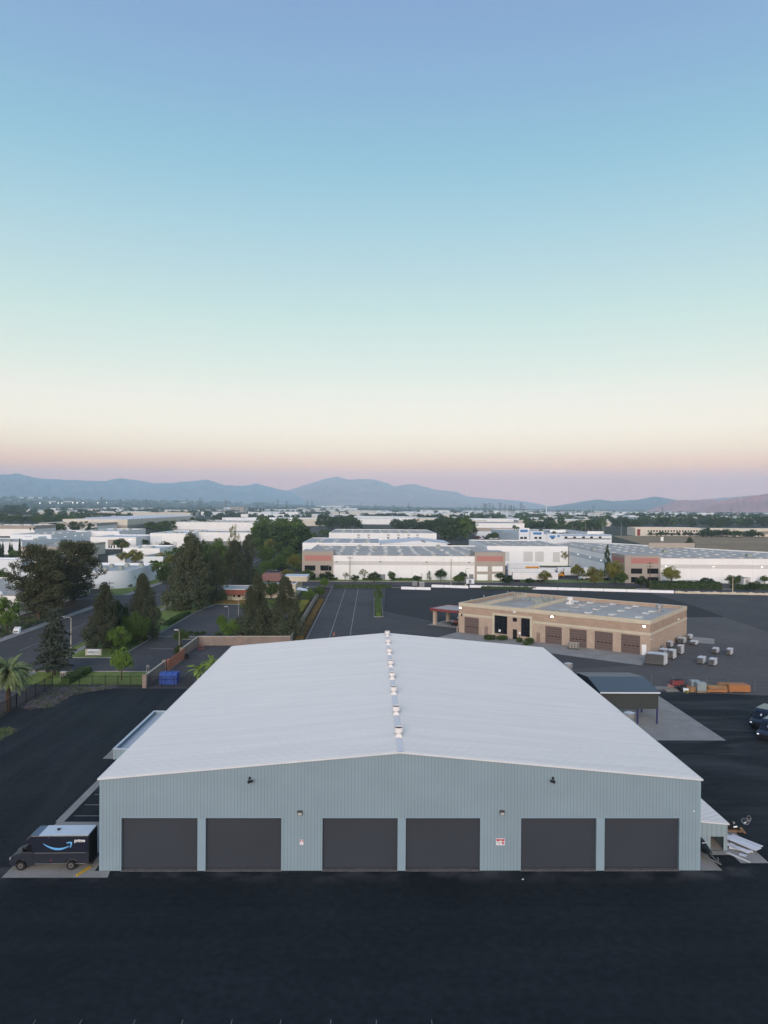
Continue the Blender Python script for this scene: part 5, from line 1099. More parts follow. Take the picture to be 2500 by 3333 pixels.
# tree belts one can still tell apart
BELT=[ # label, list of regions (px0,px1,by0,by1,n,h0,h1,w0,w1,kinds)
('dense green tree in the avenue mass left of the far street',(845,985,1725,1815,34,14,20,13,18,('far:0','farg:0','farg:1','far:1'))),
('dark green tree in the clump right of the far street',(1035,1160,1708,1728,15,14,19,14,18,('far:0','far:1'))),
('small pale green tree beside the far street end',(1040,1115,1738,1758,5,6,8,6,8,('farg:0',))),
('dark grey-green tree in the belt behind the white warehouses, centre',(1280,1430,1722,1738,12,12,16,14,18,('far:0','far:1'))),
('big dark green tree in the clump left of the parked cars',(1440,1528,1742,1762,9,17,22,18,24,('far:1','farg:1'))),
('dark tree in the line in front of the cream giant warehouse',(590,700,1716,1728,13,10,14,12,16,('far:0','far:1','farg:0'))),
('mixed tree behind the white hall, left centre',(480,600,1722,1735,13,9,13,12,16,('far:0','farg:0'))),
('tree before the two-tone tan warehouse on the left',(140,300,1726,1738,9,8,13,9,12,('far:1','farg:1','far:0'))),
('leafy tree in the belt behind the left edge warehouses',(0,250,1694,1706,18,10,16,14,20,('farg:0','farg:1','far:0'))),
('small tree in front of the cream strip warehouse',(240,410,1680,1688,12,9,13,12,18,('far:0','farg:1'))),
('big dark tree at the far left horizon',(20,85,1666,1680,7,26,34,24,30,('far:1','far:0'))),
('tree in the belt above the blue-panelled office',(1700,2080,1700,1732,34,11,17,14,20,('far:0','farg:0','farg:1'))),
('street palm-like tree before the blue-panelled office',(1740,1850,1756,1768,8,7,11,6,9,('far:0','farg:0'))),
('tree beside the parked cars',(1590,1690,1748,1756,7,5,7,7,9,('farg:0','far:0'))),
('tree between the cream offices beyond the field',(2286,2500,1746,1750,16,6,10,8,11,('far:0','far:1'))),
('young tree before the window-grid office',(2115,2275,1745,1747,9,4,6,4,6,('far:0',))),
('dark tree rising behind the cream offices',(2080,2500,1690,1722,44,12,20,14,22,('far:0','far:1','farg:0','farn:0'))),
('tree by the drive behind the pink-banded office',(880,975,1838,1876,4,4,6,5,7,('farg:0',))),
('dark tree right of the long white-fronted warehouse',(1150,1330,1690,1698,10,12,18,16,22,('far:0','far:1'))),
('pale green tree between the far left warehouses',(250,560,1700,1712,10,9,13,10,16,('farg:0','far:1','farg:1'))),
('tree between the white halls of the left park',(170,560,1745,1775,9,6,9,6,9,('farg:1','far:0'))),
('tall tree towering over the left edge warehouses',(140,175,1690,1700,2,20,24,12,15,('farg:0','far:1'))),
('leafy tree on the verge left of the street, beyond the bend',(560,760,1838,1868,7,8,11,8,11,('farg:0','farg:1','far:1'))),
('dark conifer in the short row above the long white-fronted warehouse',(808,860,1673,1676,6,22,26,10,12,('farn:0',))),
('dark tree in the dotted line before the long white-fronted warehouse',(600,830,1722,1731,11,6,10,7,10,('farg:0','far:0'))),
]
rt=random.Random(21)
for lb,(a,c,b0,b1,n,h0,h1,w0,w1,ks) in BELT:
    for i in range(n):
        px=a+(c-a)*(i+rt.uniform(.1,.9))/n; by=rt.uniform(b0,b1); g=G(px,by)
        tree(rt.choice(ks),(g.x,g.y,0),rt.uniform(h0,h1),rt.uniform(w0,w1),lb,lb.replace('tree','trees',1).replace('conifer','conifers',1),rz=rt.uniform(0,6))
# palms
def palm(kind,loc,th,L0,label,seed,m,droop=1,n=26,tr=.25,tm=None):
    o=thing('palm_tree',label,'palm',loc,0.3*seed); fronds(seed,n,L0,droop).build('fronds',m,o,(0,0,th),fix=False)
    t=MB(); t.tube((0,0,0),(.0,.0,th),tr*1.2,tr*.9,10); t.build('trunk',tm or m_bark,o); return o
palm('',(-52.1,106,0),5.6,4.3,'big grey-green date palm with arching fronds at the left edge above the gate fence',3,m_palm,1.15,110,.35)
g=G(648,2186,1.7); palm('',(g.x,g.y,0),1.9,2.9,'young yellow-green palm with pale trunk behind the black fence, left of its twin',5,m_palmy,1.1,18,.14,m_conc)
g=G(690,2158,2.0); palm('',(g.x,g.y,0),2.1,2.6,'second young yellow-green palm half hidden by the warehouse roof edge',8,m_palmy,1.1,16,.14,m_conc)
for i,(px,by,ty,lb) in enumerate(((1674,1756,1711,'taller fan palm left of the blue-panelled office'),(1685,1757,1717,'shorter fan palm beside it, left of the blue-panelled office'),(1803,1768,1731,'single fan palm in front of the blue panels'),(126,1728,1694,'leaning fan palm before the two-tone left edge warehouse'),(114,1728,1690,'upright fan palm next to the leaning one'))):
    g=G(px,by); s_=2390/g.y; h=(by-ty)/s_; o=thing('palm_tree',lb,'palm',(g.x,g.y,0)); b=MB(); rr=random.Random(i); clump(b,Vector((0,0,h-1)),1.9,260,.7,rr,sq=.9); b.build('fronds',m_leaf,o,fix=False); MB().tube((0,0,0),(0,0,h-.8),.3,.22,6).build('trunk',m_bark,o)
# ------------------------------------------------------------------ hedges, shrubs, ground cover
def hedge(label,pts,w,h,m=m_hedge,name='hedge',dens=26,cat='hedge',s=.22,group=None,kind=None):
    o=pts[0]; b=MB(); rr=random.Random(int(abs(o[0])*7+abs(o[1])))
    for p,q in zip(pts,pts[1:]):
        p=Vector((p[0]-o[0],p[1]-o[1],0)); q=Vector((q[0]-o[0],q[1]-o[1],0)); L_=(q-p).length; d=(q-p)/L_; sd=Vector((-d.y,d.x,0))
        b.bar(p+Vector((0,0,h*.46)),q+Vector((0,0,h*.46)),w*.86,h*.92)
        for _ in range(int(L_*(w+2*h)*dens)):
            u=rr.uniform(0,L_); v=rr.uniform(0,w+2*h)
            if v<h: c=p+d*u-sd*w/2+Vector((0,0,v))
            elif v<h+w: c=p+d*u+sd*(v-h-w/2)+Vector((0,0,h))
            else: c=p+d*u+sd*w/2+Vector((0,0,v-h-w))
            bump_=.12*math.sin(u*1.7+o[0])*math.sin(u*.6)
            quad(b,c+Vector((rr.gauss(0,.05),rr.gauss(0,.05),rr.gauss(0,.05)+bump_*(c.z/h))),s,rr)
    ob=b.build(name,m,None,(o[0],o[1],0),fix=False); return tag(ob,label,cat,group,kind)
def shrub(label,px,by,wpx,hpx,m=m_hedge,group=None,name='shrub'):
    g=G(px,by); s_=2390/g.y; w=wpx/s_; h=hpx/s_; b=MB(); rr=random.Random(int(px)); 
    for i in range(9):
        a=rr.uniform(0,6.28); r=w*.28*rr.random()**.5; clump(b,Vector((r*math.cos(a),r*math.sin(a),h*.5)),w*.27,120,.24,rr,sq=h/w*1.5)
    ob=b.build(name,m,None,(g.x,g.y,0),fix=False); return tag(ob,label,'shrub',group)
hedge('long clipped hedge along the lane kerb behind the white sign',[(-50.9,146.5),(-50.9,164.6)],1.4,1.1)
hedge('second low hedge row left of the long clipped lane hedge',[(-53.5,152),(-53.3,165)],.9,.7)
hedge('thick clipped hedge at the lawn corner by the square pillar',[(-50.6,121.8),(-50.4,131)],1.6,1.1)
hedge('clipped hedge along the lane kerb in front of the largest conifer',[(-50.7,181.5),(-50.5,203)],1.3,1.0)
hedge('short block of hedge beside the sidewalk and green utility box',[(-59.0,180),(-55.2,180)],2.0,1.4)
hedge('flowering hedge strip below the red-skirted office wall',[(-49,224.5),(-37,224.8)],1.6,.9,m=m_rust,dens=20)
hedge('green hedge strip below the cream mansard office',[(-36,226),(-22,226)],1.6,1.0,m=m_leaf,dens=20)
hedge('narrow green hedge filling the parking lot island',[(1.8,199),(1.8,233)],1.5,1.1,m=m_leaf,dens=18)
hedge('rusty ground shrubs along the right side of the pale boundary wall',[(-16,160),(-16,232)],1.5,.6,m=m_rust,name='shrub_strip',dens=22)
hedge('olive shrubs along the left side of the pale boundary wall',[(-20,172),(-20,222)],2.2,1.6,m=m_leafy,name='shrub_strip',dens=12,s=.3)
hedge('slanting hedge between the two parking lot aisles',[(-33.5,169),(-24.5,214)],1.6,1.2,dens=14,s=.3)
hedge('hedge on the far parking lot island, before the office',[(-38.6,215.5),(-22,216)],1.4,1.0,dens=14)
hedge('trimmed hedge at the foot of the white warehouse wall, left part',[(-4,297.6),(4,297.8)],1.4,.9,dens=8,s=.35)
hedge('trimmed hedge at the foot of the white warehouse wall, right part',[(8,297.6),(19,297.8)],1.4,.9,dens=8,s=.35)
hedge('trimmed hedge before the left corner office and its small trees',[(-27,297.6),(-14,297.6)],1.4,.9,dens=8,s=.35)
hedge('dark hedge along the street behind the first white barriers',[(-14,269),(7,269)],2,1.2,m=m_leafd,dens=6,s=.4)
hedge('dark low hedge along the street behind the long white barrier',[(40,268.2),(96,266.6)],1.6,.9,m=m_leafd,dens=5,s=.4)
hedge('hedge before the right corner office and its windows',[(108,291.9),(129,292)],1.2,1.0,dens=6,s=.4)
hedge('thick untrimmed shrub belt right of the white barriers before the right warehouse',[(103,272.5),(130,272.5)],4.5,2.4,m=m_leafd,dens=5,s=.6)
hedge('ragged shrub belt along the white kerb wall at the right edge',[(134,271.5),(165,271.5)],3,1.5,m=m_leafd,dens=5,s=.6)
hedge('clipped green hedge at the left picture edge by the street corner',[(-93,160),(-87.5,172)],2.4,1.1)
for i,(px,by,w,h,lb) in enumerate(((620,2064,20,9,'low round shrub at the left tip of the parking island'),(640,2066,18,10,'low round shrub second from the island tip'),(660,2064,20,9,'low round shrub right beside the second one'),(708,2068,20,9,'low shrub next to the bright leafy shrub tree'),(790,2068,22,10,'low shrub between shrub tree and left conifer'),
    (572,2128,24,22,'round shrub at the foot of the small gate tree'),(586,2118,24,20,'round shrub behind the gate-side shrub'),(368,2133,14,12,'dark round shrub right of the white sign'),(418,1912,34,12,'low dark shrub at the foot of the ball-headed tree'))): shrub(lb,px,by,w,h)
for (px,by,w,h,lb) in ((1596,2084,42,20,'large clipped shrub at the left of the entrance bushes'),(1636,2083,42,16,'clipped shrub beside the large left entrance bush'),(1690,2090,28,16,'clipped shrub right of the entrance path'),(1725,2096,40,22,'biggest clipped shrub right of the entrance'),(1712,2100,24,12,'lowest front shrub right of the entrance'),(1644,2065,16,28,'upright green plant before the tall window')):
    shrub(lb,px,by,w,h,group='clipped shrubs before the garage entrance')
def cover(name,label,pts,m,hm,n,s,kind='stuff'):
    x0,x1=min(p[0] for p in pts),max(p[0] for p in pts); y0,y1=min(p[1] for p in pts),max(p[1] for p in pts); rr=random.Random(n); b=MB(); ms=m if isinstance(m,list) else [m]
    def ins(x,y):
        c=False; j=len(pts)-1
        for i in range(len(pts)):
            if (pts[i][1]>y)!=(pts[j][1]>y) and x<(pts[j][0]-pts[i][0])*(y-pts[i][1])/(pts[j][1]-pts[i][1])+pts[i][0]: c=not c
            j=i
        return c
    k=0
    while k<n:
        x,y=rr.uniform(x0,x1),rr.uniform(y0,y1)
        if not ins(x,y): k+=.2; continue
        k+=1; h=hm*rr.uniform(.4,1.2); mi=rr.randrange(len(ms))
        for _ in range(26): quad(b,Vector((x+rr.gauss(0,.3),y+rr.gauss(0,.3),h*rr.uniform(.1,1))),s,rr); b.m[-1]=mi
    return tag(b.build(name,ms,None,fix=False),label,'ground cover',kind=kind)
cover('flower_bed_plants','grey-green and lavender ground cover in the bed beside the black fence',[(-50.8,107),(-46.6,107),(-46.6,115),(-41,120.1),(-51.4,120.1)],[m_sage,m_sage,m_lav,m_leaf,m_sage],.45,420,.13)
cover('flower_bed_plants','small sage and green planting patch at the left picture edge',[(-50.8,92),(-46.5,92),(-46.6,97),(-50.6,98)],[m_sage,m_leafb],.4,120,.13)
cover('verge_plants','grey-green low planting on the bank left of the street',[(-92,150),(-82.6,150),(-82.6,200),(-93,215)],[m_sage,m_leaf,m_leafd],.5,420,.25)
# ------------------------------------------------------------------ far plain: trees as a mass, countless roofs
def woods(name,label,regs,seed,m):
    rr=random.Random(seed); b=MB()
    for (p0,p1,y0,y1,n,h,w) in regs:
        for _ in range(n):
            px=rr.uniform(p0,p1); g=G(px,rr.uniform(y0,y1)); hh=h*rr.uniform(.6,1.3); ww=w*rr.uniform(.7,1.5); zb=rise(g.x,g.y)
            for _ in range(44):
                d=Vector((rr.gauss(0,1),rr.gauss(0,1),rr.gauss(0,1))).normalized(); quad(b,Vector((g.x+d.x*ww*.42,g.y+d.y*ww*.42,zb+hh*(.52+d.z*.42))),ww*.42,rr)
    return tag(b.build(name,m,None,fix=False),label,'woods',kind='stuff')
woods('far_woods','dark tree cover spread over the far plain to the left',[(-60,700,1660,1682,220,12,17),(-60,700,1652,1664,290,13,26),(-60,900,1648.5,1656,330,14,42)],1,m_leafd)
woods('far_woods','dark tree cover spread over the far plain in the centre',[(700,1500,1672,1700,110,11,15),(650,1600,1662,1676,170,11,18),(800,1700,1657,1664,170,11,28)],2,m_leafd)
woods('far_woods','dark tree cover spread over the far plain to the right',[(1500,2560,1688,1712,120,12,16),(1500,2560,1675,1692,200,12,18),(1700,2560,1667,1676,150,10,22),(1700,2560,1662,1668,110,9,30)],4,m_leafd)
rf=random.Random(77)
FB=[(0,1240,1646,1660,40,8,10),(0,1240,1662,1684,44,9,12),(700,1500,1684,1716,26,9,12),(1100,1800,1664,1684,44,9,13),(1500,2560,1664,1672,46,8,12),(1500,2560,1672,1690,42,8,11),(1520,1900,1690,1712,10,8,10)]
cols=[('distant white warehouse roof on the hazy plain',m_white,m_roofw),('distant cream warehouse on the hazy plain',m_cream,m_roofw),('distant grey-roofed warehouse on the hazy plain',m_whitec,m_roofb)]
for (a,c,y0,y1,n,h0,h1) in FB:
    for i in range(n):
        px=rf.uniform(a,c); g=G(px,rf.uniform(y0,y1)+(px-1213)*.007); 
        if g.y>9000 or g.y<0: continue
        if 1990<px and g.y<1100: continue
        w=rf.uniform(40,150)*(.6+g.y/4000); d_=rf.uniform(30,80)*(.6+g.y/3000); H=rf.uniform(h0,h1); lb,wm,rm=rf.choice(cols); z=rise(g.x,g.y)
        b=MB(); b.box(0,0,-4,w,d_,H); o=b.build('warehouse',wm,None,(g.x,g.y,z)); tag(o,lb,'warehouse',lb.replace('roof ','roofs ').replace('warehouse on','warehouses on'))
        MB().box(.6,.6,H+.02,w-.6,d_-.6,H+.15).build('roof',rm,o)
# ------------------------------------------------------------------ vehicles
m_navy=mat('navy_van_paint',(.007,.012,.027),.35,var=.05,spec=.5,coat=.5)
m_navy2=mat('navy_van_lower_paint',(.010,.016,.030),.45,var=.06,spec=.5)
m_rim=mat('wheel_rim_steel',(.17,.17,.18),.5,metal=.3,var=.1,scale=8)
m_smile=mat('light_blue_decal',(.13,.42,.80),.45,var=.03); m_vanroof=mat('translucent_white_roof',(.62,.70,.76),.5,var=.05,scale=.6)
def wheel(t,x,y,r,w,rimr=.55,hub=True,mid=0):
    s=1 if y>mid else -1
    b=MB(); b.tube((x,y-w/2,r),(x,y+w/2,r),r,n=24); o=b.build('wheel',m_rub,t,bevel=.02)
    b=MB(); b.tube((x,y+s*(w/2+.001),r),(x,y+s*(w/2+.012),r),r*rimr,n=18); q=b.build('rim',m_rim,o); 
    b=MB(); b.tube((x,y+s*(w/2+.013),r),(x,y+s*(w/2+.03),r),r*.2,n=10); [b.tube((x+r*.38*math.cos(a),y+s*(w/2+.013),r+r*.38*math.sin(a)),(x+r*.38*math.cos(a),y+s*(w/2+.02),r+r*.38*math.sin(a)),r*.09,n=6) for a in [PI/3*i for i in range(6)]]
    b.build('hub',m_dark,o)
# step van beside the warehouse; local +x = rearwards, -y = viewer side
SV=thing('step_van','navy delivery step van with pale roof and blue arrow decal by the warehouse corner','delivery van',(-29.25,59.75,.028),math.radians(1.0))
W_=2.0
pf=[(0.0,.55),(0.05,.95),(.12,1.10),(.95,1.42),(1.35,1.98),(1.55,2.12),(1.85,2.12),(1.85,.32),(1.30,.32),(1.22,.62),(1.0,.80),(.78,.80),(.56,.62),(.48,.32),(.05,.32)]
def vsplit(poly,y0,y1): return MB().xz(poly,y0,y1)
vsplit([(0,.55),(.05,.98),(.14,1.12),(.92,1.42),(1.85,1.42),(1.85,.32),(1.36,.32),(1.30,.62),(1.12,.82),(.92,.86),(.72,.82),(.54,.62),(.48,.32),(.05,.32)],.08,W_-.08).build('cab_body',m_navy2,SV,bevel=.04)
vsplit([(.93,1.423),(1.50,2.12),(1.85,2.12),(1.85,1.423)],.14,W_-.14).build('cab_top',m_navy,SV,bevel=.03)
b=MB(); b.raw([(.905,.20,1.445),(.905,W_-.20,1.445),(1.445,W_-.24,2.08),(1.445,.24,2.08)],[(0,3,2,1)]); b.build('windshield',m_glass,SV,fix=False)
for y in (.132,W_-.132):
    s=-1 if y<1 else 1
    b=MB(); b.raw([(1.02,y+s*.006,1.46),(1.74,y+s*.006,1.46),(1.74,y+s*.006,2.05),(1.50,y+s*.006,2.05)],[(0,1,2,3)]); b.build('side_window',m_glass,SV,fix=False)
vsplit([(1.15,2.14),(1.30,2.42),(1.62,2.72),(1.85,2.80),(6.35,2.80),(6.35,1.42),(1.853,1.42),(1.853,2.14)],0,W_).build('cargo_box',m_navy,SV,bevel=.04)
vsplit([(1.853,1.417),(6.35,1.417),(6.35,.50),(5.45,.50),(5.38,.75),(5.2,.88),(4.95,.92),(4.7,.88),(4.52,.75),(4.45,.50),(1.853,.40)],.03,W_-.03).build('cargo_skirt',m_navy2,SV,bevel=.02)
MB().box(2.35,.05,2.803,6.30,W_-.05,2.825).build('pale_roof_panel',m_vanroof,SV)
b=MB(); b.raw([(1.36,.1,2.50),(1.36,W_-.1,2.50),(1.64,W_-.1,2.745),(1.64,.1,2.745)],[(0,3,2,1)]); b.build('brow_panel',mat('grey_blue_brow',(.10,.15,.21),.4,var=.05),SV,fix=False)
MB().box(1.70,.12,2.803,2.33,W_-.12,2.815).build('front_roof_cap',mat('grey_blue_cap',(.12,.17,.24),.5,var=.08),SV)
b=MB(); b.tube((3.55,1.05,2.826),(3.55,1.05,2.91),.12,n=12); b.box(3.42,.95,2.90,3.68,1.15,2.94); b.build('roof_vent',m_black,SV)
for z in (1.40,.50): MB().box(2.05,-.022 if z>1 else .006,z,6.1,-.004 if z>1 else .027,z+.03).build('rub_rail',m_alu,SV)
MB().box(6.352,.05,.55,6.37,W_-.05,2.72).build('rear_door',m_dark,SV)
MB().box(6.36,.1,.42,6.62,W_-.1,.55).build('rear_bumper',m_black,SV)
MB().box(-.06,.10,.34,.06,W_-.10,.56).build('front_bumper',m_black,SV,bevel=.02)
b=MB(); [b.box(-.012,.45,z,.03,W_-.45,z+.05) for z in (.64,.74,.84)]; b.build('grille',m_black,SV)
for y in (.10,W_-.38): MB().box(-.01,y,.80,.12,y+.28,1.0).build('headlight',mat('headlight_lens',(.6,.6,.62),.2,var=.02),SV,bevel=.03)
for y in (-.08,W_): b=MB(); b.box(1.08,y,1.55,1.2,y+.10,1.9); b.build('mirror',m_black,SV,bevel=.02)
MB().box(1.72,.066,1.08,1.80,.079,1.12).build('door_handle',m_black,SV); MB().box(3.1,-.03,2.62,3.22,-.004,2.66).build('marker_lamp',m_rim,SV); MB().box(3.3,-.02+.03,.95-.2,3.38,.026,.83).build('side_marker',m_red,SV)
for x in (.92,4.95):
    for y in (.10,W_-.10): wheel(SV,x,y,.37,.24,mid=1)
# the smile arrow
pts=[]; n=26
def sm(t): x=2.75+2.15*t; return Vector((x,0,2.27-.62*math.sin(PI*min(1,.06+t*.86))**.9*(.62+.38*(1-abs(t-.5)))))
up=[];dn=[]
for i in range(n+1):
    t=i/n; x=2.72+2.10*t; zc=2.24-.52*(1-((t-.52)/.53)**2) ; zc=max(zc,1.66); th=.012+.085*math.sin(PI*(t**.85*.92+.04))
    up.append((x,zc+th)); dn.append((x,zc-th))
up=[(2.72+2.1*i/n, 2.22-.50*math.sin(PI*(.02+.84*i/n))**.85+ (.012+.075*math.sin(PI*(.05+.9*i/n)))) for i in range(n+1)]
dn=[(x,z-2*(.012+.075*math.sin(PI*(.05+.9*i/n)))) for i,(x,z) in enumerate(up)]
b=MB()
for i in range(n): b.raw([(up[i][0],-.006,up[i][1]),(up[i+1][0],-.006,up[i+1][1]),(dn[i+1][0],-.006,dn[i+1][1]),(dn[i][0],-.006,dn[i][1])],[(3,2,1,0)])
hx,hz=4.82,up[-1][1]
head=[(x-.03,z-.03) for x,z in ((4.60,2.27),(4.78,2.33),(4.98,2.34),(5.06,2.27),(5.04,2.08),(4.94,1.86),(4.885,1.88),(4.94,2.06),(4.94,2.20),(4.87,2.235),(4.72,2.22),(4.61,2.21))]
b.raw([(x,-.0065,z) for x,z in head],[tuple(range(len(head)))[::-1]]) if 0 else None
for q in ((0,1,10,11),(1,2,9,10),(2,3,8,9),(3,4,7,8),(4,5,6,7)): b.raw([(head[k][0],-.0065,head[k][1]) for k in q],[(0,1,2,3)])
b.build('smile_arrow_logo',m_smile,SV,fix=False)
text_mesh('lettering','prime',.36,m_sw,SV,(5.64,-.004,2.40),bold=.012)
# yellow wheel stop and corner cone of the pad
t=thing('wheel_stop','yellow concrete wheel stop on the pad behind the step van','wheel stop',(G(272,2838).x,G(272,2838).y,.027),math.radians(68)); b=MB(); b.yz([(-.09,0),(.09,0),(.07,.12),(-.07,.12)],-.75,.75); b.build('stop_bar',m_yel,t)
# dark cargo vans at the right edge
def cargovan(label,loc,rz):
    t=thing('cargo_van',label,'van',loc,rz,'dark cargo vans at the right edge')
    b=MB(); b.xz([(0,.45),(.03,.95),(.18,1.12),(1.0,1.28),(1.95,2.25),(2.3,2.42),(5.6,2.42),(5.85,2.2),(5.9,.45),(5.1,.45),(5.0,.72),(4.75,.84),(4.5,.72),(4.4,.45),(1.35,.45),(1.25,.72),(1.0,.84),(.75,.72),(.65,.45)],-.98,.98); b.build('body',m_navy,t,bevel=.09)
    b=MB(); b.raw([(1.05,-.82,1.345),(1.05,.82,1.345),(1.86,.74,2.17),(1.86,-.74,2.17)],[(0,3,2,1)]); o=b.build('windshield',m_glass,t,fix=False); o.location=(-.035,0,.02)
    MB().raw([(-.0,0,0),(.32,0,0),(.32,.2,.0),(0,.2,0)],[(0,1,2,3)]).build('dash_paper',m_sw,o,(1.32,-.2,1.64)).rotation_euler=(0,-.8,0)
    for s in (-1,1):
        MB().box(1.55,s*.985-.006,1.45,2.3,s*.985+.006,2.0).build('side_window',m_glass,t); MB().box(-.02,s*.72-.12,.84,.14,s*.72+.12,.98).build('headlight',mat('lit_headlight',(.9,.92,1),.4,var=0,emit=.5) if s else m_rim,t,bevel=.02)
        MB().box(1.25,s*1.12-.1,1.4,1.38,s*1.12+.1,1.75).build('mirror',m_black,t); 
        for x in (1.0,4.75): wheel(t,x,s*.86,.36,.24)
    MB().box(-.05,-.9,.42,.03,.9,.6).build('bumper',m_black,t); MB().box(-.02,-.5,.66,.05,.5,.92).build('grille',m_black,t); return t
g=G(2462,2376); cargovan('upper dark cargo van with shining headlights cut by the right picture edge',(g.x,g.y,.02),math.radians(43))
g=G(2486,2416); cargovan('lower dark cargo van just ahead of the other, barely inside the right edge',(g.x,g.y,.02),math.radians(43))
# trucks
m_trk=mat('truck_white',(.72,.72,.72),.45,var=.06,scale=.5); m_or=mat('truck_orange_yellow',(.62,.26,.02),.45,var=.05); m_trr=mat('truck_red',(.30,.02,.03),.4,var=.05)
def trailer(label,loc,rz,L_=14,m=m_trk,stripe=None,group=None,h=2.7,w=2.5):
    t=thing('trailer',label,'trailer',loc,rz,group); MB().box(0,-w/2,1.15,L_,w/2,1.15+h).build('box',m,t,bevel=.05); MB().box(.1,-w/2-.03,1.0,L_-.1,w/2+.03,1.147).build('side_rail',m_grey,t)
    if stripe: MB().box(L_*.55,-w/2-.02,1.3,L_-.3,w/2+.02,2.6).build('stripe',stripe,t)
    b=MB(); b.box(-.04,-w/2+.05,1.2,-.003,w/2-.05,1.1+h); b.build('rear_doors',m_whitec,t)
    for x in (1.2,2.4):
        for y in (-1.0,1.0): b=MB(); b.tube((x,y-.2,.5),(x,y+.2,.5),.5,n=14); b.build('wheel',m_rub,t)
    for y in (-.8,.8): MB().box(L_-3,y-.06,.02,L_-2.88,y+.06,1.0).build('landing_leg',m_grey,t)
    return t
def tractor(label,loc,rz,m):
    t=thing('truck_tractor',label,'truck',loc,rz); b=MB(); b.xz([(0,.6),(0,1.5),(1.2,1.9),(1.5,2.9),(2.0,3.5),(3.9,3.8),(3.9,.6)],-1.15,1.15); b.build('cab',m,t,bevel=.1)
    b=MB(); b.raw([(1.22,-.95,1.98),(1.22,.95,1.98),(1.47,.95,2.82),(1.47,-.95,2.82)],[(0,3,2,1)]); b.build('windshield',m_glass,t,(-.04,0,0),fix=False); 
    for s in (-1,1): MB().box(1.7,s*1.16-.01,2.0,2.6,s*1.16+.01,2.8).build('side_window',m_glass,t)
    MB().box(3.9,-.5,.7,6.6,.5,.95).build('frame',m_black,t); MB().box(-.1,-1.1,.35,.05,1.1,.75).build('bumper',m_grey,t)
    for x in (.9,5.0,6.1):
        for y in (-.95,.95): b=MB(); b.tube((x,y-.2,.5),(x,y+.2,.5),.5,n=14); b.build('wheel',m_rub,t)
    return t
def boxtruck(label,loc,rz,m,L_=7.5):
    t=thing('box_truck',label,'truck',loc,rz); b=MB(); b.xz([(0,.5),(0,1.35),(.9,1.6),(1.4,2.5),(2.1,2.55),(2.1,.5)],-1.1,1.1); b.build('cab',m,t,bevel=.1)
    b=MB(); b.raw([(.93,-.9,1.66),(.93,.9,1.66),(1.36,.9,2.42),(1.36,-.9,2.42)],[(0,3,2,1)]); b.build('windshield',m_glass,t,(-.04,0,0),fix=False)
    for s in (-1,1): MB().box(1.3,s*1.11-.01,1.55,2.0,s*1.11+.01,2.3).build('side_window',m_glass,t)
    MB().box(2.2,-1.25,.95,2.2+L_,1.25,3.7).build('box',m_trk,t,bevel=.05); MB().box(2.1,-.5,.6,2.1+L_,.5,.93).build('frame',m_black,t)
    for x in (.9,2.2+L_-1.6):
        for y in (-.95,.95): b=MB(); b.tube((x,y-.18,.48),(x,y+.18,.48),.48,n=14); b.build('wheel',m_rub,t)
    return t
P=lambda px,py:(G(px,py).x,G(px,py).y,.02)
tractor('red truck tractor parked at the dock behind the corner office',P(1661,1832),math.radians(-90),m_trr)
trailer('white trailer with pale blue side backed next to the red tractor',P(1684,1824),math.radians(70),13)
GT_='white trailers parked side by side behind the corner office'
trailer('rearmost of the parked trailers, with an orange side stripe',P(1652,1862),math.radians(8),15,stripe=m_or,group=GT_)
trailer('second parked trailer, long and white with a grey roof edge',P(1652,1880),math.radians(2),20,group=GT_)
trailer('front parked trailer, shorter and nearer the street trees',P(1668,1894),math.radians(-2),18,group=GT_)
boxtruck('white box truck crossing the truck court, nose to the left',P(1797,1874),math.radians(4),m_trk,16)
boxtruck('orange-yellow cab box truck in front of the white truck',P(1818,1879),math.radians(4),m_or,13)
boxtruck('small white van-bodied truck half behind the front trailer',P(1742,1893),math.radians(5),m_trk,2)
boxtruck('white truck half hidden behind the yellow-green street trees',P(1885,1888),math.radians(4),m_trk,11)
trailer('orange container-like trailer at the dock doors',P(1712,1812),math.radians(90),5,m=m_or)
trailer('second orange container at the dock doors by the island tree',P(1752,1812),math.radians(90),5,m=m_or)
t=thing('kerb_wall','long white kerb wall of the truck court island','kerb wall',P(1752,1852)); b=MB(); b.bar((0,0,.35),(19,-2.5,.35),.5,.7); b.build('wall_panel',m_white,t)
sheet('island_planting',[[(P(1730,1843)[0],P(1730,1843)[1]),(P(1850,1843)[0],P(1850,1843)[1]),(P(1850,1836)[0],P(1850,1836)[1]),(P(1735,1834)[0],P(1735,1834)[1])],[(P(1745,1896)[0],P(1745,1896)[1]),(P(1795,1896)[0],P(1795,1896)[1]),(P(1790,1890)[0],P(1790,1890)[1]),(P(1750,1890)[0],P(1750,1890)[1])]],m_lawn,.03)
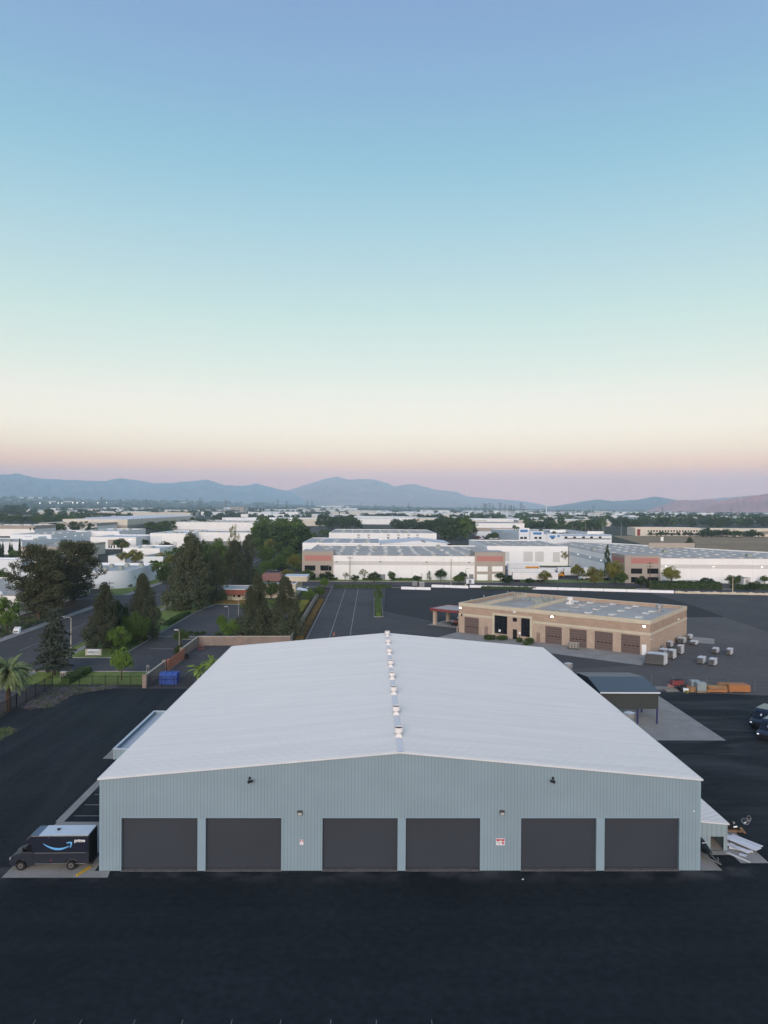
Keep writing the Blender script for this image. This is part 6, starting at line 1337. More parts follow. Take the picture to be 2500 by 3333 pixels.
# parked cars
def car(label,loc,rz,m,group):
    t=thing('parked_car',label,'car',loc,rz,group); b=MB(); b.xz([(0,.35),(0,.75),(1.1,.9),(1.7,1.42),(3.1,1.42),(3.9,.95),(4.4,.85),(4.4,.35)],-.88,.88); b.build('body',m,t,bevel=.08)
    b=MB(); b.box(1.5,-.89,1.0,3.3,.89,1.3); b.build('windows',m_glass,t); 
    for x in (.85,3.5): 
        for y in (-.8,.8): b=MB(); b.tube((x,y-.11,.33),(x,y+.11,.33),.33,n=10); b.build('wheel',m_rub,t)
    return t
m_cb=mat('car_blue_grey',(.10,.14,.20),.35,var=.03); cm=[m_trk,m_trk,m_cb,m_grey,m_dark,m_trr]
rc_=random.Random(5); base_={}
for i in range(26):
    px=1548+i*5.4+rc_.uniform(-1,1); py=1749+(i%3)*3.2; mm=cm[rc_.randrange(6)]; k=mm.name; g=G(px,py); lb={'truck_white':'white parked car in the packed lot left of the blue-panelled office','car_blue_grey':'blue-grey parked car in the packed lot left of the blue office','mid_grey_paint':'grey parked car in the packed lot left of the blue office','dark_opening':'black parked car in the packed lot left of the blue office','truck_red':'red parked car in the packed lot left of the blue office'}[k]; rz=rc_.choice((0,.1,PI/2,PI/2))
    if k not in base_: base_[k]=car(lb,(g.x,g.y,.02),rz,mm,'cars parked in the lot left of the blue-panelled office')
    else: dup(base_[k],(g.x,g.y,.02),rz)
# ------------------------------------------------------------------ stacked pole bundles
m_pole=mat('grey_white_pole',(.68,.68,.69),.6,var=.12,scale=2,rnd=.06); m_pend=mat('dark_pole_end',(.012,.012,.013),.9)
def bundle(label,loc,rz,nx,nz,L_=2.7,r=.125,m=m_pole,group='bundles of pale poles stacked on the asphalt'):
    t=thing('pole_bundle',label,'pole bundle',loc,rz,group); b=MB(); e=MB()
    for k in range(nz):
        for i in range(nx-(k%2)):
            x=(i+.5*(k%2)-nx/2+.5)*2*r; z=.12+r+k*r*1.78; y0=R.uniform(-.08,.08); b.tube((x,y0,z),(x,y0+L_,z),r*.97,n=8); e.tube((x,y0-.02,z),(x,y0-.001,z),r*.90,n=8)
    b.build('poles',m,t,fix=False); e.build('pole_ends',m_pend,t,fix=False)
    w=nx*r; h=.14+nz*r*1.8
    for y in (.5,L_-.6): b=MB(); b.box(-w-.01,y,.1,-w+.0,y+.05,h); b.box(w,y,.1,w+.01,y+.05,h); b.box(-w,y,h,w,y+.05,h+.012); b.build('strap',m_black,t)
    for y in (.3,L_-.4): MB().box(-w,y,0,w,y+.12,.11).build('skid',m_bark,t)
    return t
RB=UA+0.02
def bp(x,y): g=G(1860+.3858*x,1900+.3858*y); return (g.x,g.y,.02)
for i,(x,y) in enumerate(((648,684),(700,689),(750,694))): bundle(['front left pile of the big stack of pale poles at the garage corner','front middle pile of the big stack of pale poles','front right pile of the big stack of pale poles'][i],bp(x,y),RB,5,8,2.9,.14)
bundle('second-row pile of pale poles behind the big front stack, left',bp(760,632),RB,5,7,2.6,.13); bundle('second-row pile of pale poles behind the big front stack, right',bp(832,640),RB,5,7,2.6,.13)
bundle('pile of pale poles right of the big stack, with dark strapping',bp(905,600),RB,4,7,2.6,.13)
bundle('grey weathered pile of poles by the garage side wall, nearest the corner',bp(735,560),RB,6,4,2.4,.12,m=m_taup2); bundle('white sheeted pile of poles by the garage side wall',bp(815,540),RB,5,5,2.2,.12)
bundle('grey pile of poles half way along the garage side wall',bp(915,508),RB,7,5,2.7,.12,m=m_band); bundle('small white pile of poles farthest along the side wall',bp(985,472),RB,4,4,2.6,.12); bundle('flat pile of pale poles beside the farthest white pile',bp(1020,520),RB,6,3,2.8,.12)
bundle('free-standing pole bundle, back left of the four',bp(1200,592),RB,5,4,2.8,.125); bundle('free-standing pole bundle, back right of the four',bp(1322,608),RB,4,5,2.8,.125); bundle('free-standing pole bundle, front left of the four',bp(1082,682),RB,5,5,2.8,.125); bundle('free-standing pole bundle, front right of the four',bp(1180,696),RB,5,5,2.6,.125)
# metal skip in front of the roller door
g=G(1340+.3858*1368,1850+.3858*680); t=thing('metal_bin','rust-brown metal bin before the second roller door','bin',(g.x,g.y,.03),UA+.25); b=MB(); b.raw([(-1,-.7,.2),(1,-.7,.2),(1,.7,.2),(-1,.7,.2),(-1.15,-.8,1.3),(1.15,-.8,1.3),(1.15,.8,1.3),(-1.15,.8,1.3),(-1.05,-.7,1.3),(1.05,-.7,1.3),(1.05,.7,1.3),(-1.05,.7,1.3),(-.9,-.6,.7),(.9,-.6,.7),(.9,.6,.7),(-.9,.6,.7)],[(3,2,1,0),(0,1,5,4),(1,2,6,5),(2,3,7,6),(3,0,4,7),(4,5,9,8),(5,6,10,9),(6,7,11,10),(7,4,8,11),(8,9,13,12),(9,10,14,13),(10,11,15,14),(11,8,12,15),(12,13,14,15)]); b.build('tub',m_taup2,t,fix=False)
for x in (-.9,-.3,.3,.9): MB().box(x-.04,-.86,.2,x+.04,-.74,1.3).build('rib',m_bark,t)
for x in (-.8,.8): MB().box(x-.1,-.7,0,x+.1,.7,.19).build('skid',m_black,t)
# sign posts before the entrance
for (px,py,ty,lb) in ((1626,2081,2049,'white parking sign on a post at the left entrance bushes'),(1691,2088,2057,'white parking sign on a post at the right entrance bushes')):
    g=G(px,py); s=2390/g.y; t=thing('sign_post',lb,'sign',(g.x,g.y,.02)); MB().tube((0,0,0),(0,0,(py-ty)/s),.035,n=6).build('post',m_wood,t); MB().box(-.22,-.06,(py-ty)/s-.5,.22,-.036,(py-ty)/s).build('sign_plate',m_white,t)
g=G(1488,2056); t=thing('bollard','rust-streaked yellow-white bollard at the garage front left corner','bollard',(g.x,g.y,.02)); MB().lathe([(.1,0),(.1,1.15),(.0,1.22)],10).build('post',m_crm,t); MB().lathe([(.104,.8),(.104,1.0)],10).build('band',m_org,t)
# trailer with gear under the canopy
tx,ty=BL(-8,7.2); t=thing('flat_trailer','dark flat trailer loaded with red gear under the canopy','trailer',(tx,ty,.03),UA+.1); MB().box(0,0,.5,4.6,2,.65).build('deck',m_black,t); b=MB(); [b.bar((x,y,.65),(x,y,1.05),.05) for x in (0,1.5,3,4.6) for y in (0,2)]; b.bar((0,0,1.05),(4.6,0,1.05),.05); b.bar((0,2,1.05),(4.6,2,1.05),.05); b.build('side_rails',m_grey,t)
MB().box(1.8,.4,.653,3.6,1.5,1.25).build('red_gear',m_redf,t,bevel=.1); MB().bar((-1.4,1,.45),(0,1,.5),.12).build('drawbar',m_black,t)
for x in (1.8,2.6):
    for y in (-.1,2.1): b=MB(); b.tube((x,y-.1,.35),(x,y+.1,.35),.35,n=12); b.build('wheel',m_rub,t)
# ------------------------------------------------------------------ storage row by the old asphalt edge
m_orng=mat('orange_rack_beam',(.40,.17,.065),.6,var=.15,scale=2); m_ply=mat('raw_timber',(.34,.20,.10),.8,var=.25,scale=2); m_wrap=mat('grey_stretch_wrap',(.26,.31,.32),.35,var=.15,scale=1.5)
def beams(label,px,py,L_,n,lv,w=1.1,m=m_orng,rz=-.04):
    g=G(px,py); t=thing('beam_pile',label,'beam pile',(g.x,g.y,.02),rz); 
    for x in (.3,L_-.5): MB().box(x,0,0,x+.12,w,.12).build('bearer',m_ply,t)
    for k in range(lv):
        b=MB()
        for i in range(n): y=w*i/n; o=R.uniform(-.12,.12); b.box(o,y,.123+k*.17,L_+o,y+w/n*.8,.123+k*.17+.15)
        b.build('beam_layer',m,t)
    return t
beams('tall pile of orange rack beams at the right end of the storage row',2374,2254,3.4,6,6,1.4)
b=beams('loose orange beams lying behind the tall beam pile',2342,2238,4.4,5,3,1.1)
beams('flat pile of raw timber beams in the middle of the storage row',2306,2250,3.2,5,4,1.2,m_ply); beams('low orange beams in front of the timber pile',2302,2255,3.3,3,2,.7)
for (px,py,w,h,lb) in ((2262,2244,1.5,1.5,'grey stretch-wrapped pallet load, rear and taller'),(2281,2252,1.5,1.55,'grey stretch-wrapped pallet load, front right')):
    g=G(px,py); t=thing('wrapped_pallet',lb,'pallet load',(g.x,g.y,.02),-.1); MB().box(-w/2,-.6,.15,w/2,.6,h).build('wrapped_load',m_wrap,t,bevel=.12); b=MB(); [b.box(-w/2,y,0,w/2,y+.1,.145) for y in (-.6,-.05,.5)]; b.build('pallet',m_ply,t)
g=G(2204,2232); t=thing('red_skip','dull red open bin in the storage row','bin',(g.x,g.y,.02),.1); b=MB(); b.box(-1,-.5,.1,1,.5,.95); b.build('tub',m_redf,t,bevel=.04); MB().box(-.9,-.4,.953,.9,.4,.98).build('load',m_dark,t)
rj=random.Random(9)
JK=[('grey steel pipe frame lying at the left end of the storage row',2160,2243,m_grey,2.6),('dark bundle of hoses beside the red bin',2218,2244,m_black,1.2),('heap of black bags in the storage row',2228,2249,m_black,1.4),('small white crate before the black bags',2232,2252,m_white,.8),('red plastic crate among the stored gear',2244,2243,m_red,.8),('tan cardboard crate left of the wrapped pallets',2250,2251,m_ply,1.1),('yellow-green bucket group in front of the crates',2236,2256,m_leafy,.5),('pink plastic sheet folded on the pipe frame',2180,2238,m_pink,.8),('flat steel plates lying before the red bin',2186,2250,m_taup2,2.2),('brown timber offcuts behind the black bags',2234,2236,m_bark,1.2)]
for (lb,px,py,m,s) in JK:
    g=G(px,py); t=thing('stored_goods',lb,'stored goods',(g.x,g.y,.02),rj.uniform(-.4,.4)); b=MB()
    if s>2: [b.bar((-s/2,y,.08+.06*k),(s/2,y+rj.uniform(-.2,.2),.08+.06*k),.07) for k,y in enumerate((-.5,-.2,.1,.5))]; b.bar((-s/2,-.5,.05),(-s/2,.5,.4),.06)
    elif 'crate' in lb: b.box(-s/2,-s*.4,0,s/2,s*.4,s*.62); b.box(-s/2-.03,-s*.43,s*.622,s/2+.03,s*.43,s*.7)
    elif 'bucket' in lb: [b.lathe([(.0,0),(.13,0),(.17,.35),(.14,.35),(.12,.05)],10,(x,y,0)) for x,y in ((0,0),(.4,.1),(.2,.35))]
    else:
        for _ in range(6): c=Vector((rj.uniform(-s/2,s/2),rj.uniform(-.4,.4),rj.uniform(.12,.35))); b.obox(c,(rj.uniform(-1,1),rj.uniform(-1,1),.2),s*.55,s*.4,.28)
    b.build('goods',m,t,bevel=.03 if s<2 else 0)
# chain link fence posts with wire along the storage row
t=thing('wire_fence','thin wire fence on grey posts behind the storage row','fence',(G(2120,2232).x,G(2120,2232).y,0)); o=t.location
fpt=[G(p,q) for p,q in ((2120,2232),(2190,2236),(2240,2240),(2300,2238),(2370,2242),(2457,2248),(2560,2252))]
for p in fpt: MB().tube((p.x-o.x,p.y-o.y,0),(p.x-o.x,p.y-o.y,1.8),.022,n=6).build('post',m_grey,t)
for z in (1.78,1.2,.6): b=MB(); b.path([(p.x-o.x,p.y-o.y,z) for p in fpt],.005,4); b.build('wire',m_grey,t)
# ------------------------------------------------------------------ barriers along the far lot edge
m_bar=mat('white_barrier_plastic',(.80,.80,.82),.5,var=.05)
segs=[((1306,1918),(1403,1920.5),2,'lower'),((1405,1911),(1525,1915),3,'upper'),((1529,1912.5),(2194,1931),9,'long')]
for (a,c,n,w) in segs:
    A_,C_=G(*a),G(*c); d=(C_-A_)/n
    for i in range(n):
        p=A_+d*i; L_=d.length-.12; t=thing('road_barrier',['long white barrier in the lower left pair by the egg-shaped tree','long white barrier in the short upper run before the utility pole','long white barrier in the long run behind the garage'][('lower','upper','long').index(w)],'barrier',(p.x,p.y,.02),math.atan2(d.y,d.x),'white barriers end to end along the lot edge'); b=MB(); b.yz([(-.3,0),(.3,0),(.28,.25),(.12,.5),(.1,.95),(-.1,.95),(-.12,.5),(-.28,.25)],0,L_); b.build('barrier_body',m_bar,t)
A_,C_=G(2196,1931),G(2620,1940); b=MB(); n=40
for i in range(n): p=A_+(C_-A_)*(i/n); q=A_+(C_-A_)*((i+1)/n); h=.75+.2*math.sin(i*1.7)*math.sin(i*.6); b.bar((p.x,p.y+.3*math.sin(i),h/2),(q.x,q.y+.3*math.sin(i+1),h/2),.5,h)
tag(b.build('kerb_wall',m_crm),'uneven pale kerb wall continuing right of the white barriers','wall')
for (px,py,lb) in ((1350,1906,'left grey-green utility cabinet behind the white barriers'),(1373,1909,'right taller grey utility cabinet behind the white barriers')):
    g=G(px,py); t=thing('utility_cabinet',lb,'utility cabinet',(g.x,g.y,.02)); MB().box(-.9,-.5,0,.9,.5,1.7).build('housing',m_hvac if px<1360 else m_alu,t,bevel=.05); MB().box(-.7,-.52,.2,.7,-.503,1.5).build('door',m_grey,t)
for (px,py,w,h,lb) in ((1530,1900,28,16,'white box enclosure at the right end of the white wall, by the lamp standard'),(2262,1906,40,14,'pale blue-white low enclosure before the right warehouse'),(2432,1906,24,24,'grey shed block against the right warehouse')):
    g=G(px,py); s=2390/g.y; t=thing('enclosure',lb,'enclosure',(g.x,g.y,.02)); MB().box(-w/2/s,0,0,w/2/s,3,h/s).build('wall',m_band if w==24 else m_whitec,t); MB().box(-w/2/s-.05,-.05,h/s+.003,w/2/s+.05,3.05,h/s+.12).build('cap',m_grey,t); MB().box(-.5,-.06,.1,.5,-.004,h/s*.8).build('door',m_grey,t)
# ------------------------------------------------------------------ poles and lamps
def upole(px,by,ty,lb,arms=1,m=m_wood,off=0,r=.16,ta=0):
    g=G(px,by); h=(by-ty)/(2390/g.y); t=thing('utility_pole',lb,'utility pole',(g.x,g.y,0)); MB().tube((0,0,0),(ta,0,h),r,r*.6,8).build('pole',m,t)
    for i in range(arms): z=h-.5-1.3*i; b=MB(); b.box(-1.2,-.08,z-.08,1.2,.08,z+.08); b.build('crossarm',m,t); b=MB(); [b.tube((x,0,z+.08),(x,0,z+.3),.05,n=6) for x in (-1.1,-.6,.6,1.1)]; b.build('insulators',m_alu,t)
    return t
upole(1139,1891,1812,'tall brown utility pole before the white warehouse, left part',1); upole(1468,1905,1819,'tall dark utility pole before the white warehouse, right part',0,m=m_taup2,r=.2); upole(1373,1906,1865,'short dark pole behind the utility cabinets',0,r=.13)
upole(2115,1922,1828,'wooden utility pole with transformer drums before the glass corner office',2); upole(559,1966,1834,'tall thick brown utility pole beside the street and office lawn',0,r=.24)
t=upole(357,1960,1893,'utility pole with two crossarms and white insulators among the verge conifers',2); 
for (a,c) in (((357,1897),(150,1972)),((357,1905),(60,1975)),((357,1897),(-150,2015)),((357,1912),(-150,2030))): pass
def wires(lb,pts3,sag=1.5,r=.025):
    o=pts3[0]; b=MB()
    for p,q in zip(pts3,pts3[1:]):
        pr=None
        for i in range(13): t_=i/12; v=p+(q-p)*t_; v=Vector((v.x-o.x,v.y-o.y,v.z-4*sag*t_*(1-t_))); 
        vs=[]
        for i in range(13): t_=i/12; v=p+(q-p)*t_; vs.append(Vector((v.x-o.x,v.y-o.y,v.z-4*sag*t_*(1-t_))))
        b.path(vs,r,4)
    return tag(b.build('power_line',m_black,None,(o.x,o.y,0)),lb,'power line')
P0=t.location; hz_=(1960-1893)/(2390/P0.y)
wires('upper sagging power line crossing in front of the huge pines',[P0+Vector((-1.1,0,hz_-.2)),Vector((-84,120,13))],2); wires('lower sagging power line crossing in front of the huge pines',[P0+Vector((1.1,0,hz_-1.5)),Vector((-83,118,11.5))],2)
def lamp(px,by,ty,lb,arm=(-1,0),al=2.2,m=m_alu,head=m_band,r=.09,base=False):
    g=G(px,by); h=(by-ty)/(2390/g.y); t=thing('street_lamp',lb,'street lamp',(g.x,g.y,0)); MB().tube((0,0,0),(0,0,h-.3),r,r*.6,8).build('pole',m,t); d=Vector((arm[0],arm[1],0))
    b=MB(); b.path([Vector((0,0,h-.3)),Vector((0,0,h-.1))+d*.3,Vector((0,0,h))+d*al*.6,Vector((0,0,h))+d*al],.05); b.build('arm',m,t); MB().obox(Vector((0,0,h))+d*(al+.3),d,.8,.3,.14).build('lamp_head',head,t,bevel=.02)
    if base: MB().tube((0,0,0),(0,0,.7),.35,.3,12).build('footing',m_crm,t)
    return t
m_pl=mat('pale_concrete_pole',(.40,.38,.33),.7,var=.08)
lamp(231,2110,2009,'tall pale street lamp with curved arm beside the street and layered deodar',al=1.5,m=m_pl,head=m_white,r=.13)
lamp(583,2118,2050,'thin parking lamp beside the small tree by the orange gate',al=.3,m=m_pl,r=.07); lamp(776,2002,1952,'tall thin lamp pole before the red-skirted office',al=.2,m=m_pl,r=.07); lamp(744,2012,1974,'grey twin-head lamp on the office parking lot',al=.4,r=.06); lamp(806,1960,1932,'short lamp pole at the right end of the red-skirted office',al=.3,m=m_wood,r=.06)
lamp(983,2047,2014,'grey lamp post on the boundary wall line by the right conifer',al=.1,m=m_wood,r=.06) if 0 else None
lamp(1069,1894,1842,'slim lamp standard before the pink-banded office windows',arm=(1,0),al=.5,m=m_grey,r=.08); lamp(1006,1958,1912,'thin lamp pole inside the boundary wall',al=.2,m=m_wood,r=.06)
lamp(1516,1908,1850,'wooden lamp standard with small heads before the right end of the white wall',arm=(1,0),al=1.3,m=m_wood,r=.12,base=True); lamp(2385,1932,1874,'beige lot lamp pole on the pale kerb wall',al=.1,m=m_crm,r=.14,base=True)
lamp(842,1766,1752,'far street lamp with single arm in front of the avenue trees',arm=(1,0),al=2,r=.12); lamp(724,1830,1786,'street lamp between the conifer groups',arm=(1,0),al=2,m=m_alu,r=.1); lamp(1704,1832,1792,'lot lamp in the truck court, left',al=.4,r=.1); lamp(1727,1836,1790,'lot lamp in the truck court, beside the pointed island tree',al=.6,r=.1)
for i,(px,by,ty,lb) in enumerate(((1862,1732,1694,'thin pole above the blue-office roof, farthest left'),(1906,1734,1690,'thin pole above the blue-office roof, middle'),(1962,1738,1698,'thin pole above the blue-office roof, right'),(2022,1744,1702,'thin bare pole at the left edge of the dry field'),(2155,1700,1670,'pale pole standing over the far woods on the right'),(126,1665,1640,'thin tall pole in the far left suburb'))):
    upole(px,by,ty,lb,0,m=m_alu,r=.2)
for i,px in enumerate((1871,1894,1914,1930,1951,1968)): lamp(px,1742,1718,['first','second','third','fourth','fifth','last'][i]+' pale floodlight mast counted from the left along the blue-office lot',al=.8,m=m_pl,r=.16)
g=G(2155,1766); t=thing('field_sign','white board on posts standing in the dry field','sign',(g.x,g.y,0)); MB().box(-1.2,-.1,1.5,1.2,.1,5).build('board',m_white,t); [MB().box(x-.1,-.1,0,x+.1,.1,1.49).build('post',m_grey,t) for x in (-1,1)]
# lattice pylons
m_pyl=mat('weathered_lattice_steel',(.11,.11,.12),.7,var=.1)
def pylon_mesh(seed):
    b=MB(); H=40; f=lambda z: 4.2*(1-z/H)**1.15+.9
    for k in range(9):
        z0,z1=H*k/9,H*(k+1)/9; a,c=f(z0),f(z1)
        for (sx,sy) in ((-1,-1),(1,-1),(1,1),(-1,1)): b.bar((sx*a,sy*a,z0),(sx*c,sy*c,z1),.32)
        for (p,q) in (((-1,-1),(1,-1)),((-1,1),(1,1))): b.bar((p[0]*a,p[1]*a,z0),(q[0]*c,q[1]*c,z1),.2); b.bar((q[0]*a,q[1]*a,z0),(p[0]*c,p[1]*c,z1),.2)
    for z,w in ((27,7.5),(33,9),(38.5,6)): b.bar((-w,0,z),(w,0,z),.35); b.bar((-w,0,z),(-.9,0,z+1.8),.2); b.bar((w,0,z),(.9,0,z+1.8),.2); [b.tube((x,0,z),(x,0,z-1.8),.18,n=5) for x in (-w,w)]
    return b.data('lattice_frame',m_pyl)
pm=pylon_mesh(1)
for i,(px,top,by) in enumerate(((1576,1638,1682),(1582,1641,1683),(1594,1637,1681),(1605,1642,1680),(1628,1637,1684),(1644,1640,1678),(1657,1645,1682),(1664,1644,1684),(1672,1646,1683),(1696,1637,1680),(1704,1645,1682),(1552,1648,1676),(1526,1645,1672),(1517,1650,1670),(1545,1646,1670),(1674,1650,1674),(1640,1650,1672))):
    g=G(px,by); h=(by-top)/(2390/g.y); tt='tall lattice pylon in the dense group left of the wind turbine'
    if px<1560: tt='smaller lattice pylon left of the dense pylon group'
    t=thing('lattice_pylon',tt,'pylon',(g.x,g.y,0),R.uniform(-.3,.3),tt.replace('pylon','pylons',1),scale=(h/40,)*3); inst('lattice_frame',pm,t)
PL=[(331,1618,1668,'single lattice pylon on the far left horizon, leftmost'),(476,1624,1668,'lattice pylon cluster mast left of centre on the horizon'),(392,1626,1668,'faint lattice pylon right of the leftmost one'),(609,1624,1668,'faint lattice pylon above the cream giant warehouse'),(651,1620,1668,'thin tall mast above the avenue trees left part'),(735,1626,1670,'lattice pylon left of the centre horizon'),(838,1633,1666,'short dark water tower like mast on the horizon'),(904,1628,1672,'lattice pylon in the centre-left horizon'),(933,1631,1675,'pale pole mast at centre-left horizon'),(1000,1630,1674,'thin dark mast in the centre horizon'),(1016,1631,1674,'lattice pylon right of the thin mast'),(1175,1638,1676,'dark narrow tower at the centre horizon'),(1330,1637,1674,'lattice pylon below the right peak shoulder'),(1931,1644,1674,'lattice pylon right of the wind turbine'),(2156,1649,1680,'lattice pylon before the pink hills, left'),(2380,1652,1684,'lattice pylon before the right hills'),(2406,1660,1684,'small lattice pylon beside the right hills pylon')]
for (px,top,by,lb) in PL: g=G(px,by); h=(by-top)/(2390/g.y); t=thing('lattice_pylon',lb,'pylon',(g.x,g.y,0),0,scale=(h/40*.8,h/40*.8,h/40)); inst('lattice_frame',pm,t)
g=G(1778,1684); t=thing('wind_turbine','white three-bladed wind turbine on the plain right of the pylons','wind turbine',(g.x,g.y,0)); s=2390/g.y; hh=(1684-1647)/s; MB().tube((0,0,0),(0,0,hh),1.9,1.2,12).build('tower',m_white,t); MB().box(-1.5,-2,hh-1,1.5,4,hh+1.2).build('nacelle',m_white,t)
for a in (60,180+150,185): 
    aa=math.radians(a); d=Vector((math.cos(aa+PI/2),0,math.sin(aa+PI/2)));
for a in (35,152,270-13 if 0 else 122+150): 
    aa=math.radians(a); d=Vector((math.cos(aa),0,math.sin(aa))); sd=Vector((-d.z,0,d.x)); c=Vector((0,-2.2,hh)); l=16*hh/37
    if a>200: l*=.9
    b=MB(); b.raw([c-sd*.9,c+sd*.9,c+d*l+sd*.25,c+d*l-sd*.25,c-sd*.9+Vector((0,.5,0)),c+sd*.9+Vector((0,.5,0)),c+d*l+sd*.25+Vector((0,.2,0)),c+d*l-sd*.25+Vector((0,.2,0))],[(0,1,2,3),(7,6,5,4),(0,4,5,1),(1,5,6,2),(2,6,7,3),(3,7,4,0)]); b.build('blade',m_white,t)
# lit lamps and blocks in the far plain
for i,px in enumerate((130,163,190,202,237,251,270,318,347)):
    g=G(px,1656); t=thing('floodlight_mast','lit floodlight in the row along the far left suburb','floodlight',(g.x,g.y,rise(g.x,g.y)),0,'lit floodlights in the far left suburb'); hh=(1656-1642)/(2390/g.y)*.8; MB().tube((0,0,0),(0,0,hh),.3,n=5).build('pole',m_alu,t); MB().box(-3,-.5,hh,3,.5,hh+2.2).build('lamp_head',m_lamp,t)
g=G(1622,1684); t=thing('storage_tower','white blocky tower below the pylon group','tower',(g.x,g.y,0)); s=2390/g.y; MB().box(-11,0,0,11,15,18/s).build('tower_body',m_white,t); MB().box(-11,0,18/s+.003,3,15,19.5/s).build('roof_block',m_white,t); MB().box(-3,-.1,2,3,-.004,14/s).build('dark_panel',m_grey,t)
g=G(1368,1693); t=thing('brick_plant','red-brown brick plant block with grey tower in the centre distance','plant',(g.x,g.y,0)); s=2390/g.y; MB().box(-24/s,0,0,20/s,30,12/s).build('brick_wing',mat('dark_red_brick',(.13,.045,.04),.85),t); MB().box(-8/s,-4,0,6/s,-.1,19/s).build('grey_tower',m_band,t)
g=G(772,1672); s=2390/g.y; t=thing('silo_block','pale pink block buildings with three vertical dark bays in the distance','building',(g.x,g.y,0)); MB().box(-23/s,0,0,23/s,40,21/s).build('wall',m_taupe,t); [MB().box(x/s,-.6,0,(x+3)/s,-.05,20/s).build('dark_bay',m_grey,t) for x in (-12,5,18)]
# ------------------------------------------------------------------ blue crates inside the small yard
m_blu=mat('blue_plastic_crate',(.035,.10,.42),.5,var=.12,scale=3)
g=G(552,2226)
def crate(label,loc):
    t=thing('wire_crate',label,'crate',loc,.03,'blue cage crates behind the black fence'); b=MB(); L_,w,h=.92,.92,.92
    for x in (0,L_):
        for y in (0,w): b.bar((x,y,0),(x,y,h),.05)
    for z in (.03,h*.35,h*.66,h-.03):
        b.bar((0,0,z),(L_,0,z),.045); b.bar((0,w,z),(L_,w,z),.045); b.bar((0,0,z),(0,w,z),.045); b.bar((L_,0,z),(L_,w,z),.045)
    b.build('cage_frame',m_blu,t); MB().box(.05,.05,.04,L_-.05,w-.05,h*.86).build('blue_liner',m_blu,t); return t
c0=None; nm_=['left','middle','right']
for k in range(2):
    for j in range(2):
        for i in range(3):
            lb='blue cage crate, %s, %s row, %s layer of the block behind the fence'%(nm_[i],('front','rear')[j],('lower','upper')[k]); loc=(g.x-1.5+i*.96,g.y-.6+j*.96,.02+k*.95)
            if c0 is None: c0=crate(lb,loc)
            else: dup(c0,loc,.03,lb)
for (px,py,lb) in ((481,2190,'thin twin-post sign beside the pinkish pillar'),):
    q=G(px,py); t=thing('small_sign',lb,'sign',(q.x,q.y,0)); [MB().box(x-.04,-.04,0,x+.04,.04,1.4).build('post',m_alu,t) for x in (-.2,.2)]; MB().box(-.28,-.06,1.0,.28,-.043,1.4).build('plate',m_grey,t)
g=G(655,2118); t=thing('rusty_cart','rust-red metal cart standing by the back block wall','cart',(g.x,g.y,.02)); b=MB(); [b.bar((x,y,0),(x,y,.9),.05) for x in (-.5,.5) for y in (-.3,.3)]; b.bar((-.5,-.3,.9),(.5,-.3,.9),.06); b.bar((-.5,.3,.9),(.5,.3,.9),.06); b.box(-.5,-.3,.3,.5,.3,.36); b.build('frame',m_redf,t)
g=G(1087,2068); t=thing('traffic_cone','small orange traffic cone on the striped parking lot','traffic cone',(g.x,g.y,.02)); b=MB(); b.lathe([(.2,.03),(.03,.75),(0,.75)],12); b.build('cone',m_org,t); MB().box(-.26,-.26,0,.26,.26,.03).build('base',m_org,t)
q=G(542,1975); t=thing('utility_box','green-grey utility box beside the sidewalk','utility box',(q.x,q.y,.02)); MB().box(-.6,-.4,0,.6,.4,1.1).build('housing',m_hvac,t,bevel=.04); MB().box(-.65,-.45,1.103,.65,.45,1.16).build('lid',m_hvac,t)
q=G(55,2060); t=thing('utility_box','pale blue-grey slanted box at the foot of the left bank','utility box',(q.x,q.y,.02)); b=MB(); b.yz([(-.6,0),(.6,0),(.6,1.3),(-.2,.9)],-.7,.7); b.build('housing',m_whitec,t); MB().box(-.5,-.63,.2,.5,-.603,.6).build('hatch',m_grey,t)
# ------------------------------------------------------------------ right side of the warehouse: watercraft, sheets, engine, hoops
q=G(2306,2800); t=thing('covered_watercraft','black-green covered watercraft on a small trailer beside the lean-to','watercraft',(q.x-.25,q.y+1.0,.03),math.radians(-77))
m_cov=mat('black_green_cover',(.008,.014,.013),.4,var=.2,scale=4,spec=.5)
b=MB(); n=14
prof=[(-1.5,.35,.45,.75),(-1.2,.5,.42,1.05),(-.6,.55,.40,1.15),(-.1,.52,.40,1.45),(.3,.45,.40,1.35),(.8,.42,.42,1.0),(1.25,.25,.5,.85),(1.5,.05,.62,.72)]
vs=[];
for (x,w,z0,z1) in prof:
    for i in range(n): a=2*PI*i/n; vs.append((x,w*math.cos(a)*(1 if math.sin(a)<0 else .82),(z0+z1)/2+(z1-z0)/2*math.sin(a)))
k=len(prof); b.raw(vs,[(i*n+j,i*n+(j+1)%n,(i+1)*n+(j+1)%n,(i+1)*n+j) for i in range(k-1) for j in range(n)]+[tuple(range(n)),tuple(range((k-1)*n,k*n))]); b.build('fitted_cover',m_cov,t,smooth=True)
MB().obox((.55,.0,1.24),(1,0,-.35),.06,.5,.02).build('cover_stripe',m_sw,t); 
b=MB(); b.bar((-1.3,-.45,.35),(1.0,-.3,.35),.07); b.bar((-1.3,.45,.35),(1.0,.3,.35),.07); b.bar((1.0,-.3,.35),(2.6,0,.35),.07); b.bar((1.0,.3,.35),(2.6,0,.35),.07); b.bar((-.6,-.6,.3),(-.6,.6,.3),.07); b.build('trailer_frame',m_alu,t)
for y in (-.65,.65): b=MB(); b.tube((-.6,y-.08,.27),(-.6,y+.08,.27),.27,n=16); b.build('wheel',m_rub,t)
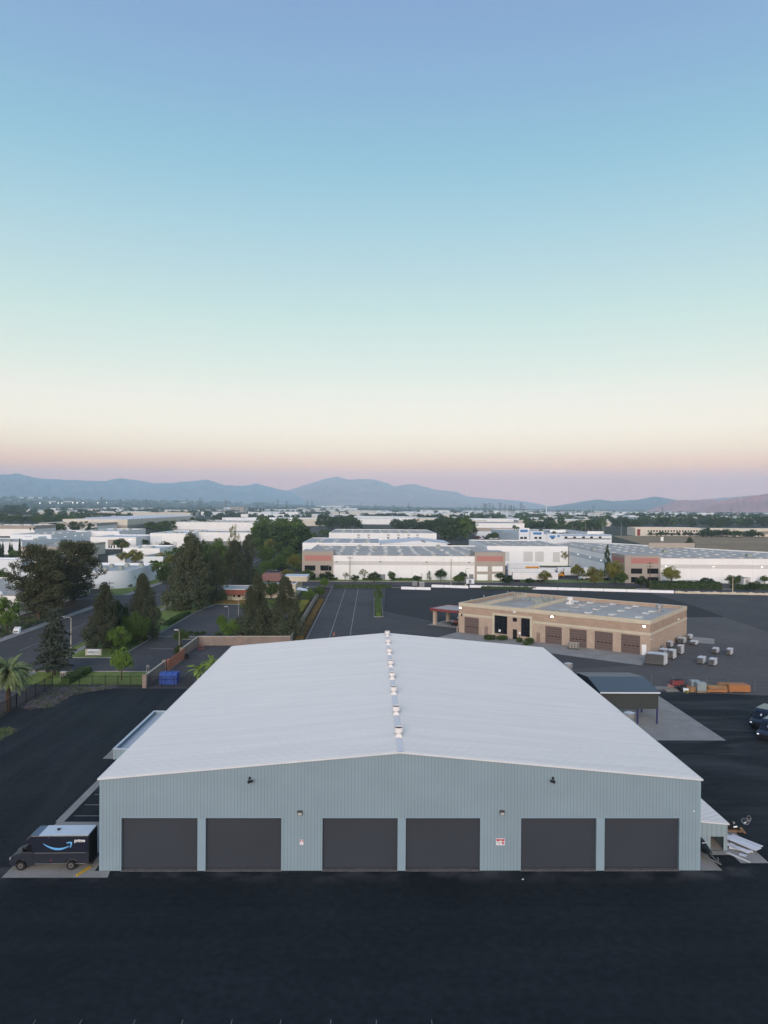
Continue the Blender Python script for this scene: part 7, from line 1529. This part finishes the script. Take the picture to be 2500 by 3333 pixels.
b=MB(); b.tube((2.2,.12,.28),(2.2,.24,.28),.26,n=18); b.build('jockey_wheel',m_rub,t); MB().bar((2.2,.1,.3),(2.2,.0,.75),.05).build('jack',m_alu,t)
m_sheet=mat('white_cladding_sheet',(.66,.70,.76),.4,var=.08,scale=1)
SH_=[(2416,2744,3.0,.85,-58,.30,'top white cladding sheet in the pile beside the lean-to'),(2404,2740,3.1,.85,-60,.22,'bluish-white cladding sheet under the top one'),(2393,2757,2.6,.55,-55,.15,'long white cladding sheet at the left of the pile'),(2392,2756,1.3,.42,-75,.24,'short pale blue panel leaning on the pile'),(2430,2737,2.8,.4,-57,.10,'narrow bluish sheet at the right rim of the pile'),(2412,2766,1.9,.35,-25,.08,'crosswise white strip at the foot of the pile')]
for (px,py,L_,w,a,z,lb) in SH_:
    q=G(px,py,z); t=thing('cladding_sheet',lb,'metal sheet',(q.x,q.y,z),math.radians(a),'white cladding sheets piled on the concrete'); b=MB(); nn=6
    for i in range(nn): y=-w/2+w*i/nn; b.box(-L_/2,y,0,L_/2,y+w/nn*.72,.025); b.box(-L_/2,y+w/nn*.72,.012,L_/2,y+w/nn,.05)
    b.build('sheet',m_sheet,t)
for (px,py,L_,a,lb) in ((2402,2792,2.1,-57,'long pale metal strip sticking out over the slab edge'),(2407,2791,2.0,-60,'second metal strip beside the long one'),(2446,2774,1.6,-55,'short dark rod lying on the slab')):
    q=G(px,py,.05); t=thing('metal_strip',lb,'metal strip',(q.x,q.y,.05),math.radians(a)); b=MB(); b.box(-L_/2,-.04,0,L_/2,.04,.03); b.box(-L_/2,-.04,.031,L_/2,-.02,.07); b.build('strip',m_sheet if 'dark' not in lb else m_grey,t)
q=G(2418,2783,.04); t=thing('offcut','small pale blue square offcut on the slab','offcut',(q.x,q.y,.04),.9); MB().box(-.2,-.28,0,.2,.28,.03).build('plate',m_sheet,t); MB().box(-.2,-.28,.031,.2,-.24,.06).build('lip',m_sheet,t)
q=G(2388,2705); t=thing('engine_on_pallet','black engine parts on a timber pallet behind the lean-to','engine',(q.x,q.y,.03),-.15); b=MB(); [b.box(-.9,y,.10,.9,y+.15,.13) for y in (-.5,-.25,0,.25,.45)]; [b.box(x,-.5,0,x+.1,.6,.098) for x in (-.9,0,.8)]; b.build('pallet',m_ply,t)
b=MB(); b.obox((-.3,.05,.38),(1,.2,0),.7,.4,.45); b.tube((.1,0,.3),(.5,.1,.32),.17,n=10); b.tube((-.3,.05,.6),(-.1,0,.8),.12,n=8); b.tube((.4,-.2,.2),(.4,.3,.2),.12,n=8); b.build('engine_block',m_black,t); b=MB(); b.tube((-.1,-.25,.45),(.2,-.25,.5),.09,n=8); b.obox((.0,.2,.66),(1,0,0),.3,.2,.1); b.build('bright_parts',m_alu,t)
q=G(2426,2681); t=thing('wire_hoop','tilted thin metal hoop with crumpled white paper, on the black asphalt','hoop',(q.x,q.y,.02)); 
def hoop(r,c,tilt,th,rz=0): 
    b=MB(); rt_=Matrix.Rotation(rz,3,'Z')@Matrix.Rotation(tilt,3,'X'); pts=[Vector(c)+rt_@Vector((r*math.cos(a),r*math.sin(a),0)) for a in [2*PI*i/24 for i in range(25)]]; b.path(pts,th,5); return b
hoop(.34,(0,0,.22),.5,.018).build('rim',m_alu,t); hoop(.30,(0,.02,.10),.4,.014).build('lower_rim',m_alu,t); MB().obox((-.08,-.1,.12),(1,.3,.3),.25,.12,.05).build('white_paper',m_white,t)
q=G(2438,2674); t=thing('wire_hoop','smaller upright metal hoop with a yellow end behind the tilted hoop','hoop',(q.x,q.y,.02)); hoop(.22,(0,0,.3),1.1,.018,.3).build('rim',m_alu,t); hoop(.12,(.05,0,.12),.9,.016,.3).build('lower_rim',m_alu,t); MB().obox((-.18,-.05,.08),(1,0,1),.16,.05,.05).build('yellow_end',m_yel,t)
q=G(1702,2864); t=thing('litter','tiny white scrap lying on the black asphalt before the doors','litter',(q.x,q.y,.02)); MB().obox((0,0,.03),(1,.5,.2),.16,.1,.03).build('scrap',m_white,t)

for i,(px,py,lb) in enumerate(((60,1868,'white parked car at the foot of the cypress row'),(300,1792,'dark parked car before the white showroom'),(325,1793,'white parked car before the white showroom'),(1080,1712,'white parked car on the far street end'),(900,1862,'grey parked car on the far parking drive'),(925,1858,'dark parked car on the far parking drive'))):
    g=G(px,py); car(lb,(g.x,g.y,.02),R.uniform(0,3),[m_trk,m_dark,m_trk,m_trk,m_grey,m_dark][i],None)
